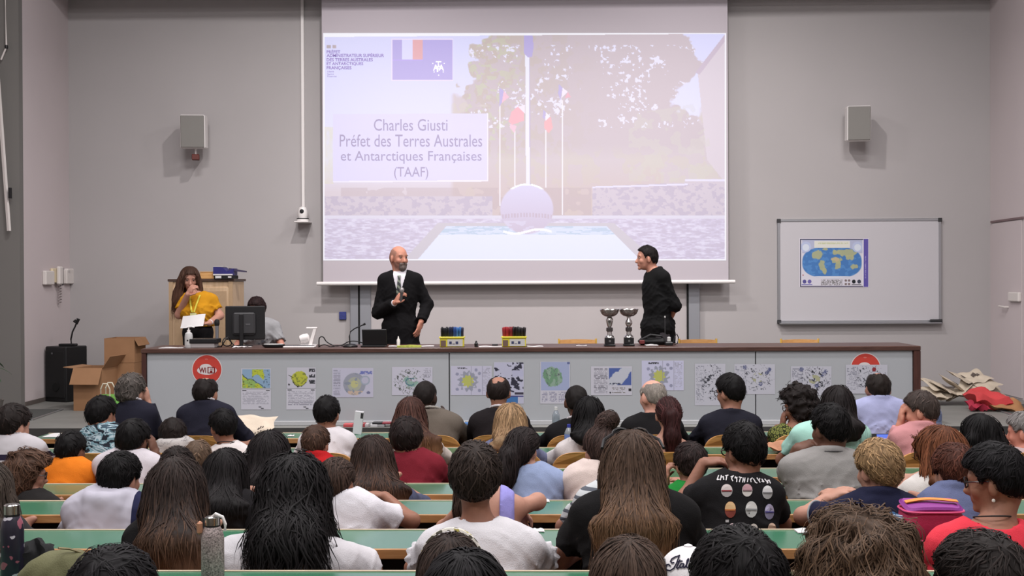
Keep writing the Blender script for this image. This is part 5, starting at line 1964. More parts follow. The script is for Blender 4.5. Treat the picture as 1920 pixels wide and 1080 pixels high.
def face_bits(root, org, hc, Rh, s, brow=(40, 30, 26), beard=None):
    def L(x, y, z):
        return hc + Rh @ (V3(x, y, z) * s) - org
    for sx in (-1, 1):
        m = Matrix.Translation(Vector(L(sx * .033, .078, .004)))
        mb = MB().lathe([(.0012, -.0085), (.008, -.005), (.0108, 0), (.008, .005), (.0012, .0085)], 10, m)
        e = mb.build('eye', mat('eye_white', (158, 148, 142), rough=.3), root, True)
        p = L(sx * .033 , .0865, .004)
        MB().lathe([(.0055, -.003), (.0055, .0025), (.003, .0032)], 10, Matrix.Translation(Vector(p)) @ Matrix(Rh).to_4x4() @ Matrix.Rotation(R(-90), 4, 'X')).build('iris', mat('iris', (38, 26, 20), rough=.2), e)
        pts = [L(sx * (.014 + .01 * k), .0895 - .0022 * k, .0235 + .003 * math.sin(k * .9)) for k in range(5)]
        MB().tube([tuple(p) for p in pts], [.003, .0042, .004, .0034, .0018], 6).build('eyebrow', mat('brow_%d' % brow[0], brow, rough=.8), root, True)


def seated(sp):
    """one person from a spec: built in metres at its real place, resting on the seat of its row"""
    row = sp['row']
    s = sp.get('s', 1.0)
    yaw, hy, hp, hr = sp.get('yaw', 0), sp.get('hy', 0), sp.get('hp', 8), sp.get('hr', 0)
    seed = sp['seed']
    if sp.get('stand') or 'Y' in sp:
        Y, fz, dz = sp['Y'], sp.get('fz', 0.0), sp.get('dz', .77)
    else:
        Y, fz, dz = DY[row - 1] - .58 + sp.get('dy', 0), FZ[row - 1], DZ[row - 1]
    seat = fz + .45
    near = row >= 4 or sp.get('near', False)
    hands = sp.get('hands', False)
    hb = sp.get('h', .0078 if hands else (.013 if row >= 5 else .016))
    hg = sp.get('hg') or (.0078 if row >= 5 else (.009 if row == 4 else .0115))
    hh = .0062 if row >= 4 else .0085
    fwd = V3(-math.sin(R(yaw)), math.cos(R(yaw)), 0)
    rgt = V3(math.cos(R(yaw)), math.sin(R(yaw)), 0)
    up = V3(0, 0, 1)
    ht = sp['hair'][2].get('t', .014) + sp['hair'][2].get('top', .008 if sp['hair'][0] in ('short', 'curly') else 0) * .8 if sp.get('hair') else .0
    if sp.get('hair') and sp['hair'][0] == 'bun':
        ht = .014
    if sp.get('cap'):
        ht = .026
    Rh = rotm(yaw + hy, hp, hr)
    Yh = Y + sp.get('hdy', .03)
    top = np.array(P(sp['cx'], sp['top'], Yh))
    hc = top - V3(0, 0, (.112 + ht) * s * math.cos(R(hp))) + V3(0, 0, 0)
    # keep the top of the skull at the measured place when the head tilts
    hc[:2] -= (Rh @ V3(0, 0, .1 * s))[:2]
    xl, xr, sy = sp['sh']
    pl, pr_ = np.array(P(xl, sy, Y)), np.array(P(xr, sy, Y))
    w = sp.get('w') or max((pr_[0] - pl[0]) / 2 / max(abs(math.cos(R(yaw))), .45), .15)
    w = max(w - {'jacket': .02, 'hoodie': .022, 'blouse': .02}.get(sp['top_g'], .012), .12)
    S = (pl + pr_) / 2 - V3(0, 0, .040 * s)
    S[1] = Y - .02
    ds = min(max(w / .22, .8), 1.2)
    fat = sp.get('fat', 1.0)
    lean = sp.get('lean', .08)
    if sp.get('stand'):
        H = S * 1.0
        H[2] = fz + .93 * sp.get('leg', 1.0)
        H -= fwd * sp.get('lean', 0)
        H += rgt * sp.get('hipx', 0)
    else:
        H = S - fwd * lean
        H[2] = min(seat + .11, S[2] - .36)
    TL = S[2] - H[2]
    nb = S + up * .035 - fwd * .005 + (hc - S) * V3(.25, .25, 0)
    nk = hc + Rh @ (V3(0, -.028, -.075) * s)
    mid = S * .38 + H * .62
    torso = [ell(S - up * .035 - fwd * .005, V3(w * .98, .075 * ds, .075), np.stack([rgt, fwd, up], 1)),
             ell(S - up * TL * .30 + fwd * .015, V3(w * .80, .115 * ds * fat, max(TL * .40, .16)), np.stack([rgt, fwd, up], 1)),
             ell(S - up * .13 - fwd * .025, V3(w * .82, .095 * ds, .15), np.stack([rgt, fwd, up], 1)),
             ell(mid, V3(w * .76 * fat, .118 * ds * fat, max(TL * .4, .15)), np.stack([rgt, fwd, up], 1)),
             cone(nb - up * .03, S - rgt * (w - .065 * ds) - up * .034, .050 * s, .048 * ds), cone(nb - up * .03, S + rgt * (w - .065 * ds) - up * .034, .050 * s, .048 * ds)]
    if sp.get('bust'):
        torso += [ell(S - up * .17 + fwd * .085 + rgt * .075 * k, V3(.078, .07, .08)) for k in (-1, 1)]
    hips = [ell(H, V3(max(w * .82, .15) * fat, .125 * fat, .14), np.stack([rgt, fwd, up], 1))]
    neck = [cone(nk, nb - up * .03, .05 * s * sp.get('nk', 1), .06 * s)]
    hp_, ft, ears = head_prims(hc, Rh, s, True, sp.get('fem', False))
    # arms
    al = sp.get('al', 1.0) * s
    l1, l2 = .285 * al, .25 * al
    arms, info = [], []
    for sx in (-1, 1):
        J = S + rgt * sx * (w - .056 * ds) - up * .042
        a = sp.get('L' if sx < 0 else 'R', 'desk')
        pole = rgt * sx * .9 - up * .5 - fwd * .25
        if a == 'desk':
            T = J + fwd * .34 * al - rgt * sx * (w * .45)
            T[2] = dz + .035
            hd, hn, cu = None, -up, .5
        elif a == 'lap':
            T = J + fwd * .24 * al - rgt * sx * .06
            T[2] = seat + .2
            hd, hn, cu = None, -up, .4
        elif a == 'wide':
            T = J + fwd * .30 * al + rgt * sx * .02
            T[2] = dz + .035
            hd, hn, cu = None, -up, .5
        elif a == 'chin':
            T = hc + Rh @ (V3(.03 * sx, .105, -.155) * s)
            hd, hn, cu = (Rh @ V3(-.25 * sx, -.25, .9)), Rh @ V3(0, -1, 0), 1.0
            pole = -up + rgt * sx * .35 + fwd * .2
        elif a == 'cheek':
            T = hc + Rh @ (V3(.085 * sx, .05, -.115) * s)
            hd, hn, cu = (Rh @ V3(.05 * sx, .05, 1)), Rh @ V3(-sx, 0, 0), .35
            pole = -up + rgt * sx * .5 + fwd * .2
        else:                                   # dict: wrist pixel + depth, optional hand direction
            T = np.array(P(*a['at'], Y + a.get('y', 0)))
            hd = np.array(a['d'], float) if 'd' in a else None
            hn = np.array(a.get('n', (0, 0, -1)), float)
            cu = a.get('curl', .5)
            if 'pole' in a:
                pole = np.array(a['pole'], float)
        E, T = ik(J, T, l1, l2, pole)
        if isinstance(a, dict) and 'el' in a:
            E = np.array(P(*a['el'], Y + a.get('ely', 0)))
        fk = sp.get('arm', 1.0)
        arms.append((J, E, T))
        bp = [cone(J, E, .046 * ds * fk, .037 * s * fk), cone(E, T, .038 * s * fk, .0265 * s * fk)]
        if hd is None:
            hd = T - E
        if hands:
            bp += hand(T, hd, hn, s * sp.get('hs', 1.0), cu, flip=-sx if not (isinstance(a, dict) and 'flip' in a) else a['flip'],
                       point=isinstance(a, dict) and a.get('point', False))
        else:
            d = unit(hd)
            bp += [cone(T, T + d * .05, .028 * s, .032 * s), cone(T + d * .05, T + d * .12, .03 * s, .016 * s)]
        info.append((bp, T, E, hd))
    org = V3(H[0], H[1], fz)
    root = empty(sp.get('name', 'person'), tuple(org), sp['label'], 'person', sp.get('group'))
    skin = lin(sp['skin'])
    # ---- body: one continuous surface
    bare = sp.get('bare', False)
    body = torso if bare else torso[:3] + torso[4:6]
    allp = body + neck + hp_ + ft + ears + [p for i in info for p in i[0]]
    F2 = Field.__new__(Field)
    bx = [pbox(p, 0) for p in allp]
    lo = np.min([b[0] for b in bx], axis=0) - .025
    hi = np.max([b[1] for b in bx], axis=0) + .025
    F2.h, F2.lo = hb, lo
    F2.n = np.ceil((hi - lo) / hb).astype(int) + 1
    F2.F = np.full(F2.n, .08, dtype=f32)
    F2.ax = [(lo[i] + hb * np.arange(F2.n[i])).astype(f32) for i in range(3)]
    for p in body:
        F2.add(p, -.004, .04)
    for p in neck:
        F2.add(p, 0, .035)
    for p in hp_:
        F2.add(p, 0, .025)
    for p in ft:
        F2.add(p, 0, .012)
    for p in ears:
        F2.add(p, .001 if hb < .012 else .004, .008)
    if sp.get('face'):
        for sx in (-1, 1):
            F2.cut(ell(hc + Rh @ (V3(sx * .033, .094, .004) * s), V3(.017, .014, .010) * s, Rh), 0, .012)
    for bp, *_ in info:
        for i, p in enumerate(bp):
            F2.add(p, 0, .03 if i < 2 else (.012 if i == 2 else .006))
    v, q = F2.mesh(1)
    lv = (v - hc) @ Rh / s
    c = np.repeat(skin[None, :], len(v), 0)
    lips = (np.abs(lv[:, 0]) < .026) & (lv[:, 1] > .075) & (np.abs(lv[:, 2] + .067) < .011)
    c[lips] = c[lips] * V3(.85, .66, .66)
    if sp.get('stub') is not None:              # shaved scalp and stubble are pigment of the skin itself
        sc = (lv[:, 2] > np.interp(lv[:, 1], HB_Y, HB_Z['short']) + .0) & (np.linalg.norm(lv, axis=1) < .16)
        if sp.get('stub_top', True) is False:
            sc &= ~((np.sqrt((lv[:, 0] / .062) ** 2 + ((lv[:, 1] - .02) / .095) ** 2) < 1) & (lv[:, 2] > .03))
        c[sc] = c[sc] * .35 + lin(sp['stub'])[None, :] * .65
    if sp.get('beardc') is not None:
        bd = (lv[:, 2] < -.045) & (lv[:, 1] > .0) & (lv[:, 2] > -.14) & ~lips & (lv[:, 1] > -.02 - lv[:, 2] * .2)
        c[bd] = c[bd] * .5 + lin(sp['beardc'])[None, :] * .5
    put('body', v, q, skin_mat(), root, org, c)
    # ---- garments
    gk = sp['top_g']
    gcol = sp['gc']
    seedv = seed * 1.37
    sleeve = {'tee': .62, 'polo': .68, 'jacket': 1.93, 'hoodie': 1.9, 'shirt': 1.9, 'blouse': .8, 'tank': 0, 'tube': 0, 'cap': .3, 'rolled': 1.35, 'elbow': 1.05}[gk]
    sleeve = sp.get('sleeve', sleeve)
    inf = {'jacket': .02, 'hoodie': .024, 'blouse': .02, 'tank': .006, 'tube': .006, 'shirt': .014}.get(gk, .013)
    gp = [(p, inf) for p in torso[:4]] + [(p, inf) for p in hips]
    if gk not in ('tank', 'tube'):
        gp += [(p, inf - .004) for p in torso[4:6]]
    gp += [(p, inf) for p in torso[6:]]
    if sp.get('hem'):
        gp += [(cone(H, H - up * sp['hem'], max(w * .84, .16) * .72, max(w * .86, .17) * .72, 1.3), inf)]
    sl = []
    for (J, E, T) in arms:
        r1, r2, r3 = .048 * ds, .041 * s, .031 * s
        puff = sp.get('puff', 0)
        if sleeve > 0:
            if sleeve <= 1:
                e = J + (E - J) * sleeve
                sl.append((('k', J, e, r1 + puff, r1 + (r2 - r1) * sleeve + .008 + puff * .6), inf))
            else:
                e = E + (T - E) * (sleeve - 1)
                sl.append((cone(J, E, r1, r2), inf))
                sl.append((('k', E, e, r2, r2 + (r3 - r2) * (sleeve - 1) + .002), inf))
    allg = gp + sl
    G = Field.__new__(Field)
    bx = [pbox(p, i) for p, i in allg]
    ex = .10 if gk in ('hoodie', 'jacket', 'polo', 'shirt', 'rolled') else .04
    lo = np.min([b[0] for b in bx], axis=0) - .03
    hi = np.max([b[1] for b in bx], axis=0) + np.array([.03, .03, ex])
    if gk == 'hoodie':
        lo -= np.array([0, .06, 0]); hi += np.array([0, .06, 0])
    G.h, G.lo = hg, lo
    G.n = np.ceil((hi - lo) / hg).astype(int) + 1
    G.F = np.full(G.n, .08, dtype=f32)
    G.ax = [(lo[i] + hg * np.arange(G.n[i])).astype(f32) for i in range(3)]
    for p, i in gp:
        G.add(p, i, .05)
    for p, i in sl:
        G.add(p, i, .035)
    x, y, z = G.g()
    amp = sp.get('fold', .0085 if gk not in ('jacket',) else .004)
    xx, yy, zz = x - f32(S[0]), y - f32(S[1]), z - f32(S[2])
    dg = f32(.9) * np.sign(xx) * xx                     # folds fan out from the armpits
    r1 = 1 - np.abs(wob(xx * f32(.8), yy, zz + dg * f32(.6), 22.0, seedv))
    r2 = 1 - np.abs(wob(xx, yy, zz - dg * f32(.5), 40.0, seedv + 3))
    low = np.clip((-zz - f32(.02)) / f32(.12), f32(.25), 1)
    G.F -= (low * (amp * 1.5 * (r1 ** 5 - f32(.25)) + amp * .8 * (r2 ** 4 - f32(.25)))).astype(f32)
    # neck opening
    op = sp.get('open', .0)
    if gk in ('tank', 'tube'):
        hs_ = S[2] - (.10 if gk == 'tube' else .06)
        d = (z - f32(hs_)) + 0 * x + 0 * y
        if gk == 'tank':                        # leave two straps
            lxx = (x - f32(S[0])) * f32(rgt[0]) + (y - f32(S[1])) * f32(rgt[1])
            st = np.abs(np.abs(lxx) - f32(w * .48)) - f32(.03)
            d = np.minimum(d, st + 0 * z)
            back = (np.abs(lxx) - f32(w * .48) - f32(.03)) + 0 * z
            d = np.maximum(np.minimum(d, 9), np.where(z > f32(S[2] - .14), back, -9))
        G.F = smax(G.F, d.astype(f32), .008).astype(f32)
    else:
        G.cut(cone(nb - up * (.03 + op * .3), hc + up * .05, .064 * s + op, .064 * s + op * 1.6), .006, .008)
        if op:
            G.cut(cone(nb - up * .0, nb + up * .2, .07 + op, .09 + op * 2), .0, .008)
    if sp.get('vneck'):
        fx = (x - f32(S[0])) * f32(rgt[0]) + (y - f32(S[1])) * f32(rgt[1])
        fy = (x - f32(S[0])) * f32(fwd[0]) + (y - f32(S[1])) * f32(fwd[1])
        vz = S[2] - sp['vneck'][0]
        wedge = np.maximum(np.abs(fx) - (z - f32(vz)) * f32(sp['vneck'][1]), -(fy - f32(.0)))
        wedge = np.maximum(wedge, f32(vz) - z)
        G.F = smax(G.F, -wedge.astype(f32), .006).astype(f32)
    if sp.get('hemz'):
        G.F = smax(G.F, (f32(sp['hemz']) - z + 0 * x + 0 * y).astype(f32), .006).astype(f32)
    ring = []
    if gk in ('jacket', 'polo', 'shirt', 'rolled'):
        rr, zz, th = (.068 * s, .034, .014) if gk == 'jacket' else (.064 * s, .042, .012)
        cz = nb + up * 0
        pts = []
        for a in np.linspace(0, 2 * math.pi, 15):
            o_ = rgt * math.sin(a) * rr - fwd * math.cos(a) * rr * 1.0
            pts.append(cz + o_ + up * (zz * (.55 + .45 * math.cos(a)) - .012))
        vopen = 4 if sp.get('vneck') or gk != 'jacket' else 3
        for i in range(14):
            if abs(i - 6.5) < vopen * .5:
                continue
            ring.append(cone(pts[i], pts[i + 1], th, th))
        for p in ring:
            G.add(p, 0, .02)
    if gk == 'hoodie':
        b = nb - fwd * .05 - up * .022
        for a, bb, r in ((-1.5, -.8, .020 * s), (-.8, 0, .034 * s), (0, .8, .034 * s), (.8, 1.5, .020 * s)):
            p = [b + rgt * math.sin(t) * .085 * s - fwd * (math.cos(t) * .05 * s) + up * (.03 - .015 * math.cos(t)) for t in (a, bb)]
            G.add(cone(p[0], p[1], r, r), 0, .02)
        G.add(ell(b - fwd * .045 * s - up * .055 * s, V3(.105, .046, .085) * s, np.stack([rgt, fwd, up], 1)), 0, .03)
        G.add(cone(b - rgt * .06 * s - fwd * .055 * s - up * .03 * s, b - fwd * .065 * s - up * .125 * s, .024 * s, .014 * s), 0, .02)
        G.add(cone(b + rgt * .07 * s - fwd * .055 * s - up * .01 * s, b - fwd * .065 * s - up * .125 * s, .024 * s, .014 * s), 0, .02)
    v, q = G.mesh(1)
    gname = {'tee': 't_shirt', 'polo': 'polo_shirt', 'cap': 't_shirt', 'rolled': 'shirt', 'tube': 'top', 'tank': 'tank_top', 'elbow': 'shirt'}.get(gk, gk)
    gname = sp.get('gname', gname)
    gm = sp.get('gm') or cloth_mat(gcol)
    gob = put(gname, v, q, gm, root, org)
    if gk == 'jacket' or sp.get('under'):       # the shirt collar that shows above
        uc = sp.get('under', (196, 192, 196))
        if uc:
            cp = []
            for a0 in range(14):
                pp = []
                for a in (a0, a0 + 1):
                    t = a / 14 * 2 * math.pi
                    pp.append(nb + rgt * math.sin(t) * .06 * s - fwd * math.cos(t) * .06 * s + up * (.050 * (.5 + .5 * math.cos(t)) + .008))
                if abs(a0 - 6.5) > 1.2:
                    cp.append(cone(pp[0], pp[1], .0085, .0085))
            v, q = Field(cp, .0065, 0, k=.01, pad=.02).mesh(1)
            put('shirt_collar', v, q, cloth_mat(uc), root, org)
    # ---- trousers
    tc = sp.get('tr', (38, 40, 52))
    if sp.get('stand'):
        tp = [ell(H, V3(max(w * .78, .15) * fat, .12 * fat, .13), np.stack([rgt, fwd, up], 1))]
        for sx in (-1, 1):
            a = H + rgt * sx * .085 - up * .05
            kn = V3(a[0], a[1], fz + .48) + fwd * .015 + rgt * sx * .01
            an = V3(kn[0], kn[1], fz + .07) - fwd * .02
            tp += [cone(a, kn, .088 * fat, .062), cone(kn, an, .062, .052)]
        v, q = Field(tp, .012, -.002, k=.04, pad=.03).mesh(1)
        put('trousers', v, q, cloth_mat(tc), root, org)
        for sx in (-1, 1):
            a = H + rgt * sx * .095
            b = V3(a[0], a[1], fz + .038)
            v, q = Field([cone(b - fwd * .07, b + fwd * .14, .036, .034), ell(b - fwd * .05 + up * .04, V3(.04, .05, .05))], .012, 0, pad=.02).mesh(1)
            put('shoe', v, q, mat('shoe_black', (24, 22, 22), rough=.4), root, org)
    else:
        tp = [ell(H - up * .02, V3(max(w * .8, .15), .12, .11), np.stack([rgt, fwd, up], 1))]
        for sx in (-1, 1):
            a = H + rgt * sx * .09 - up * .03
            kn = a + fwd * .40 * al + rgt * sx * .03 - up * .0
            kn[2] = min(seat, H[2] - .11) + .06
            an = V3(kn[0], kn[1], fz + .06) + fwd * .03
            tp += [cone(a, kn, .08, .06), cone(kn, an, .06, .045), cone(an - up * .015, an - up * .015 + fwd * .12, .045, .035)]
        v, q = Field(tp, .024, 0, k=.04, pad=.05).mesh(1)
        put('trousers', v, q, cloth_mat(tc), root, org)
    # ---- hair
    if sp.get('hair'):
        back = (S - fwd * (.10 * ds + .045))[1] if not sp.get('front_view') else (S - fwd * .15)[1]
        if 'bot_px' in sp['hair'][2]:
            ox = sp['hair'][2]
            b = P(ox['bot_px'][0], ox['bot_px'][1], Y - .15)
            ox['bot'], ox['bx'] = b.z, b.x
            if 'w_px' in ox:
                ox['w'] = ox['w_px'] / FPX * (Y - .15)
        hair_mesh(root, org, sp, hc, Rh, s, back, seed, hh, near, row)
    if sp.get('beard'):
        LL = lambda a, b, d: hc + Rh @ (V3(a, b, d) * s)
        bp = [ell(LL(0, .074, -.098), V3(.034, .030, .030) * s, Rh), cone(LL(-.030, .082, -.062), LL(.030, .082, -.062), .009 * s, .009 * s), cone(LL(-.032, .080, -.062), LL(-.030, .074, -.095), .010 * s, .012 * s), cone(LL(.032, .080, -.062), LL(.030, .074, -.095), .010 * s, .012 * s), cone(LL(0, .094, -.055), LL(0, .092, -.058), .009 * s, .009 * s)]
        v, q = Field(bp, .005, .0015, k=.012, pad=.02).mesh(1)
        put('beard', v, q, hair_mat(), root, org, np.repeat(lin(sp['beard'])[None, :], len(v), 0))
    if sp.get('glasses'):
        glasses(root, org, hc, Rh, s, sp['glasses'])
    if sp.get('face'):
        face_bits(root, org, hc, Rh, s, sp.get('brow', (40, 30, 26)))
    return dict(root=root, org=org, hc=hc, Rh=Rh, S=S, H=H, w=w, s=s, fwd=fwd, rgt=rgt, up=up, arms=arms, garment=gob, torso=torso, nb=nb, nk=nk, ds=ds, Y=Y, dz=dz)
# ------------------------------------------------------------------ the people on the stage
def place(px, py, Y):
    return np.array(P(px, py, Y))


def to_pix(p):
    d = CR.transposed() @ (Vector(p) - Vector((0, 0, CAMZ)))
    return 960 + FPX * d.x / -d.z, 540 - FPX * d.y / -d.z


spk = seated(dict(label='bald bearded man in a black suit and tie speaking into a microphone', row=0, stand=True, Y=12.4, cx=748, top=461.5, sh=(709, 793, 511), skin=(182, 126, 106), hair=None,
                  top_g='jacket', gc=(16, 15, 17), yaw=180, hy=42, hp=3, hands=True, seed=101, h=.0075, hg=.009, face=True, brow=(70, 56, 50), stub=(120, 92, 80), stub_top=False, beardc=(84, 74, 70),
                  vneck=(.23, .26), beard=(92, 82, 78), under=(200, 196, 200), hem=.19, fat=.88, tr=(16, 15, 17), fold=.004, hdy=-.03, s=1.08, nk=1.0,
                  R=dict(at=(741, 567), y=-.27, d=(.55, -.2, .85), n=(.75, .3, -.1), curl=1.0, el=(709, 586), ely=-.02),
                  L=dict(at=(789, 604), y=-.12, d=(-.28, -.1, -1), n=(-.8, .4, 0), curl=.35, el=(801, 571), ely=.02)))


def shirt_front(r, col, tie=None, half=.075, dz=.30):
    F_ = Field(r['torso'][:4], .008, .013, k=.05, pad=.03)
    x, y, z = F_.g()
    S, rg, fw = r['S'], r['rgt'], r['fwd']
    fx = (x - f32(S[0])) * f32(rg[0]) + (y - f32(S[1])) * f32(rg[1])
    fy = (x - f32(S[0])) * f32(fw[0]) + (y - f32(S[1])) * f32(fw[1])
    lim = np.maximum(np.maximum(np.abs(fx) - f32(half), f32(S[2] - dz) - z), -(fy - .02))
    F_.F = smax(F_.F, lim.astype(f32), .006).astype(f32)
    F_.cut(cone(r['nb'], r['hc'], .05, .05), 0, .006)
    v, q = F_.mesh(1)
    put('dress_shirt', v, q, cloth_mat(col), r['root'], r['org'])
    if tie:
        # the tie follows the shirt front: sample its surface along the middle
        pts = []
        for k in range(8):
            zz = S[2] + .012 - .036 * k
            near = v[(np.abs(v[:, 2] - zz) < .02) & (np.abs((v - S) @ rg) < .03)]
            if len(near):
                d = ((near - S) @ fw).max()
                pts.append(S + fw * (d + .003) + V3(0, 0, zz - S[2]))
        wd = [.017, .013, .017, .021, .025, .028, .03, .032]
        pr = [cone(a, b, .006, .006, 1) for a, b in zip(pts[:-1], pts[1:])]
        mb = MB()
        vv, ff = [], []
        for a, w_ in zip(pts, wd):
            for s_ in (-1, 1):
                for o_ in (0, .008):
                    vv.append(tuple(a + rg * s_ * w_ + fw * o_ - r['org']))
        for k in range(len(pts) - 1):
            a = k * 4
            ff += [(a, a + 4, a + 6, a + 2), (a + 1, a + 3, a + 7, a + 5), (a + 2, a + 6, a + 7, a + 3), (a, a + 1, a + 5, a + 4)]
        ff += [(0, 2, 3, 1), (4 * len(pts) - 4, 4 * len(pts) - 3, 4 * len(pts) - 1, 4 * len(pts) - 2)]
        m = bpy.data.materials.new('tie_silk')
        m.use_nodes = True
        nt = m.node_tree
        w = nt.nodes.new('ShaderNodeTexWave')
        w.inputs['Scale'].default_value = 9
        w.bands_direction = 'DIAGONAL'
        rp = nt.nodes.new('ShaderNodeValToRGB')
        rp.color_ramp.interpolation = 'CONSTANT'
        rp.color_ramp.elements[0].color = C4((26, 30, 34))
        rp.color_ramp.elements[1].position = .62
        rp.color_ramp.elements[1].color = C4((104, 112, 98))
        tc = nt.nodes.new('ShaderNodeTexCoord')
        nt.links.new(tc.outputs['Object'], w.inputs['Vector'])
        nt.links.new(w.outputs['Fac'], rp.inputs['Fac'])
        nt.links.new(rp.outputs['Color'], nt.nodes['Principled BSDF'].inputs['Base Color'])
        mb.add(vv, ff).build('necktie', m, r['root'])


def cuff(r, side, col=(204, 200, 204), a=.055, b=.012, rad=.036, name='cuff'):
    J, E, T = r['arms'][0 if side == 'L' else 1]
    d = unit(T - E)
    v, q = Field([('k', T - d * a, T - d * b, rad, rad * .95, 1)], .007, 0, pad=.02).mesh(1)
    put(name, v, q, cloth_mat(col), r['root'], r['org'])


shirt_front(spk, (202, 198, 204), True)
cuff(spk, 'R')
# microphone in his right hand
T = spk['arms'][1][2]
hd = unit(V3(.55, -.2, .85))
b0 = T + hd * .075 + V3(.03, -.035, .0)
ax = unit(V3(.10, -.12, 1.0))
t = empty('held_microphone', tuple(b0), 'grey handheld microphone in the hand of the man in the black suit', 'microphone')
MB().tube([tuple(ax * -.055), tuple(ax * .03), tuple(ax * .045)], [.012, .016, .02], 14).build('handle', mat('mic_grey', (96, 94, 96), rough=.4, metal=.4), t, True)
MB().tube([tuple(ax * .045), tuple(ax * .058), tuple(ax * .078), tuple(ax * .092)], [.021, .025, .024, .012], 14).build('grille', mat('mic_grille', (150, 146, 146), rough=.4, metal=.6, noise=.3, nscale=120), t, True)

# the woman reading from a sheet
wom = seated(dict(label='woman with long brown hair in a mustard t-shirt reading from a sheet', row=0, stand=True, Y=13.15, cx=356, top=500, sh=(334, 409, 549), skin=(178, 130, 112),
                  hair=('long', (74, 52, 42), dict(t=.017, open=.07, bot_px=(352, 588), w_px=24, tip=(104, 74, 58), sides=False,
                        more=[lambda L: cone(L(.072, .01, -.02), L(.115, .03, -.24), .036, .046), lambda L: cone(L(-.072, .01, -.02), L(-.10, .055, -.20), .030, .030),
                              lambda L: cone(L(.10, .0, -.15), L(.125, -.0, -.34), .045, .035)])),
                  top_g='tee', gc=(190, 134, 28), yaw=180, hy=22, hp=18, hands=True, fem=True, bust=True, seed=102, h=.0075, hg=.009, face=True, brow=(60, 44, 36), front_view=True, near=True,
                  hemz=.925, tr=(24, 22, 24), hdy=-.05, s=1.06, fat=1.0, arm=1.1, leg=.95, open=.012,
                  R=dict(at=(352, 552), y=-.24, d=(.55, -.1, .8), n=(.5, .8, -.2), curl=1.1, el=(336, 590), ely=-.08),
                  L=dict(at=(392, 606), y=-.30, d=(-.9, -.35, -.15), n=(.1, .1, 1), curl=.75, el=(412, 592), ely=-.02)))
cuff(wom, 'L', (206, 200, 198), .035, .01, .033, 'wristwatch')
c_ = P(362, 602, 12.78)
v, f = [], []
for i in range(9):
    for j in range(7):
        u, w_ = i / 8 - .5, j / 6 - .5
        v.append((u * .25, -.02 * math.cos(u * 3) + w_ * .10, w_ * .13 + .012 * math.sin(u * 3)))
for i in range(8):
    for j in range(6):
        f.append((i * 7 + j, i * 7 + 7 + j, i * 7 + 8 + j, i * 7 + 1 + j))
n_ = len(v)
v += [(x, y + .0015, z) for x, y, z in v]
f += [tuple(q + n_ for q in g[::-1]) for g in f]
o = MB().add(v, f).build('paper_sheet', M_paper, None, True, c_)
props(o, 'white sheet held in the hand of the woman in mustard', 'paper')
# yellow lanyard with badge (part of her clothing)
S, fw, rg = wom['S'], wom['fwd'], wom['rgt']
gv = np.array([v.co[:] for v in wom['garment'].data.vertices]) + wom['org']


def chest(r, gv, x, z):
    n_ = gv[(np.abs((gv - r['S']) @ r['rgt'] - x) < .02) & (np.abs(gv[:, 2] - z) < .02)]
    d = ((n_ - r['S']) @ r['fwd']).max() if len(n_) else .12
    return r['S'] + r['rgt'] * x + r['fwd'] * (d + .004) + V3(0, 0, z - r['S'][2])


M_lan = mat('lanyard_yellow', (206, 196, 70), rough=.6)
for s_ in (-1, 1):
    pts = [chest(wom, gv, s_ * (.06 - .050 * k / 6) - .0 * k, S[2] + .02 - .032 * k) - wom['org'] for k in range(7)]
    mb = MB()
    vv, ff = [], []
    for p in pts:
        vv += [tuple(p - rg * .009), tuple(p + rg * .009), tuple(p - rg * .009 + fw * .004), tuple(p + rg * .009 + fw * .004)]
    for k in range(6):
        a = 4 * k
        ff += [(a, a + 4, a + 5, a + 1), (a + 2, a + 3, a + 7, a + 6), (a, a + 2, a + 6, a + 4), (a + 1, a + 5, a + 7, a + 3)]
    mb.add(vv, ff).build('lanyard', M_lan, wom['root'])
p = chest(wom, gv, 0, S[2] - .20) - wom['org'] + fw * .006
MB().box(-.035, .035, -.003, .003, -.03, .02, Matrix.Translation(Vector(p)), .001).build('badge', mat('badge_pale', (204, 206, 150), rough=.4), wom['root'])
MB().box(-.008, .008, -.003, .003, -.075, -.031, Matrix.Translation(Vector(p)), .001).build('badge_strap', M_black, wom['root'])

# man at the computer
pc = seated(dict(label='man with dark hair and glasses in a grey printed t-shirt behind the monitor', row=0, near=True, Y=12.75, fz=0.0, dz=DT, cx=479, top=557, sh=(456, 527, 599), skin=(180, 124, 106),
                 hair=('short', (40, 26, 26), dict(t=.012, top=.012, near=True)), top_g='tee', gc=(140, 140, 142), yaw=170, hy=-8, hp=14, seed=103, h=.009, hg=.010, face=True, glasses=(30, 28, 28), hdy=-.04, L='lap', R='lap'))
gv2 = np.array([v.co[:] for v in pc['garment'].data.vertices]) + pc['org']
pm = MB()
for k in range(14):
    x, z = rnd.uniform(-.12, .12), pc['S'][2] - rnd.uniform(.10, .26)
    p = chest(pc, gv2, x, z) - pc['org']
    s1, s2 = rnd.uniform(.006, .02), rnd.uniform(.005, .016)
    pm.box(p[0] - s1, p[0] + s1, p[1] - .004, p[1] + .002, p[2] - s2, p[2] + s2)
pm = pm.build('print', mat('print_dark', (58, 58, 64), rough=.8), pc['garment'])
pm['kind'] = 'stuff'

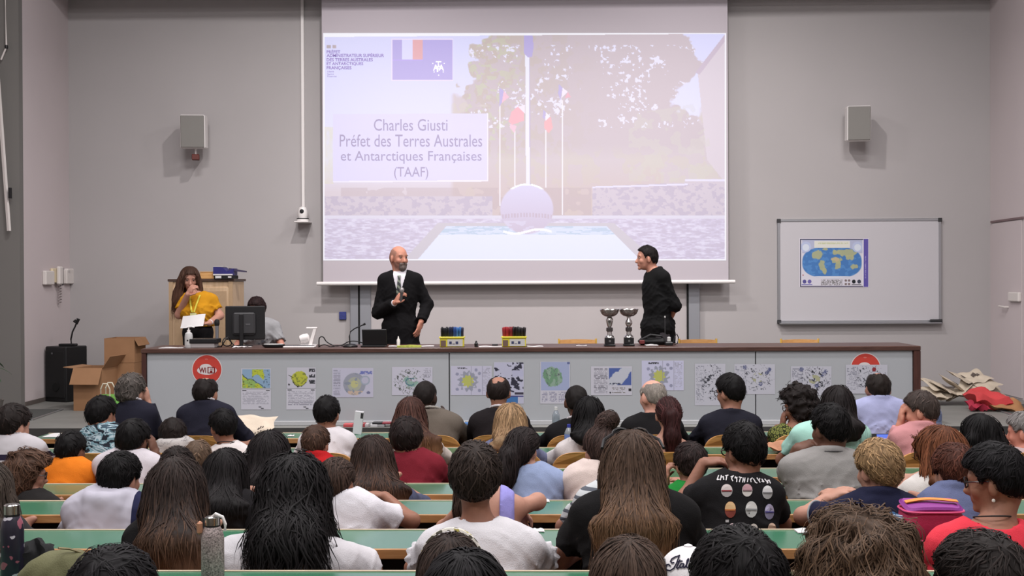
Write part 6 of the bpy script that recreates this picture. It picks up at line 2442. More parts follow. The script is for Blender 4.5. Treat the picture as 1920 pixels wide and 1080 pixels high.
# the man in black, hands behind his back
blk = seated(dict(label='man with short dark hair in a black shirt, hands behind his back, facing left', row=0, stand=True, near=True, Y=12.4, cx=1212, top=461, sh=(1196, 1266, 506), w=.215, skin=(180, 128, 108),
                  hair=('short', (30, 26, 26), dict(t=.007, top=.004, front=.016, near=True)), top_g='rolled', sleeve=1.12, gc=(17, 17, 18), yaw=112, hy=-16, hp=2, hands=True, seed=104, h=.0075, hg=.009, face=True, brow=(34, 28, 26),
                  hem=.20, tr=(70, 66, 70), fold=.006, hdy=-.01, s=1.06, fat=1.12, hipx=-.02, under=None,
                  L=dict(at=(1250, 612), y=.06, d=(-.1, .6, -.8), n=(-.6, .3, .2), curl=.6, el=(1266, 573), ely=-.16),
                  R=dict(at=(1252, 616), y=.10, d=(-.2, -.6, -.7), n=(-.6, -.3, .2), curl=.6, el=(1256, 575), ely=.25)))
# ------------------------------------------------------------------ tiered seating
M_green = mat('desk_green', (58, 110, 84), rough=0.20, spec=0.5, noise=0.05, nscale=4)
M_edge = wood('desk_edge_wood', (150, 104, 62), (186, 140, 92), (1.5, 20, 20))
M_under = mat('desk_underside', (70, 54, 44), rough=0.6, noise=0.1, nscale=6)
M_ply = wood('seat_ply', (176, 122, 66), (204, 152, 92), (1.5, 16, 16), 0.35)
M_lip = mat('desk_lip', (188, 170, 146), rough=0.4, noise=0.05)
for i in range(8):
    y1, z = DY[i], DZ[i]
    y0 = y1 - .33
    x0, x1 = (-3.78, 3.3) if i == 0 else (-5.3, 5.3)
    wd = ('front', 'second', 'third', 'fourth', 'fifth', 'sixth', 'seventh', 'eighth')[i]
    t = empty('lecture_desk', ((x0 + x1) / 2, (y0 + y1) / 2, FZ[i]), 'long green-topped lecture desk, %s row counted from the stage' % wd, 'desk', 'rows of green lecture desks')
    hw = (x1 - x0) / 2
    hz = z - FZ[i]
    MB().box(-hw, hw, -.165 + .012, .165 - .008, hz - .022, hz).build('desktop', M_green, t)
    MB().box(-hw, hw, -.165, -.165 + .012, hz - .036, hz + .001, None, .003).build('front_edge', M_edge, t)
    MB().box(-hw, hw, .165 - .008, .165, hz - .03, hz + .004, None, .0015).build('rear_lip', M_lip, t)
    MB().box(-hw, hw, .115, .14, .08, hz - .023).build('modesty_panel', M_under, t)
    MB().box(-hw, hw, -.10, .115, hz - .16, hz - .145).build('book_shelf', M_under, t)
    n = 6
    for k in range(n + 1):
        x = -hw + .05 + (2 * hw - .1) * k / n
        MB().box(x - .02, x + .02, -.08, .11, 0, hz - .0225).build('leg', M_dkgrey, t)

# one seat, then copies of it for everyone who sits
SEATS = []


def make_seat():
    t = empty('auditorium_seat', (0, 0, 0), '', 'seat', 'curved plywood tip-up seats')
    out = []
    for k in range(25):
        a = math.pi * k / 24
        ca, sa = math.cos(a), math.sin(a)
        out.append((.225 * math.copysign(abs(ca) ** .55, ca), .17 + .19 * abs(sa) ** .75))
    out = [(.20, .0)] + out + [(-.20, .0)]
    v, f = [], []
    n = len(out)
    for yy in (-.011, .011):
        for x, z in out:
            v.append((x, yy - .035 + .9 * x * x, z))
    f = [tuple(range(n)), tuple(range(n, 2 * n))[::-1]] + [(k, k + n, (k + 1) % n + n, (k + 1) % n) for k in range(n)]
    b = MB().add(v, f).build('backrest', M_ply, t)
    MB().box(-.21, .21, .02, .40, -.02, .0, None, .008).build('seat_pan', M_ply, t)
    MB().box(-.025, .025, -.05, .10, -.45, -.02).build('bracket', M_dkgrey, t)
    return t


SEAT0 = make_seat()


def copy_tree(o, parent=None):
    c = o.copy()
    COL.objects.link(c)
    if parent is not None:
        c.parent = parent
        c.matrix_parent_inverse = o.matrix_parent_inverse.copy()
    for ch in list(o.children):
        copy_tree(ch, c)
    return c


def seat_for(row, x, drop, label):
    t = SEAT0 if not SEATS else copy_tree(SEAT0)
    SEATS.append(t)
    t.location = (x, DY[row - 1] - .58 - .23, FZ[row - 1] + .45 - drop)
    t['label'] = label


# ------------------------------------------------------------------ the audience
FAIR, LIGHT, TAN, BROWN, DEEP = (170, 126, 108), (156, 112, 94), (134, 92, 74), (98, 66, 52), (58, 41, 36)
BLK, DKB, BRN, LBR = (19, 17, 18), (34, 27, 25), (62, 47, 40), (92, 70, 54)
NAVY, BLACKS = (30, 30, 42), (24, 23, 25)
WHITE = (204, 200, 204)


def pattern_mat(kind, c):
    """printed cloths: tie-dye, leaves, bands, stripes"""
    key = 'cloth_pattern_' + kind
    if key in MATS:
        return MATS[key]
    m = bpy.data.materials.new(key)
    m.use_nodes = True
    nt = m.node_tree
    b = nt.nodes['Principled BSDF']
    b.inputs['Roughness'].default_value = .9
    b.inputs['Specular IOR Level'].default_value = .15
    tc = nt.nodes.new('ShaderNodeTexCoord')
    rp = nt.nodes.new('ShaderNodeValToRGB')
    rp.color_ramp.interpolation = 'CONSTANT'
    el = rp.color_ramp.elements
    src = None

    def ramp(stops):
        while len(el) < len(stops):
            el.new(.5)
        for e, (p, q) in zip(el, stops):
            e.position, e.color = p, C4(q)
    if kind in ('dye', 'speck'):
        n = nt.nodes.new('ShaderNodeTexNoise')
        n.inputs['Scale'].default_value = 9 if kind == 'dye' else 22
        n.inputs['Detail'].default_value = 2
        n.inputs['Distortion'].default_value = 2.2
        mp = nt.nodes.new('ShaderNodeMapping')
        mp.inputs['Scale'].default_value = (.7, .7, 1.9)
        nt.links.new(tc.outputs['Object'], mp.inputs['Vector'])
        nt.links.new(mp.outputs['Vector'], n.inputs['Vector'])
        src = n.outputs['Fac']
        ramp([(0, (34, 38, 46)), (.44, (108, 140, 150)), (.52, (168, 186, 194)), (.60, (66, 84, 96)), (.68, (150, 176, 182))] if kind == 'dye' else
             [(0, c), (.60, (96, 92, 96)), (.64, c)])
    elif kind == 'leaf':
        n = nt.nodes.new('ShaderNodeTexVoronoi')
        n.inputs['Scale'].default_value = 42
        n.feature = 'DISTANCE_TO_EDGE'
        nt.links.new(tc.outputs['Object'], n.inputs['Vector'])
        src = n.outputs['Distance']
        ramp([(0, (38, 44, 28)), (.10, (126, 130, 70)), (.30, (88, 98, 52)), (.5, (150, 146, 92))])
    else:
        sx = nt.nodes.new('ShaderNodeSeparateXYZ')
        nt.links.new(tc.outputs['Object'], sx.inputs[0])
        mm = nt.nodes.new('ShaderNodeMath')
        if kind == 'stripe':
            w = nt.nodes.new('ShaderNodeMath')
            w.operation = 'MULTIPLY'
            w.inputs[1].default_value = 28
            nt.links.new(sx.outputs['Z'], w.inputs[0])
            mm.operation = 'FRACT'
            nt.links.new(w.outputs[0], mm.inputs[0])
            ramp([(0, (182, 186, 188)), (.62, (84, 88, 96))])
            src = mm.outputs[0]
        elif kind == 'band':
            mm.operation = 'MULTIPLY'
            mm.inputs[1].default_value = 1.0
            nt.links.new(sx.outputs['Z'], mm.inputs[0])
            src = mm.outputs[0]
            ramp([(0, c), (.886, (40, 34, 52)), (.916, c)])
        else:                                   # panel: navy flanks
            a = nt.nodes.new('ShaderNodeMath')
            a.operation = 'MULTIPLY_ADD'
            a.inputs[1].default_value = .55
            nt.links.new(sx.outputs['Z'], a.inputs[0])
            nt.links.new(sx.outputs['X'], a.inputs[2])
            mm.operation = 'MULTIPLY'
            mm.inputs[1].default_value = 1.0
            nt.links.new(sx.outputs['X'], mm.inputs[0])
            src = mm.outputs[0]
            ramp([(0, c), (.125, (36, 38, 66))])
    nt.links.new(src, rp.inputs['Fac'])
    nt.links.new(rp.outputs['Color'], b.inputs['Base Color'])
    MATS[key] = m
    return m


PPL = []


def who(label, row, cx, top, sh, skin, hair, top_g, gc, **k):
    d = dict(label=label, row=row, cx=cx, top=top, sh=sh, skin=skin, hair=hair, top_g=top_g, gc=gc)
    d.update(k)
    PPL.append(d)


# ---- front row
who('man with bushy grey hair in a navy suit, hand on his cheek', 1, 248, 700, (208, 296, 757), FAIR,
    ('curly', (84, 78, 74), dict(t=.016, amp=.005, cf=70, line='short', top=.012)), 'jacket', NAVY, hy=-14, hands=True, R=dict(at=(277, 756), y=.08, d=(-.15, .1, 1), n=(-1, .1, 0), curl=.7, el=(291, 806), ely=.06))
who('balding man in a navy suit below the left red sticker', 1, 387, 706, (334, 442, 757), LIGHT,
    ('fringe', (34, 28, 27), dict(t=.010, crown=(0, .0, .04, .06))), 'jacket', NAVY, hy=-8)
who('bald dark-skinned man in a taupe jacket raising his right hand', 1, 799, 714, (756, 868, 774), DEEP,
    ('buzz', (34, 28, 27), dict(t=.003)), 'jacket', (98, 90, 82), hy=-18, hands=True, under=(150, 146, 140),
    R=dict(at=(832, 800), y=.12, d=(.1, .25, .8), n=(-1, 0, .2), curl=.5, pole=(1, 0, -.4)))
who('man in a black suit with a shiny bald crown', 1, 935, 704, (880, 992, 772), LIGHT,
    ('fringe', (40, 32, 30), dict(t=.010, crown=(0, -.035, .048, .062))), 'jacket', (28, 24, 26), hy=-4)
who('dark-skinned man with cropped hair in a black suit', 1, 1080, 722, (1023, 1138, 792), (92, 62, 50),
    ('buzz', (30, 26, 25), dict(t=.006)), 'jacket', BLACKS, hy=8)
who('elderly bald man with white hair in a black jacket', 1, 1221, 711, (1165, 1280, 780), (204, 152, 134),
    ('fringe', (150, 142, 134), dict(t=.007, crown=(0, .01, .064, .088))), 'jacket', BLACKS, hy=32, under=None)
who('man with black hair and glasses in a dark navy shirt', 1, 1366, 700, (1311, 1426, 774), LIGHT,
    ('short', BLK, dict(t=.016, top=.014)), 'shirt', (30, 30, 40), hy=42, glasses=(28, 26, 26))
who('woman with curly black hair in a green patterned sleeveless top', 1, 1494, 722, (1440, 1545, 796), TAN,
    ('curly', (34, 28, 27), dict(t=.034, amp=.016, cf=75, top=.02)), 'tee', (112, 116, 70), sleeve=.12, hy=52, glasses=(60, 50, 46),
    L=dict(at=(1467, 800), y=.06, d=(.12, .1, 1), n=(1, .1, 0), curl=1.1, el=(1447, 828), ely=.12), hands=True, fem=True, open=.02, pat='leaf')
who('man with thinning dark hair in a light blue shirt, right end of the front row', 1, 1645, 697, (1590, 1706, 748), LIGHT,
    ('fringe', (40, 33, 30), dict(t=.009, crown=(0, .0, .045, .06))), 'shirt', (154, 158, 192), fold=.009)
# ---- second row
who('boy in a teal and black tie-dyed top', 2, 193, 742, (152, 242, 796), TAN, ('short', BLK, dict(t=.012)), 'tee', (110, 130, 138), hy=-22, pat='dye', fold=.012, s=.95)
who('boy in a pale grey hoodie bent low behind the navy suits', 2, 324, 785, (284, 378, 826), TAN, ('short', DKB, dict(t=.014)), 'hoodie', (168, 164, 162), hy=15, s=.95, hp=20, pat='speck')
who('boy with black hair in a white t-shirt turning left, beside the tote bag', 2, 416, 766, (390, 476, 834), TAN, ('short', BLK, dict(t=.016)), 'tee', (206, 200, 198), hy=38, s=.96)
who('boy in a white t-shirt alone at the second desk, left of centre', 2, 614, 742, (562, 668, 806), TAN, ('short', BLK, dict(t=.015, top=.012)), 'tee', WHITE, hy=-10, s=.98)
who('woman with long brown hair in front of the dark-skinned man in taupe', 2, 772, 743, (730, 830, 818), FAIR,
    ('long', (70, 46, 40), dict(bot_px=(798, 856), w_px=42, tip=(112, 80, 56), t=.016)), 'tee', (190, 180, 172), hy=-10, fem=True)
who('woman with straight blonde hair in a slate blue top', 2, 957, 755, (904, 1008, 822), FAIR,
    ('long', (150, 122, 92), dict(bot_px=(957, 830), w_px=36, tip=(120, 92, 68), t=.016, near=True)), 'tee', (104, 108, 136), fem=True, near=True)
who('woman with long black hair in a white t-shirt, second row', 2, 1104, 742, (1042, 1152, 822), TAN,
    ('long', BLK, dict(bot_px=(1104, 822), w_px=34, t=.016)), 'tee', (200, 194, 194), fem=True)
who('woman with a dark red ponytail and bare shoulders', 2, 1252, 743, (1204, 1298, 818), FAIR,
    ('pony', (56, 30, 30), dict(at=(.0, -.105, .0), drop=.30, r=.035, dx=.0, t=.014)), 'tube', (112, 104, 100), bare=True, fem=True, hy=6)
who('woman with long dark wavy hair in a mint green top', 2, 1570, 722, (1482, 1630, 792), TAN,
    ('long', (30, 25, 25), dict(bot_px=(1584, 816), w_px=34, t=.022)), 'tee', (158, 202, 190), fem=True, hy=-6)
who('man in a pink shirt looking left with a hand over his mouth', 2, 1722, 733, (1668, 1780, 798), (190, 132, 112),
    ('short', (70, 60, 56), dict(t=.012, top=.008)), 'shirt', (190, 134, 136), hy=62, L=dict(at=(1688, 796), y=.06, d=(.12, 0, 1), n=(1, 0, .1), curl=.55, el=(1672, 846), ely=.08), hands=True, fold=.009)
who('grey-haired person with a raised hand, cut by the right edge', 2, 1916, 772, (1868, 1985, 842), (190, 128, 110),
    ('short', (128, 124, 122), dict(t=.012)), 'tee', (180, 160, 160), hy=55, hands=True,
    L=dict(at=(1848, 838), y=.1, d=(.5, .1, .55), n=(0, -1, .2), curl=.7, pole=(-1, 0, -.6)))
# ---- third row
who('boy in a grey t-shirt with a dark band, at the left edge', 3, 28, 757, (-42, 88, 818), FAIR, ('short', DKB, dict(t=.020, top=.012)), 'tee', (176, 172, 176), hy=-30, s=.97, pat='band')
who('boy in a bright orange t-shirt', 3, 136, 808, (82, 182, 862), BROWN, ('short', BLK, dict(t=.014)), 'tee', (214, 118, 32), hy=-18, s=.95)
who('boy in a white t-shirt resting his head on his right hand', 3, 252, 785, (178, 306, 846), BROWN, ('short', BLK, dict(t=.016)), 'tee', (196, 190, 196), hy=-15, hands=True, s=.97, R=dict(at=(291, 850), y=.04, d=(-.3, .1, 1), n=(-1, .2, 0), curl=1.0, el=(304, 884), ely=.10))
who('child with dark hair half hidden left of the light-brown-haired child', 4, 333, 838, (290, 376, 906), TAN, ('short', DKB, dict(t=.014)), 'tee', (150, 148, 150), s=.9)
who('boy with brown hair in a red polo shirt', 3, 593, 797, (552, 634, 856), LIGHT, ('short', (74, 54, 44), dict(t=.013, top=.012)), 'polo', (168, 28, 32), s=.93, hy=-12)
who('person with dark puffy hair in a maroon t-shirt', 3, 762, 781, (716, 834, 848), TAN, ('short', (36, 27, 26), dict(t=.022, top=.012)), 'tee', (112, 30, 42), s=.98)
who('woman with a black bob and a bright earring, facing left at the right', 3, 1832, 775, (1786, 1884, 862), TAN,
    ('bob', BLK, dict(bot_px=(1842, 846), w_px=30, t=.016, open=.05)), 'tee', (60, 54, 56), hy=48, fem=True, earring=True)
# ---- fourth row
who('child with short light brown hair in a white t-shirt', 3, 373, 826, (332, 414, 896), FAIR, ('short', (98, 80, 66), dict(t=.010)), 'tee', WHITE, s=.88, hy=-15)
who('girl with very long black hair behind the boy in red', 4, 506, 806, (462, 556, 888), TAN, ('long', (27, 23, 24), dict(bot_px=(506, 935), w_px=38, t=.018)), 'tee', (40, 36, 40), s=.97, fem=True)
who('girl with long dark brown hair over a slate top, in front of the maroon t-shirt', 4, 700, 815, (646, 782, 908), LIGHT,
    ('long', (50, 38, 34), dict(bot_px=(716, 945), w_px=62, tip=(84, 58, 44), t=.018)), 'tee', (72, 76, 98), s=.98, fem=True)
who('girl with a low dark ponytail in a light blue denim shirt', 4, 984, 800, (934, 1060, 876), FAIR,
    ('pony', (36, 29, 29), dict(at=(-.035, -.09, -.04), drop=.20, r=.045, dx=-.03, t=.016)), 'elbow', (136, 150, 182), s=.97, fem=True, hy=-26, hr=4, collar=True)
who('girl with a messy brown bun in a cream blouse', 4, 1120, 802, (1064, 1166, 872), FAIR,
    ('bun', (58, 44, 40), dict(at=(.062, -.03, .158), r=.036, t=.016, more=[lambda L: cone(L(.02, -.07, -.02), L(.05, -.09, -.2), .05, .035)])), 'blouse', (206, 190, 184), s=.95, fem=True, hy=28, hr=-4, puff=.02, fold=.009)
who('child with dark hair and a bright green t-shirt, fist beside the face', 4, 1293, 829, (1246, 1350, 908), LIGHT, ('short', (40, 30, 29), dict(t=.016)), 'tee', (30, 120, 50), s=.9, hy=14, hands=True,
    L=dict(at=(1248, 905), y=.06, d=(.12, .1, 1), n=(1, .2, 0), curl=1.25, pole=(-1, 0, -.6)))
who('large man with black hair in a grey polo shirt, hand at his chin', 4, 1553, 757, (1460, 1642, 848), BROWN, ('short', BLK, dict(t=.010)), 'polo', (134, 132, 130), hy=26, hands=True, fold=.008, L=dict(at=(1494, 842), y=.04, d=(.75, .1, .3), n=(.2, .3, -1), curl=.9, el=(1474, 892), ely=.12, flip=1))
who('woman with straight red-brown hair and dark glasses in a white top', 4, 1757, 797, (1692, 1804, 892), FAIR,
    ('long', (100, 60, 40), dict(bot_px=(1768, 905), w_px=36, t=.018, open=.055)), 'tee', (200, 196, 192), hy=42, glasses=(30, 24, 24), fem=True)
who('woman with wavy brown hair and glasses facing right, by the left edge', 4, 56, 845, (0, 118, 926), LIGHT,
    ('curly', (80, 58, 46), dict(t=.024, amp=.008, cf=60, bot=0, more=[lambda L: cone(L(0, -.07, -.05), L(.01, -.10, -.2), .075, .06)], seg=.02, curl=.5)), 'tee', (36, 34, 34), hy=-58, glasses=(40, 30, 30), fem=True, L='lap', R='lap')
# ---- fifth row
who('boy in a pale grey hoodie with navy side panels', 5, 229, 848, (124, 288, 926), LIGHT, ('short', BLK, dict(t=.013)), 'hoodie', (176, 174, 186), hy=-22, s=.98, pat='panel')
who('girl all in black with long black hair and a bracelet', 5, 427, 840, (376, 488, 925), LIGHT, ('long', (25, 22, 23), dict(bot_px=(424, 985), w_px=48, t=.014)), 'tee', (26, 24, 26), sleeve=1.9, s=.97, fem=True, hands=True, hy=-12,
    R=dict(at=(455, 916), y=.14, d=(1, .1, -.1), n=(0, -.3, -1), curl=.5, el=(476, 968), ely=.1), bracelet=True)
who('girl in a white t-shirt resting on folded arms over the desk', 5, 637, 858, (598, 704, 926), TAN,
    ('pony', (60, 46, 40), dict(at=(-.05, -.08, -.05), drop=.2, r=.036, dx=-.02, t=.014)), 'tee', (202, 200, 206), s=.95, fem=True, hands=True, hy=-20, hp=18,
    R=dict(at=(722, 930), y=.26, d=(-.9, .3, .1), n=(0, 0, -1), curl=.35, el=(772, 976), ely=.10, flip=-1))
who('girl in a lilac tank top leaning right behind the brown-haired head', 5, 900, 862, (846, 992, 918), FAIR,
    ('pony', (60, 46, 40), dict(at=(-.04, -.09, -.02), drop=.16, r=.034, t=.012)), 'tank', (138, 134, 196), bare=True, fem=True, hands=True, hr=10, s=.95,
    R=dict(at=(972, 960), y=.22, d=(.25, .1, -1), n=(-.3, -1, 0), curl=.35, el=(1008, 940), ely=.1))
who('person in a striped t-shirt hidden behind the long-haired woman in black', 5, 1166, 862, (1078, 1232, 908), LIGHT, ('short', BRN, dict(t=.016)), 'tee', (178, 180, 184), pat='stripe', s=.95)
who('boy with black hair and glasses in a black t-shirt with pale printed shields', 5, 1391, 792, (1297, 1466, 892), TAN, ('short', BLK, dict(t=.014, top=.014)), 'tee', (23, 22, 24), hy=30, glasses=(34, 30, 30), hands=True, s=.98, fold=.005,
    L=dict(at=(1318, 868), y=.16, d=(.75, .1, .1), n=(0, .3, -1), curl=.9, el=(1284, 935), ely=.12, flip=1))
who('blond boy in a navy polo shirt with joined hands on the desk', 5, 1643, 823, (1556, 1732, 926), FAIR, ('short', (150, 122, 88), dict(t=.016, top=.012, tip=(112, 90, 68), part=.3, comb=-.3)), 'polo', (28, 30, 52), hy=24, hands=True, under=None, trim=True,
    L=dict(at=(1546, 936), y=.30, d=(.8, .1, .35), n=(0, .2, -1), curl=.45, el=(1506, 968), ely=.14, flip=1),
    R=dict(at=(1600, 930), y=.34, d=(-.8, .2, .2), n=(0, 0, -1), curl=.5))
who('boy with reddish brown hair in a slate blue polo shirt', 5, 1786, 832, (1724, 1846, 916), LIGHT, ('short', (80, 46, 36), dict(t=.02, top=.014, line='short')), 'polo', (100, 108, 142), hy=18, s=.95)
who('long-haired person cut by the left edge of the picture', 5, -20, 866, (-70, 40, 960), LIGHT, ('long', (62, 54, 48), dict(bot_px=(-14, 985), w_px=42, t=.016)), 'tee', (50, 48, 50), fem=True, L='lap', R='lap')
# ---- sixth row
who('woman with long brown hair in a sleeveless black top, left of the wavy-haired woman', 6, 332, 855, (240, 408, 968), FAIR,
    ('long', (46, 37, 34), dict(bot_px=(352, 1075), w_px=66, tip=(98, 72, 56), t=.017)), 'tee', (25, 24, 25), fem=True, sleeve=.2)
who('woman with big wavy black hair in a white puff-sleeved blouse', 6, 552, 850, (394, 662, 1012), TAN,
    ('long', (25, 23, 24), dict(mid=.85, bot_px=(548, 1018), w_px=46, t=.028, curl=.55, jit=.3, lift=.007, rough=.004, th=.046, dens=1.7, wave=True, thick=1.25)), 'blouse', (196, 194, 198), fem=True, puff=.022, fold=.008, bow=True)
who('person with a brown bowl cut in a white t-shirt with frilled sleeves', 6, 891, 828, (784, 1020, 984), TAN,
    ('short', (52, 43, 39), dict(t=.018, top=.014, seg=.016)), 'cap', (202, 200, 204), sleeve=.46, frill=True, hp=2)
who('woman with very long light brown hair in a black t-shirt', 6, 1185, 805, (1070, 1308, 922), FAIR,
    ('long', (74, 58, 48), dict(bot_px=(1186, 1056), w_px=74, tip=(120, 90, 66), t=.02, jit=.2)), 'tee', (22, 21, 22), fem=True, shades=True, fold=.005)
who('woman with short black hair and glasses in a coral red top, facing left', 6, 1858, 832, (1734, 1972, 982), (150, 106, 86),
    ('short', (22, 20, 22), dict(t=.018, top=.014)), 'tee', (206, 56, 70), fem=True, hy=58, glasses=(26, 24, 26), earring=True, open=.008, sleeve=.4, hands=True, L=dict(at=(1762, 1085), y=.25, d=(.3, .5, .1), n=(0, 0, -1), el=(1748, 1062), ely=.1), R='lap')
# ---- seventh row
who('person with dark brown hair and a yellow flowered headband', 7, 845, 1000, (735, 955, 1125), LIGHT,
    ('long', (50, 40, 36), dict(bot_px=(845, 1190), w_px=62, t=.015)), 'tee', (40, 38, 40), fem=True, headband=True, hp=4, dy=.06)
who('woman with straight brown hair in the seventh row, left of the white cap', 7, 1178, 1004, (1070, 1290, 1140), LIGHT,
    ('long', (70, 56, 48), dict(bot_px=(1178, 1230), w_px=78, t=.018)), 'tee', (60, 56, 58), fem=True, hp=4)
who('person in a white cap with dark script lettering', 7, 1290, 1022, (1190, 1400, 1150), LIGHT, ('buzz', DKB, dict(t=.004)), 'tee', (90, 90, 96), cap=True, hp=2)
# ---- eighth row
who('person with black hair at the bottom left beside the olive bag', 8, 212, 1026, (60, 360, 1180), TAN, ('short', (22, 20, 22), dict(t=.018, top=.012)), 'tee', (50, 48, 48), hp=4)
who('person whose smooth black hair covers the flowered headband', 8, 872, 1029, (740, 1010, 1180), TAN, ('long', (20, 18, 20), dict(bot_px=(872, 1240), w_px=80, t=.010)), 'tee', (30, 30, 32), s=.82, fem=True, dy=-.12)
who('boy with thick black hair in front of the white cap', 8, 1382, 990, (1240, 1530, 1150), TAN, ('short', (23, 21, 22), dict(t=.02, top=.014)), 'tee', (40, 38, 40), hp=4, hy=14)
who('person with frizzy light brown curls at the bottom right', 8, 1610, 966, (1470, 1750, 1150), FAIR,
    ('curly', (82, 64, 50), dict(t=.036, amp=.014, cf=55, dens=2.6, seg=.017, nseg=13, curl=.75, jit=.22, grav=1.1, thick=.8, tip=(134, 108, 84), lift=.006, more=[lambda L: cone(L(0, -.07, -.06), L(0, -.09, -.22), .075, .09)])), 'tee', (70, 66, 66), fem=True)
who('boy with cropped dark hair at the bottom right corner', 8, 1838, 1000, (1700, 1980, 1165), TAN, ('short', (36, 30, 28), dict(t=.016, top=.010, fade=.03)), 'tee', (60, 58, 58), hy=20, hp=4)

import time
T0 = time.time()
HEAD = {299: 1, 935: .98, 1221: 1.04, 416: .90, 614: .88, 193: .97, 136: .85, 373: .84, 331: .8, 593: .84, 762: .95, 1293: .83, 1391: .86, 1643: .93,
        229: .85, 427: .84, 1786: .86, 891: .90, 332: .92, 1185: .95, 552: .98, 1858: .88, 212: .84, 1382: .85, 1838: .90, 1610: .84, 1178: .95, 845: .84,
        1553: .95, 56: .84, 984: .85, 1120: .86, 637: .82, 772: .92, 1252: .92, 1832: .93, 252: .95, 1290: .88, 872: .80, 1166: .86, 900: .84, 28: .92}
RES = []
for n_, d in enumerate(PPL):
    d['seed'] = n_ + 1
    d['s'] = HEAD.get(d['cx'], d.get('s', 1.0))
    if d['row'] == 8 and 'dy' not in d:
        d['dy'] = .0
    d['h'] = d.get('h', None) or (.0074 if d.get('hands') else (.0095 if d['row'] >= 4 else .013))
    if d.get('pat') and 'gm' not in d:
        d['gm'] = pattern_mat(d['pat'], d['gc'])
    r = seated(d)
    r['sp'] = d
    RES.append(r)
    seat_for(d['row'], r['H'][0], 0.0 if d['row'] <= 2 else (.06 if d['row'] == 3 else .09), '')
print('people', round(time.time() - T0, 1), 's')
# ------------------------------------------------------------------ details worn by the audience
from mathutils.bvhtree import BVHTree


def by_cx(cx):
    return next(r for r in RES if r['sp']['cx'] == cx)


def bvh_of(o):
    M = Matrix.Translation(o.parent.location) if o.parent else Matrix.Translation(o.location)
    return BVHTree.FromPolygons([M @ v.co for v in o.data.vertices], [tuple(p.vertices) for p in o.data.polygons])


CAMP = Vector((0, 0, CAMZ))


def hit(b, px, py, off=.003):
    d = (CR @ Vector(((px - 960) / FPX, -(py - 540) / FPX, -1.0))).normalized()
    loc, n, i, ds = b.ray_cast(CAMP, d)
    if loc is None:
        return None
    if n.dot(d) > 0:
        n = -n
    return loc + n * off


def decal(name, polys, b, m, parent, off=.003):
    """flat print laid on the cloth: polygons given by their outline"""
    mb = MB()
    for pts in polys:
        c = (sum(p[0] for p in pts) / len(pts), sum(p[1] for p in pts) / len(pts))
        v = [hit(b, *p, off) for p in pts] + [hit(b, *c, off)]
        if any(q is None for q in v):
            continue
        n = len(pts)
        mb.add([q - parent.location if parent.parent is None else q - parent.parent.location for q in v], [(i, (i + 1) % n, n) for i in range(n)])
    if not mb.v:
        return None
    o = mb.build(name, m, parent)
    return o


def oval(cx, cy, rx, ry, a0=0, a1=2 * math.pi, n=14):
    full = abs(a1 - a0 - 2 * math.pi) < 1e-6
    return [(cx + rx * math.cos(a), cy + ry * math.sin(a)) for a in np.linspace(a0, a1, n, endpoint=not full)]


def strokes(lines_, w):
    out = []
    for ln in lines_:
        for (x0, y0), (x1, y1) in zip(ln[:-1], ln[1:]):
            d = math.hypot(x1 - x0, y1 - y0) + 1e-6
            nx, ny = -(y1 - y0) / d * w / 2, (x1 - x0) / d * w / 2
            ex, ey = (x1 - x0) / d * w * .3, (y1 - y0) / d * w * .3
            out.append([(x0 + nx - ex, y0 + ny - ey), (x1 + nx + ex, y1 + ny + ey), (x1 - nx + ex, y1 - ny + ey), (x0 - nx - ex, y0 - ny - ey)])
    return out


def flatmat(c):
    return mat('ink_%d_%d_%d' % c, c, rough=.8, spec=.15)


# the printed black t-shirt: lettering and plain shields
r = by_cx(1391)
g = r['garment']
b = bvh_of(g)


def cp(q):                                           # coordinates read off an enlargement
    return [(1330 + x / 9, 880 + y / 9) for x, y in q]


glyph = [[(160, 110), (135, 180), (170, 175)], [(205, 110), (190, 185)], [(205, 140), (240, 130), (245, 180)], [(275, 115), (320, 105)], [(298, 110), (285, 185)],
         [(365, 135), (410, 115)], [(392, 125), (375, 165), (395, 200)], [(440, 130), (465, 170), (460, 215)], [(430, 150), (470, 140)], [(500, 135), (545, 145)], [(525, 145), (505, 215)],
         [(570, 150), (560, 220)], [(600, 150), (590, 220)], [(565, 185), (600, 185)], [(650, 155), (640, 215)], [(690, 165), (700, 215)], [(720, 150), (690, 185)], [(740, 165), (775, 225), (800, 235)],
         [(800, 150), (850, 225)], [(845, 160), (835, 200)], [(880, 170), (915, 215), (880, 205)], [(930, 170), (985, 235)], [(985, 190), (970, 240)], [(1000, 185), (1025, 240)]]
o = decal('lettering', strokes([cp(q) for q in glyph], 1.9), b, flatmat((206, 204, 206)), g)
if o:
    o['kind'] = 'stuff'
for cx, cy, rx, ry, c1, c2, c3 in ((295, 360, 98, 110, (196, 186, 184), (120, 40, 46), (150, 146, 146)), (637, 355, 88, 108, (176, 140, 146), (120, 96, 100), (186, 182, 178)), (975, 390, 88, 115, (196, 196, 196), (120, 120, 122), (150, 150, 150)),
                                   (355, 680, 96, 140, (196, 164, 122), (170, 104, 60), (110, 54, 46)), (705, 675, 100, 140, (190, 190, 188), (120, 122, 122), (150, 152, 150)), (1005, 715, 80, 135, (176, 172, 200), (70, 66, 120), (120, 118, 140))):
    decal('shield', [cp(oval(cx, cy, rx, ry))], b, flatmat(c3), g, .0025)
    decal('shield_top', [cp(oval(cx, cy - ry * .05, rx * .94, ry * .9, math.pi, 2 * math.pi))], b, flatmat(c1), g, .004)
    decal('shield_band', [cp([(cx - rx * .9, cy - ry * .05), (cx + rx * .9, cy - ry * .05), (cx + rx * .85, cy + ry * .16), (cx - rx * .85, cy + ry * .16)])], b, flatmat(c2), g, .005)
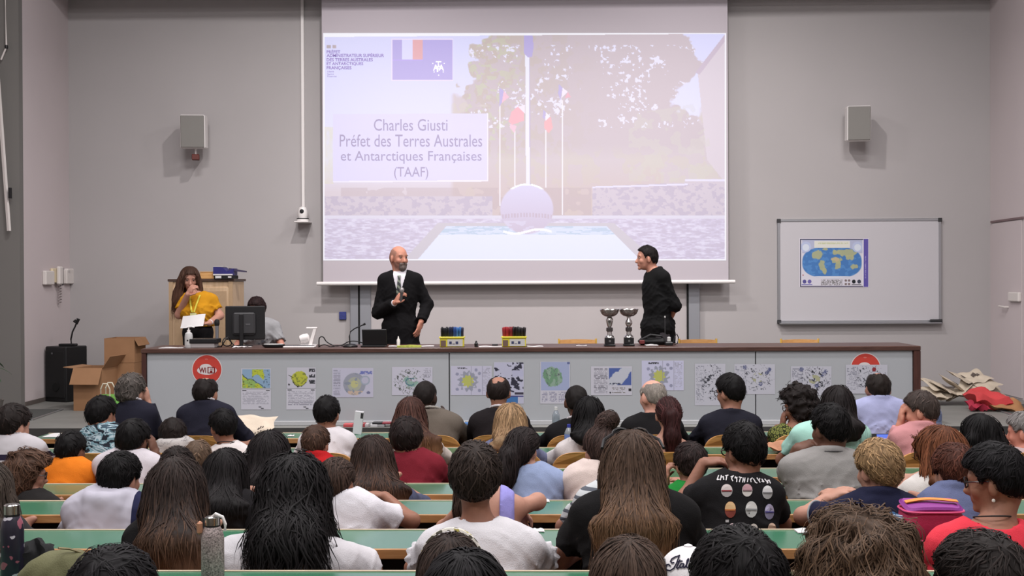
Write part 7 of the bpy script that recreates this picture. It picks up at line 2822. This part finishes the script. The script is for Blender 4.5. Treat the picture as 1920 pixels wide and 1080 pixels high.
for cx, c1 in ((390, (180, 160, 164)), (745, (186, 182, 176)), (1045, (186, 160, 140))):
    decal('shield_top', [cp(oval(cx, 1000, 70, 85, math.pi, 2 * math.pi))], b, flatmat(c1), g, .004)
decal('shield_mark', [cp([(275, 850), (330, 850), (330, 895), (275, 895)]), ], b, flatmat((170, 170, 172)), g)

# white cap with script
r = by_cx(1290)
hc, Rh, s, root, org = r['hc'], r['Rh'], r['s'], r['root'], r['org']


def HL(r, x, y, z):
    return r['hc'] + r['Rh'] @ (V3(x, y, z) * r['s'])


M_cap = mat('cap_cotton', (214, 212, 214), rough=.85, spec=.15, bump=.15, bscale=300)
F_ = Field([ell(HL(r, 0, -.006, .022), V3(.077, .098, .094) * s, Rh)], .006, .017, pad=.03)
x, y, z = F_.g()
lz = (x - f32(hc[0])) * f32(Rh[0, 2]) + (y - f32(hc[1])) * f32(Rh[1, 2]) + (z - f32(hc[2])) * f32(Rh[2, 2])
F_.F = smax(F_.F, (f32(.0) - lz).astype(f32), .006).astype(f32)
F_.cut(ell(HL(r, .01, -.125, .0), V3(.038, .05, .034) * s, Rh), 0, .006)
v, q = F_.mesh(2)
cap = put('cap', v, q, M_cap, root, org)
p = HL(r, 0, -.006, .134) - org
MB().lathe([(.012, -.004), (.011, .004), (.004, .007)], 12, Matrix.Translation(Vector(p))).build('cap_button', M_cap, cap, True)
F_ = Field([ell(HL(r, 0, .13, .012), V3(.075, .075, .012) * s, Rh)], .007, .002, pad=.02)
v, q = F_.mesh(1)
put('cap_brim', v, q, M_cap, cap, org)
pts = [HL(r, .045 * math.cos(a) + .01, -.118 + .012 * abs(math.cos(a)), .012) - org for a in np.linspace(math.pi, 0, 9)]
MB().tube([tuple(p) for p in pts], .0045, 6).build('cap_strap', M_blackm, cap, True)
b = bvh_of(cap)
K = lambda q: [(1210 + x / 13.5, 1000 + y / 13.5) for x, y in q]
word = [[(875, 575), (845, 655), (800, 780), (735, 895), (650, 952), (572, 940), (528, 880), (555, 815), (610, 800), (650, 840)], [(870, 585), (780, 610), (690, 660), (655, 725), (685, 765), (740, 755)],
        [(885, 690), (840, 800), (802, 875), (822, 900), (870, 865)], [(830, 735), (940, 718)], [(970, 785), (915, 785), (882, 835), (898, 880), (950, 862), (985, 790)], [(985, 790), (962, 865), (1000, 880)],
        [(1000, 875), (1060, 780), (1102, 690), (1090, 660), (1062, 700), (1040, 850), (1075, 885)], [(1132, 780), (1095, 865), (1125, 885), (1160, 860)], [(1148, 738), (1156, 744)],
        [(1240, 770), (1190, 775), (1160, 825), (1180, 865), (1225, 840), (1250, 775)], [(1250, 775), (1232, 850), (1270, 860)]]
o = decal('lettering', strokes([K(q) for q in word], 2.5), b, flatmat((26, 24, 44)), cap, .003)
if o:
    o['kind'] = 'stuff'
# frilled sleeves
r = by_cx(891)
for J, E, T in r['arms']:
    d = unit(E - J)
    c = J + d * .118
    a = unit(np.cross(d, V3(0, 1, 0)))
    bb = np.cross(d, a)
    v, f = [], []
    n = 60
    for k in range(n):
        t = 2 * math.pi * k / n
        for rr, o_ in ((.054, -.02), (.061 + .003 * math.sin(13 * t), .0), (.069 + .005 * math.sin(13 * t + .6), .016 + .004 * math.cos(13 * t)), (.067 + .005 * math.sin(13 * t + .6), .018 + .004 * math.cos(13 * t))):
            v.append(tuple(c + a * math.cos(t) * rr + bb * math.sin(t) * rr + d * o_ - r['org']))
    for k in range(n):
        for j in range(3):
            f.append((k * 4 + j, k * 4 + j + 1, ((k + 1) % n) * 4 + j + 1, ((k + 1) % n) * 4 + j))
    MB().add(v, f).build('sleeve_frill', cloth_mat((202, 200, 204)), r['root'], True)
# flowered headband
r = by_cx(845)
m = bpy.data.materials.new('headband_flowers')
m.use_nodes = True
nt = m.node_tree
vo = nt.nodes.new('ShaderNodeTexVoronoi')
vo.inputs['Scale'].default_value = 46
rp = nt.nodes.new('ShaderNodeValToRGB')
rp.color_ramp.interpolation = 'CONSTANT'
for e, (p_, c_) in zip([rp.color_ramp.elements[0], rp.color_ramp.elements[1], rp.color_ramp.elements.new(.5), rp.color_ramp.elements.new(.7)], ((0, (60, 56, 40)), (.22, (200, 190, 60)), (.42, (204, 200, 190)), (.8, (150, 140, 50)))):
    e.position, e.color = p_, C4(c_)
tc = nt.nodes.new('ShaderNodeTexCoord')
nt.links.new(tc.outputs['Object'], vo.inputs['Vector'])
nt.links.new(vo.outputs['Distance'], rp.inputs['Fac'])
nt.links.new(rp.outputs['Color'], nt.nodes['Principled BSDF'].inputs['Base Color'])
v, f = [], []
for k in range(25):
    a = math.pi * k / 24
    for yy, ex in ((-.012, .004), (-.008, .012), (.018, .012), (.022, .004)):
        v.append(tuple(HL(r, math.cos(a) * (.094 + ex), .035 + yy, .015 + math.sin(a) * (.112 + ex)) - r['org']))
for k in range(24):
    for j in range(3):
        f.append((k * 4 + j, k * 4 + 4 + j, k * 4 + 5 + j, k * 4 + 1 + j))
MB().add(v, f).build('headband', m, r['root'], True)
# sunglasses pushed up into long hair
r = by_cx(1185)
mb = MB()
for sx in (-1, 1):
    mb.tube([tuple(HL(r, sx * .034 + .03 * math.cos(a), .085 + .01 * math.sin(a), .112 + .024 * math.sin(a)) - r['org']) for a in np.linspace(0, 2 * math.pi, 17)], .005, 6, False)
    mb.tube([tuple(HL(r, sx * x, y, z) - r['org']) for x, y, z in ((.064, .085, .115), (.098, .03, .095), (.108, -.03, .065))], .0055, 6)
mb.build('sunglasses', M_black, r['root'], True)['kind'] = 'stuff'
# earrings, bracelet, collar trims
M_pearl = mat('pearl', (214, 208, 200), rough=.2, spec=.6)
for cx, sx, zz in ((1858, -1, -.062), (1832, -1, -.09)):
    r = by_cx(cx)
    p = HL(r, sx * .082, -.002, zz) - r['org']
    MB().lathe([(.001, -.006), (.005, -.004), (.006, 0), (.005, .004), (.001, .006)], 10, Matrix.Translation(Vector(p))).build('earring', M_pearl, r['root'], True)
r = by_cx(1858)
nb = r['nb']
MB().tube([tuple(nb + r['rgt'] * math.sin(a) * .058 - r['fwd'] * math.cos(a) * .058 + V3(0, 0, .026 + .014 * math.cos(a)) - r['org']) for a in np.linspace(-2.2, 2.2, 21)], .0028, 6).build('necklace', M_blackm, r['root'], True)
r = by_cx(427)
J, E, T = r['arms'][1]
d = unit(T - E)
a = unit(np.cross(d, V3(0, 0, 1)))
bb = np.cross(d, a)
for k, o_ in enumerate((-.012, .0)):
    MB().tube([tuple(T + d * o_ + (a * math.cos(t) + bb * math.sin(t)) * .031 - r['org']) for t in np.linspace(0, 2 * math.pi, 19)], .0035, 6, False).build('bracelet', M_silver, r['root'], True)


def collar_ring(r, col, rad, zz, th, name='collar_trim'):
    nb = r['nb']
    MB().tube([tuple(nb + r['rgt'] * math.sin(a) * rad - r['fwd'] * math.cos(a) * rad + V3(0, 0, zz * (.55 + .45 * math.cos(a)) - .012) - r['org']) for a in np.linspace(-2.3, 2.3, 21)], th, 6).build(name, cloth_mat(col), r['root'], True)


r = by_cx(1643)
collar_ring(r, (58, 122, 120), .074 * r['s'], .030, .005)
J, E, T = r['arms'][0]
d = unit(E - J)
c = J + (E - J) * .66
a = unit(np.cross(d, V3(0, 1, 0)))
bb = np.cross(d, a)
MB().tube([tuple(c + (a * math.cos(t) + bb * math.sin(t)) * .0605 - r['org']) for t in np.linspace(0, 2 * math.pi, 25)], .004, 6, False).build('sleeve_trim', cloth_mat((150, 156, 160)), r['root'], True)
collar_ring(by_cx(1553), (84, 82, 84), .080, .034, .0035)
r = by_cx(416)
collar_ring(r, (58, 50, 50), .074 * r['s'], .045, .004)
# dark clip in the wavy black hair
r = by_cx(552)
p = HL(r, -.015, -.132, .01) - r['org']
for k in range(5):
    q = p + V3(-.04 + .02 * k, 0, .004 * (k % 2))
    MB().tube([tuple(q + V3(0, .02, .02)), tuple(q + V3(0, -.012, .008)), tuple(q + V3(.002, .012, -.022))], .0045, 6).build('hair_clip', M_blackm, r['root'], True)

# ------------------------------------------------------------------ things on the lecture desks


def dsk(row, px, back=.1):
    """a point on the desktop of a row, BACK metres from its far edge"""
    Y = DY[row - 1] - back
    return Vector((P(px, 900, Y).x, Y, DZ[row - 1] + .001))


def sheet_at(row, px0, px1, back, label, dep=.10, rz=3, name='paper_sheet', m=None, h=.003, cat='paper'):
    a, b = dsk(row, px0, back), dsk(row, px1, back)
    w = (b.x - a.x) / 2
    v, f = [], []
    for i in range(7):
        for j in range(4):
            v.append(((i / 6 - .5) * 2 * w, (j / 3 - .5) * 2 * dep, h + .006 * abs(math.sin(i * .9 + px0)) * (j / 3)))
    for i in range(6):
        for j in range(3):
            f.append((i * 4 + j, i * 4 + 4 + j, i * 4 + 5 + j, i * 4 + 1 + j))
    n = len(v)
    v += [(x, y, 0) for x, y, q in v]
    f += [tuple(q + n for q in g[::-1]) for g in f]
    o = MB().add(v, f).build(name, m or M_paper, None, False, (a + b) / 2)
    o.rotation_euler.z = R(rz)
    return props(o, label, cat)


sheet_at(1, 88, 128, .14, 'white paper on the left end of the front lecture desk')
sheet_at(2, 1456, 1518, .16, 'white papers on the desk beside the brown paper bag', h=.012)
sheet_at(4, 1668, 1712, .12, 'white paper on the desk behind the blond boy', dep=.09)
sheet_at(6, 1492, 1542, .04, 'white slip with dots at the far edge of the sixth desk', dep=.03)
sheet_at(5, 1012, 1030, .03, 'small white slip at the far edge of the fifth desk', dep=.02)
sheet_at(6, 1000, 1020, .03, 'small white slip on the sixth desk beside the frilled white t-shirt', dep=.02)
sheet_at(1, 540, 552, .2, 'tiny white slip on the front lecture desk right of the tote bag', dep=.02)

# printed tote bag
v, f = crumple(.160, .12, .06, 5, 13, .012)
c_ = dsk(1, 474, .16)
o = MB().add(v, f).build('tote_bag', mat('tote_canvas', (202, 188, 170), rough=.9, noise=.06, nscale=9, bump=.3, bscale=220), None, True, c_ + Vector((0, 0, .075)))
o.rotation_euler = (R(30), R(2), R(-4))
props(o, 'cream canvas tote bag with dark print lying on the front lecture desk', 'tote bag')
bt = BVHTree.FromPolygons([Matrix.Translation(o.location) @ o.rotation_euler.to_matrix().to_4x4() @ v_.co for v_ in o.data.vertices], [tuple(p.vertices) for p in o.data.polygons])
tp = MB()
for q in strokes([[(446, 797), (450, 806)], [(452, 795), (455, 807)], [(458, 797), (460, 805)], [(446, 801), (460, 804)], [(486, 803), (478, 813)], [(490, 800), (484, 810)], [(494, 800), (489, 808)]], 2.0):
    w_ = [hit(bt, *p, .004) for p in q]
    if all(w_):
        tp.add([o.matrix_basis.inverted() @ p for p in w_], [(0, 1, 2, 3)])
if tp.v:
    tp.build('print', M_tprint, o)['kind'] = 'stuff'

# gift bag
t = empty('gift_bag', dsk(1, 203, .18), 'small paper gift bag, green above pale blue, with white handles', 'gift bag')
t.scale = (1.05, 1.05, 1.34)
MB().box(-.075, .075, -.045, .045, 0, .17, None, .002).build('bag_body', mat('paper_pale_blue', (150, 188, 206), rough=.6), t)
MB().box(-.062, .070, -.048, -.0455, .17, .235).box(-.062, .07, .043, .0455, .15, .235).build('green_top', mat('paper_green', (132, 190, 92), rough=.6), t)['kind'] = 'stuff'
for yy in (-.05, .047):
    MB().tube([(-.03, yy, .215), (-.032, yy, .27), (-.015, yy, .30), (.015, yy, .30), (.034, yy, .27), (.034, yy, .215)], .0045, 6).build('handle', mat('cord_white', (206, 200, 180), rough=.7), t, True)
MB().prism([(-.085, .10), (-.06, .15), (-.03, .165), (.02, .19), (.085, .17), (.095, .05), (-.08, .05)], -.054, -.049).build('tissue_paper', mat('tissue_blue', (176, 206, 214), rough=.8), t)


def water_bottle(row, px, back, h, rad, cap_c, label, liquid=(176, 186, 196), lab=None):
    t = empty('water_bottle', dsk(row, px, back), label, 'bottle')
    MB().lathe([(rad * .9, 0), (rad, .01), (rad, h * .35), (rad * .94, h * .4), (rad, h * .46), (rad, h * .68), (rad * .55, h * .84), (rad * .38, h * .88)], 18).build('bottle_body', mat('pet_%d' % liquid[0], liquid, rough=.12, spec=.6, trans=.55), t, True)
    if lab:
        MB().lathe([(rad * 1.02, h * .42), (rad * 1.02, h * .62)], 18, cap=False).build('label', mat('label_%d' % lab[0], lab, rough=.5), t, True)
    MB().lathe([(rad * .42, h * .88), (rad * .42, h), (rad * .3, h * 1.005)], 14).build('cap', mat('cap_%d' % cap_c[0], cap_c, rough=.4), t, True)
    return t


water_bottle(2, 1067, .12, .175, .030, (50, 60, 150), 'clear water bottle with a blue cap and label behind the woman in white', lab=(110, 130, 190))
water_bottle(1, 1043, .06, .20, .030, (206, 206, 206), 'clear water bottle with a white cap left of the man with cropped hair')
water_bottle(1, 1757, .10, .23, .036, (120, 130, 170), 'large pale blue bottle on the desk behind the man in pink', liquid=(140, 156, 196), lab=(96, 106, 140))
# tall white box, packets and a cup
t = empty('tall_box', dsk(1, 670, .08), 'tall narrow white box leaning on the front lecture desk', 'box')
MB().box(-.033, .033, -.02, .02, 0, .175, Matrix.Rotation(R(7), 4, 'Y'), .002).build('carton', mat('carton_white', (206, 206, 210), rough=.5), t)
MB().box(.014, .034, -.0215, -.0202, .125, .165, Matrix.Rotation(R(7), 4, 'Y')).build('dark_label', M_dkgrey, t)


def packet(px0, px1, Y, z, h, cols, name, label, cat='packet'):
    a, b_ = P(px0, 795, Y), P(px1, 795, Y)
    w = (b_.x - a.x) / 2
    t = empty(name, ((a.x + b_.x) / 2, Y, z), label, cat)
    for k, c in enumerate(cols):
        x0, x1 = -w + 2 * w * k / len(cols), -w + 2 * w * (k + 1) / len(cols)
        MB().box(x0, x1 - .0005, -.05, .05, 0, h * (1 - .12 * (k % 2)), None, .003).build('packet_body' if k == 0 else 'packet_side', mat('pk_%d_%d_%d' % c, c, rough=.45), t)
    return t


packet(645, 662, YS + .085, .001, .03, [(186, 80, 84)], 'red_packet', 'flat red packet at the stage edge left of the tall white box')
packet(679, 692, YS + .085, .001, .035, [(150, 60, 64), (176, 170, 172)], 'red_packet', 'small red and white packet at the stage edge right of the tall white box')
packet(696, 722, YS + .085, .001, .028, [(196, 196, 198), (150, 150, 152)], 'white_packet', 'flat white packet at the stage edge below the dark one')
packet(699, 736, YS + .085, .030, .016, [(40, 38, 40), (130, 44, 56)], 'dark_packet', 'dark and red packet on top of the white packet at the stage edge')
packet(856, 886, YS + .085, .001, .042, [(206, 206, 206), (66, 110, 166)], 'tissue_packet', 'white and blue packet at the stage edge left of the bald man in black')
o = MB().lathe([(.024, 0), (.033, .085), (.034, .088), (.031, .088), (.022, .004)], 18, cap=False).build('plastic_cup', mat('cup_plastic', (196, 196, 196), rough=.2, trans=.4), None, True, dsk(1, 822, .2))
props(o, 'pale plastic cup on the desk by the raised hand', 'cup')
# brown paper bag and tablet on the second desk
t = empty('paper_bag', dsk(2, 1473, .24), 'crumpled brown paper bag lying on the second lecture desk', 'paper bag')
v, f = crumple(.115, .085, .045, 9, 11, .016)
MB().add(v, f).build('bag_body', mat('kraft_pink', (176, 126, 98), rough=.85, noise=.08, nscale=12, bump=.2, bscale=90), t, True).location = (0, 0, .045)
v, f = crumple(.06, .05, .03, 12, 9, .012)
MB().add(v, f).build('dark_fold', mat('dark_fold', (54, 42, 34), rough=.8), t, True).location = (.07, -.06, .03)
t = empty('tablet', dsk(2, 1654, .16), 'tablet with a lit blue screen propped on the second lecture desk', 'tablet')
M = Matrix.Translation((0, .02, 0)) @ Matrix.Rotation(R(-18), 4, 'X')
MB().box(-.085, .06, -.004, .004, 0, .11, M, .002).build('cover', M_black, t)
MB().box(-.022, .055, -.0055, -.0042, .006, .104, M).build('lit_screen', mat('tablet_glow', (60, 80, 160), rough=.2, emit=(.10, .16, .55)), t)
MB().box(-.06, .075, -.12, .0, 0, .006, None, .002).build('keyboard_sheet', M_paper, t)
# pink lunch bag
t = empty('lunch_bag', dsk(6, 1745, .19), 'crimson lunch bag with violet lid and orange strap on the sixth desk', 'bag')
wl = .108


def soft(name, w, d, z0, z1, m, tl=.0, p=4):
    v, f = [], []
    n = 36
    lv = [(z0, .9), (z0 + .012, .985), ((z0 + z1) / 2, 1.02), (z1 - .012, .985), (z1, .90)]
    for zz, k in lv:
        for i in range(n):
            a = 2 * math.pi * i / n
            ca, sa = math.cos(a), math.sin(a)
            x = w * k * math.copysign(abs(ca) ** (2 / p), ca)
            y = d * k * math.copysign(abs(sa) ** (2 / p), sa)
            v.append((x, y, zz + tl * (y + d) * 1.0 + .004 * math.sin(3 * a)))
    for j in range(4):
        for i in range(n):
            f.append((j * n + i, j * n + (i + 1) % n, (j + 1) * n + (i + 1) % n, (j + 1) * n + i))
    f += [tuple(range(n))[::-1], tuple(4 * n + i for i in range(n))]
    return MB().add(v, f).build(name, m, t, True)


M_crim = mat('crimson_fabric', (158, 26, 66), rough=.7, bump=.2, bscale=300, noise=.06)
M_pinkt = mat('pink_piping', (206, 70, 120), rough=.5)
M_viol = mat('violet_fabric', (128, 44, 128), rough=.6, bump=.15, bscale=300)
M_oran = mat('orange_strap', (220, 126, 48), rough=.6)
soft('bag_body', wl, .075, 0, .112, M_crim)
soft('lid', wl * .97, .068, .1125, .128, M_viol, .12)
for zz in (.112, .010):
    MB().tube([(wl * 1.0 * math.copysign(abs(math.cos(a)) ** .5, math.cos(a)), .075 * math.copysign(abs(math.sin(a)) ** .5, math.sin(a)), zz + .003) for a in np.linspace(0, 2 * math.pi, 41)], .0042, 6, False).build('piping', M_pinkt, t, True)
v, f = [], []
for k in range(13):
    u = k / 12
    x = -wl * .86 + wl * 1.72 * u
    h = .142 + .010 * math.sin(u * 2.6) - .002
    for yy in (-.012, .012):
        v.append((x, yy + .012 * math.sin(u * 5), h + (.004 if yy > 0 else 0)))
for k in range(12):
    f.append((2 * k, 2 * k + 2, 2 * k + 3, 2 * k + 1))
n = len(v)
v += [(x, y, z - .003) for x, y, z in v]
f += [tuple(q + n for q in g[::-1]) for g in f]
MB().add(v, f).build('strap', M_oran, t, True)
# blue net bag beside it
t = empty('drawstring_bag', dsk(6, 1672, .17), 'small blue drawstring bag with white cords left of the crimson lunch bag', 'bag')
v, f = crumple(.042, .05, .06, 17, 11, .012)
MB().add(v, f).build('bag_body', mat('blue_net', (66, 104, 142), rough=.7, noise=.35, nscale=60), t, True).location = (0, 0, .055)
for k in range(3):
    MB().tube([(-.03, -.05, .07 + .008 * k), (-.01, -.058, .088 + .006 * k), (.02, -.055, .08 + .008 * k), (.035, -.04, .06)], .0028, 6).build('cord', mat('cord_pale', (170, 190, 210), rough=.6), t, True)

# flasks on the seventh desk
M_flask = bpy.data.materials.new('flask_flowers')
M_flask.use_nodes = True
nt = M_flask.node_tree
vo = nt.nodes.new('ShaderNodeTexNoise')
vo.inputs['Scale'].default_value = 26
vo.inputs['Detail'].default_value = 1.5
rp = nt.nodes.new('ShaderNodeValToRGB')
rp.color_ramp.interpolation = 'CONSTANT'
es = rp.color_ramp.elements
es[0].position, es[0].color = 0, C4((150, 84, 100))
es[1].position, es[1].color = .38, C4((34, 32, 46))
e = es.new(.60); e.color = C4((40, 34, 54))
e = es.new(.635); e.color = C4((190, 188, 196))
tc = nt.nodes.new('ShaderNodeTexCoord')
nt.links.new(tc.outputs['Object'], vo.inputs['Vector'])
nt.links.new(vo.outputs['Fac'], rp.inputs['Fac'])
nt.links.new(rp.outputs['Color'], nt.nodes['Principled BSDF'].inputs['Base Color'])
nt.nodes['Principled BSDF'].inputs['Roughness'].default_value = .35
M_seq = mat('flask_sequins', (150, 138, 136), rough=.45, metal=.15, noise=.75, nscale=230)


def flask(px, top, m, label, strap):
    p = dsk(7, px, .09)
    h = P(px, top, p.y).z - p.z
    t = empty('flask', p, label, 'flask', 'steel drinking flasks on the seventh desk')
    MB().lathe([(.031, 0), (.034, .006), (.034, h * .66), (.030, h * .76), (.022, h * .84)], 26).build('flask_body', m, t, True)
    MB().lathe([(.0225, h * .84), (.0225, h * .865)], 22).build('neck_ring', M_black, t, True)
    MB().lathe([(.023, h * .866), (.023, h * .985), (.019, h)], 22).build('cap', M_silver, t, True)
    if strap:
        MB().tube([(.0, 0, h * .99), (.012, -.01, h * 1.05), (.034, -.012, h * 1.0), (.042, -.012, h * .88), (.040, -.01, h * .78)], .005, 8).build('carry_loop', M_white, t, True)
        MB().box(-.044, -.028, -.02, .0, h * .72, h * .93, None, .006).build('skin_tone_strap', mat('strap_tan', (176, 126, 98), rough=.6), t)


flask(22, 945, M_flask, 'dark flask with pink and white flowers at the left edge', False)
flask(398, 968, M_seq, 'silver sequinned flask with a white carry loop', True)
# olive bag and black jacket at the left
p = dsk(7, 106, .20)
t = empty('olive_bag', p, 'soft olive green bag with a zip at the bottom left', 'bag')
F_ = Field([ell((0, 0, .035), (.085, .075, .075)), ell((.05, .01, .05), (.05, .05, .05)), ell((-.05, -.01, .02), (.06, .06, .05))], .008, 0, k=.04)
x, y, z = F_.g()
F_.F += (.004 * wob(x, y, z, 45.0, 3.0)).astype(f32)
F_.F = smax(F_.F, (.0 - z + 0 * x + 0 * y).astype(f32), .006).astype(f32)
v, q = F_.mesh(1)
me = np_mesh('bag_body', v, q)
me.polygons.foreach_set('use_smooth', np.ones(len(me.polygons), dtype=bool))
link('bag_body', me, mat('olive_fabric', (92, 92, 62), rough=.8, noise=.06, bump=.2, bscale=250), t)
MB().tube([(.02, -.04, .125), (.045, -.02, .118), (.07, .0, .103)], .0035, 6).build('zip', mat('zip_brass', (130, 120, 92), rough=.4, metal=.6), t, True)
v, f = crumple(.05, .07, .05, 23, 11, .022)
o = MB().add(v, f).build('jacket', mat('black_fleece', (18, 19, 21), rough=.95), None, True, dsk(7, 66, .04) + Vector((0, .0, .055)))
o.rotation_euler = (R(35), R(10), R(10))
props(o, 'crumpled black jacket on the desk beside the flowered flask', 'jacket')
# a plant that just reaches into the frame at the left
t = empty('potted_plant', (P(-22, 700, 11.75).x, 11.75, 0), 'potted plant whose leaves just reach in at the left edge', 'plant')
MB().lathe([(.10, 0), (.14, .22), (.15, .24), (.13, .24), (.11, .2)], 20).build('pot', mat('pot_grey', (96, 92, 88), rough=.7), t, True)
zl = P(0, 700, 11.75).z
for k in range(12):
    a = k * 2.4
    d_ = Vector((math.cos(a), math.sin(a), 0))
    L_ = .12 + .05 * (k % 3)
    st_ = Vector((0, 0, zl - .12 + .02 * k))
    pts = [st_ + d_ * L_ * u + Vector((0, 0, .10 * u - .16 * u * u)) for u in np.linspace(0, 1, 7)]
    sd = Vector((-d_.y, d_.x, 0))
    v, f = [], []
    for i_, p_ in enumerate(pts):
        w_ = .022 * math.sin(math.pi * min(1, (i_ + .4) / 6.5))
        v += [tuple(p_ - sd * w_), tuple(p_ + sd * w_), tuple(p_ - sd * w_ + Vector((0, 0, .002))), tuple(p_ + sd * w_ + Vector((0, 0, .002)))]
    for i_ in range(6):
        q = i_ * 4
        f += [(q, q + 4, q + 5, q + 1), (q + 2, q + 3, q + 7, q + 6), (q, q + 2, q + 6, q + 4), (q + 1, q + 5, q + 7, q + 3)]
    MB().add(v, f).build('leaf', mat('leaf_green', (44, 74, 44), rough=.5, noise=.1), t, True)
MB().tube([(0, 0, .2), (.01, 0, zl * .5), (0, 0, zl + .1)], .010, 6).build('stem', mat('stem_brown', (84, 70, 52), rough=.8), t, True)

# labels of the seats: row and place in the row
ROWN = ('front', 'second', 'third', 'fourth', 'fifth', 'sixth', 'seventh', 'eighth')
NUM = ('first', 'second', 'third', 'fourth', 'fifth', 'sixth', 'seventh', 'eighth', 'ninth', 'tenth', 'eleventh', 'twelfth')
for k in range(8):
    row = sorted([t_ for t_, d_ in zip(SEATS, PPL) if d_['row'] == k + 1], key=lambda t_: t_.location.x)
    for j, t_ in enumerate(row):
        t_['label'] = 'plywood tip-up seat in the %s row, %s from the left' % (ROWN[k], NUM[j])
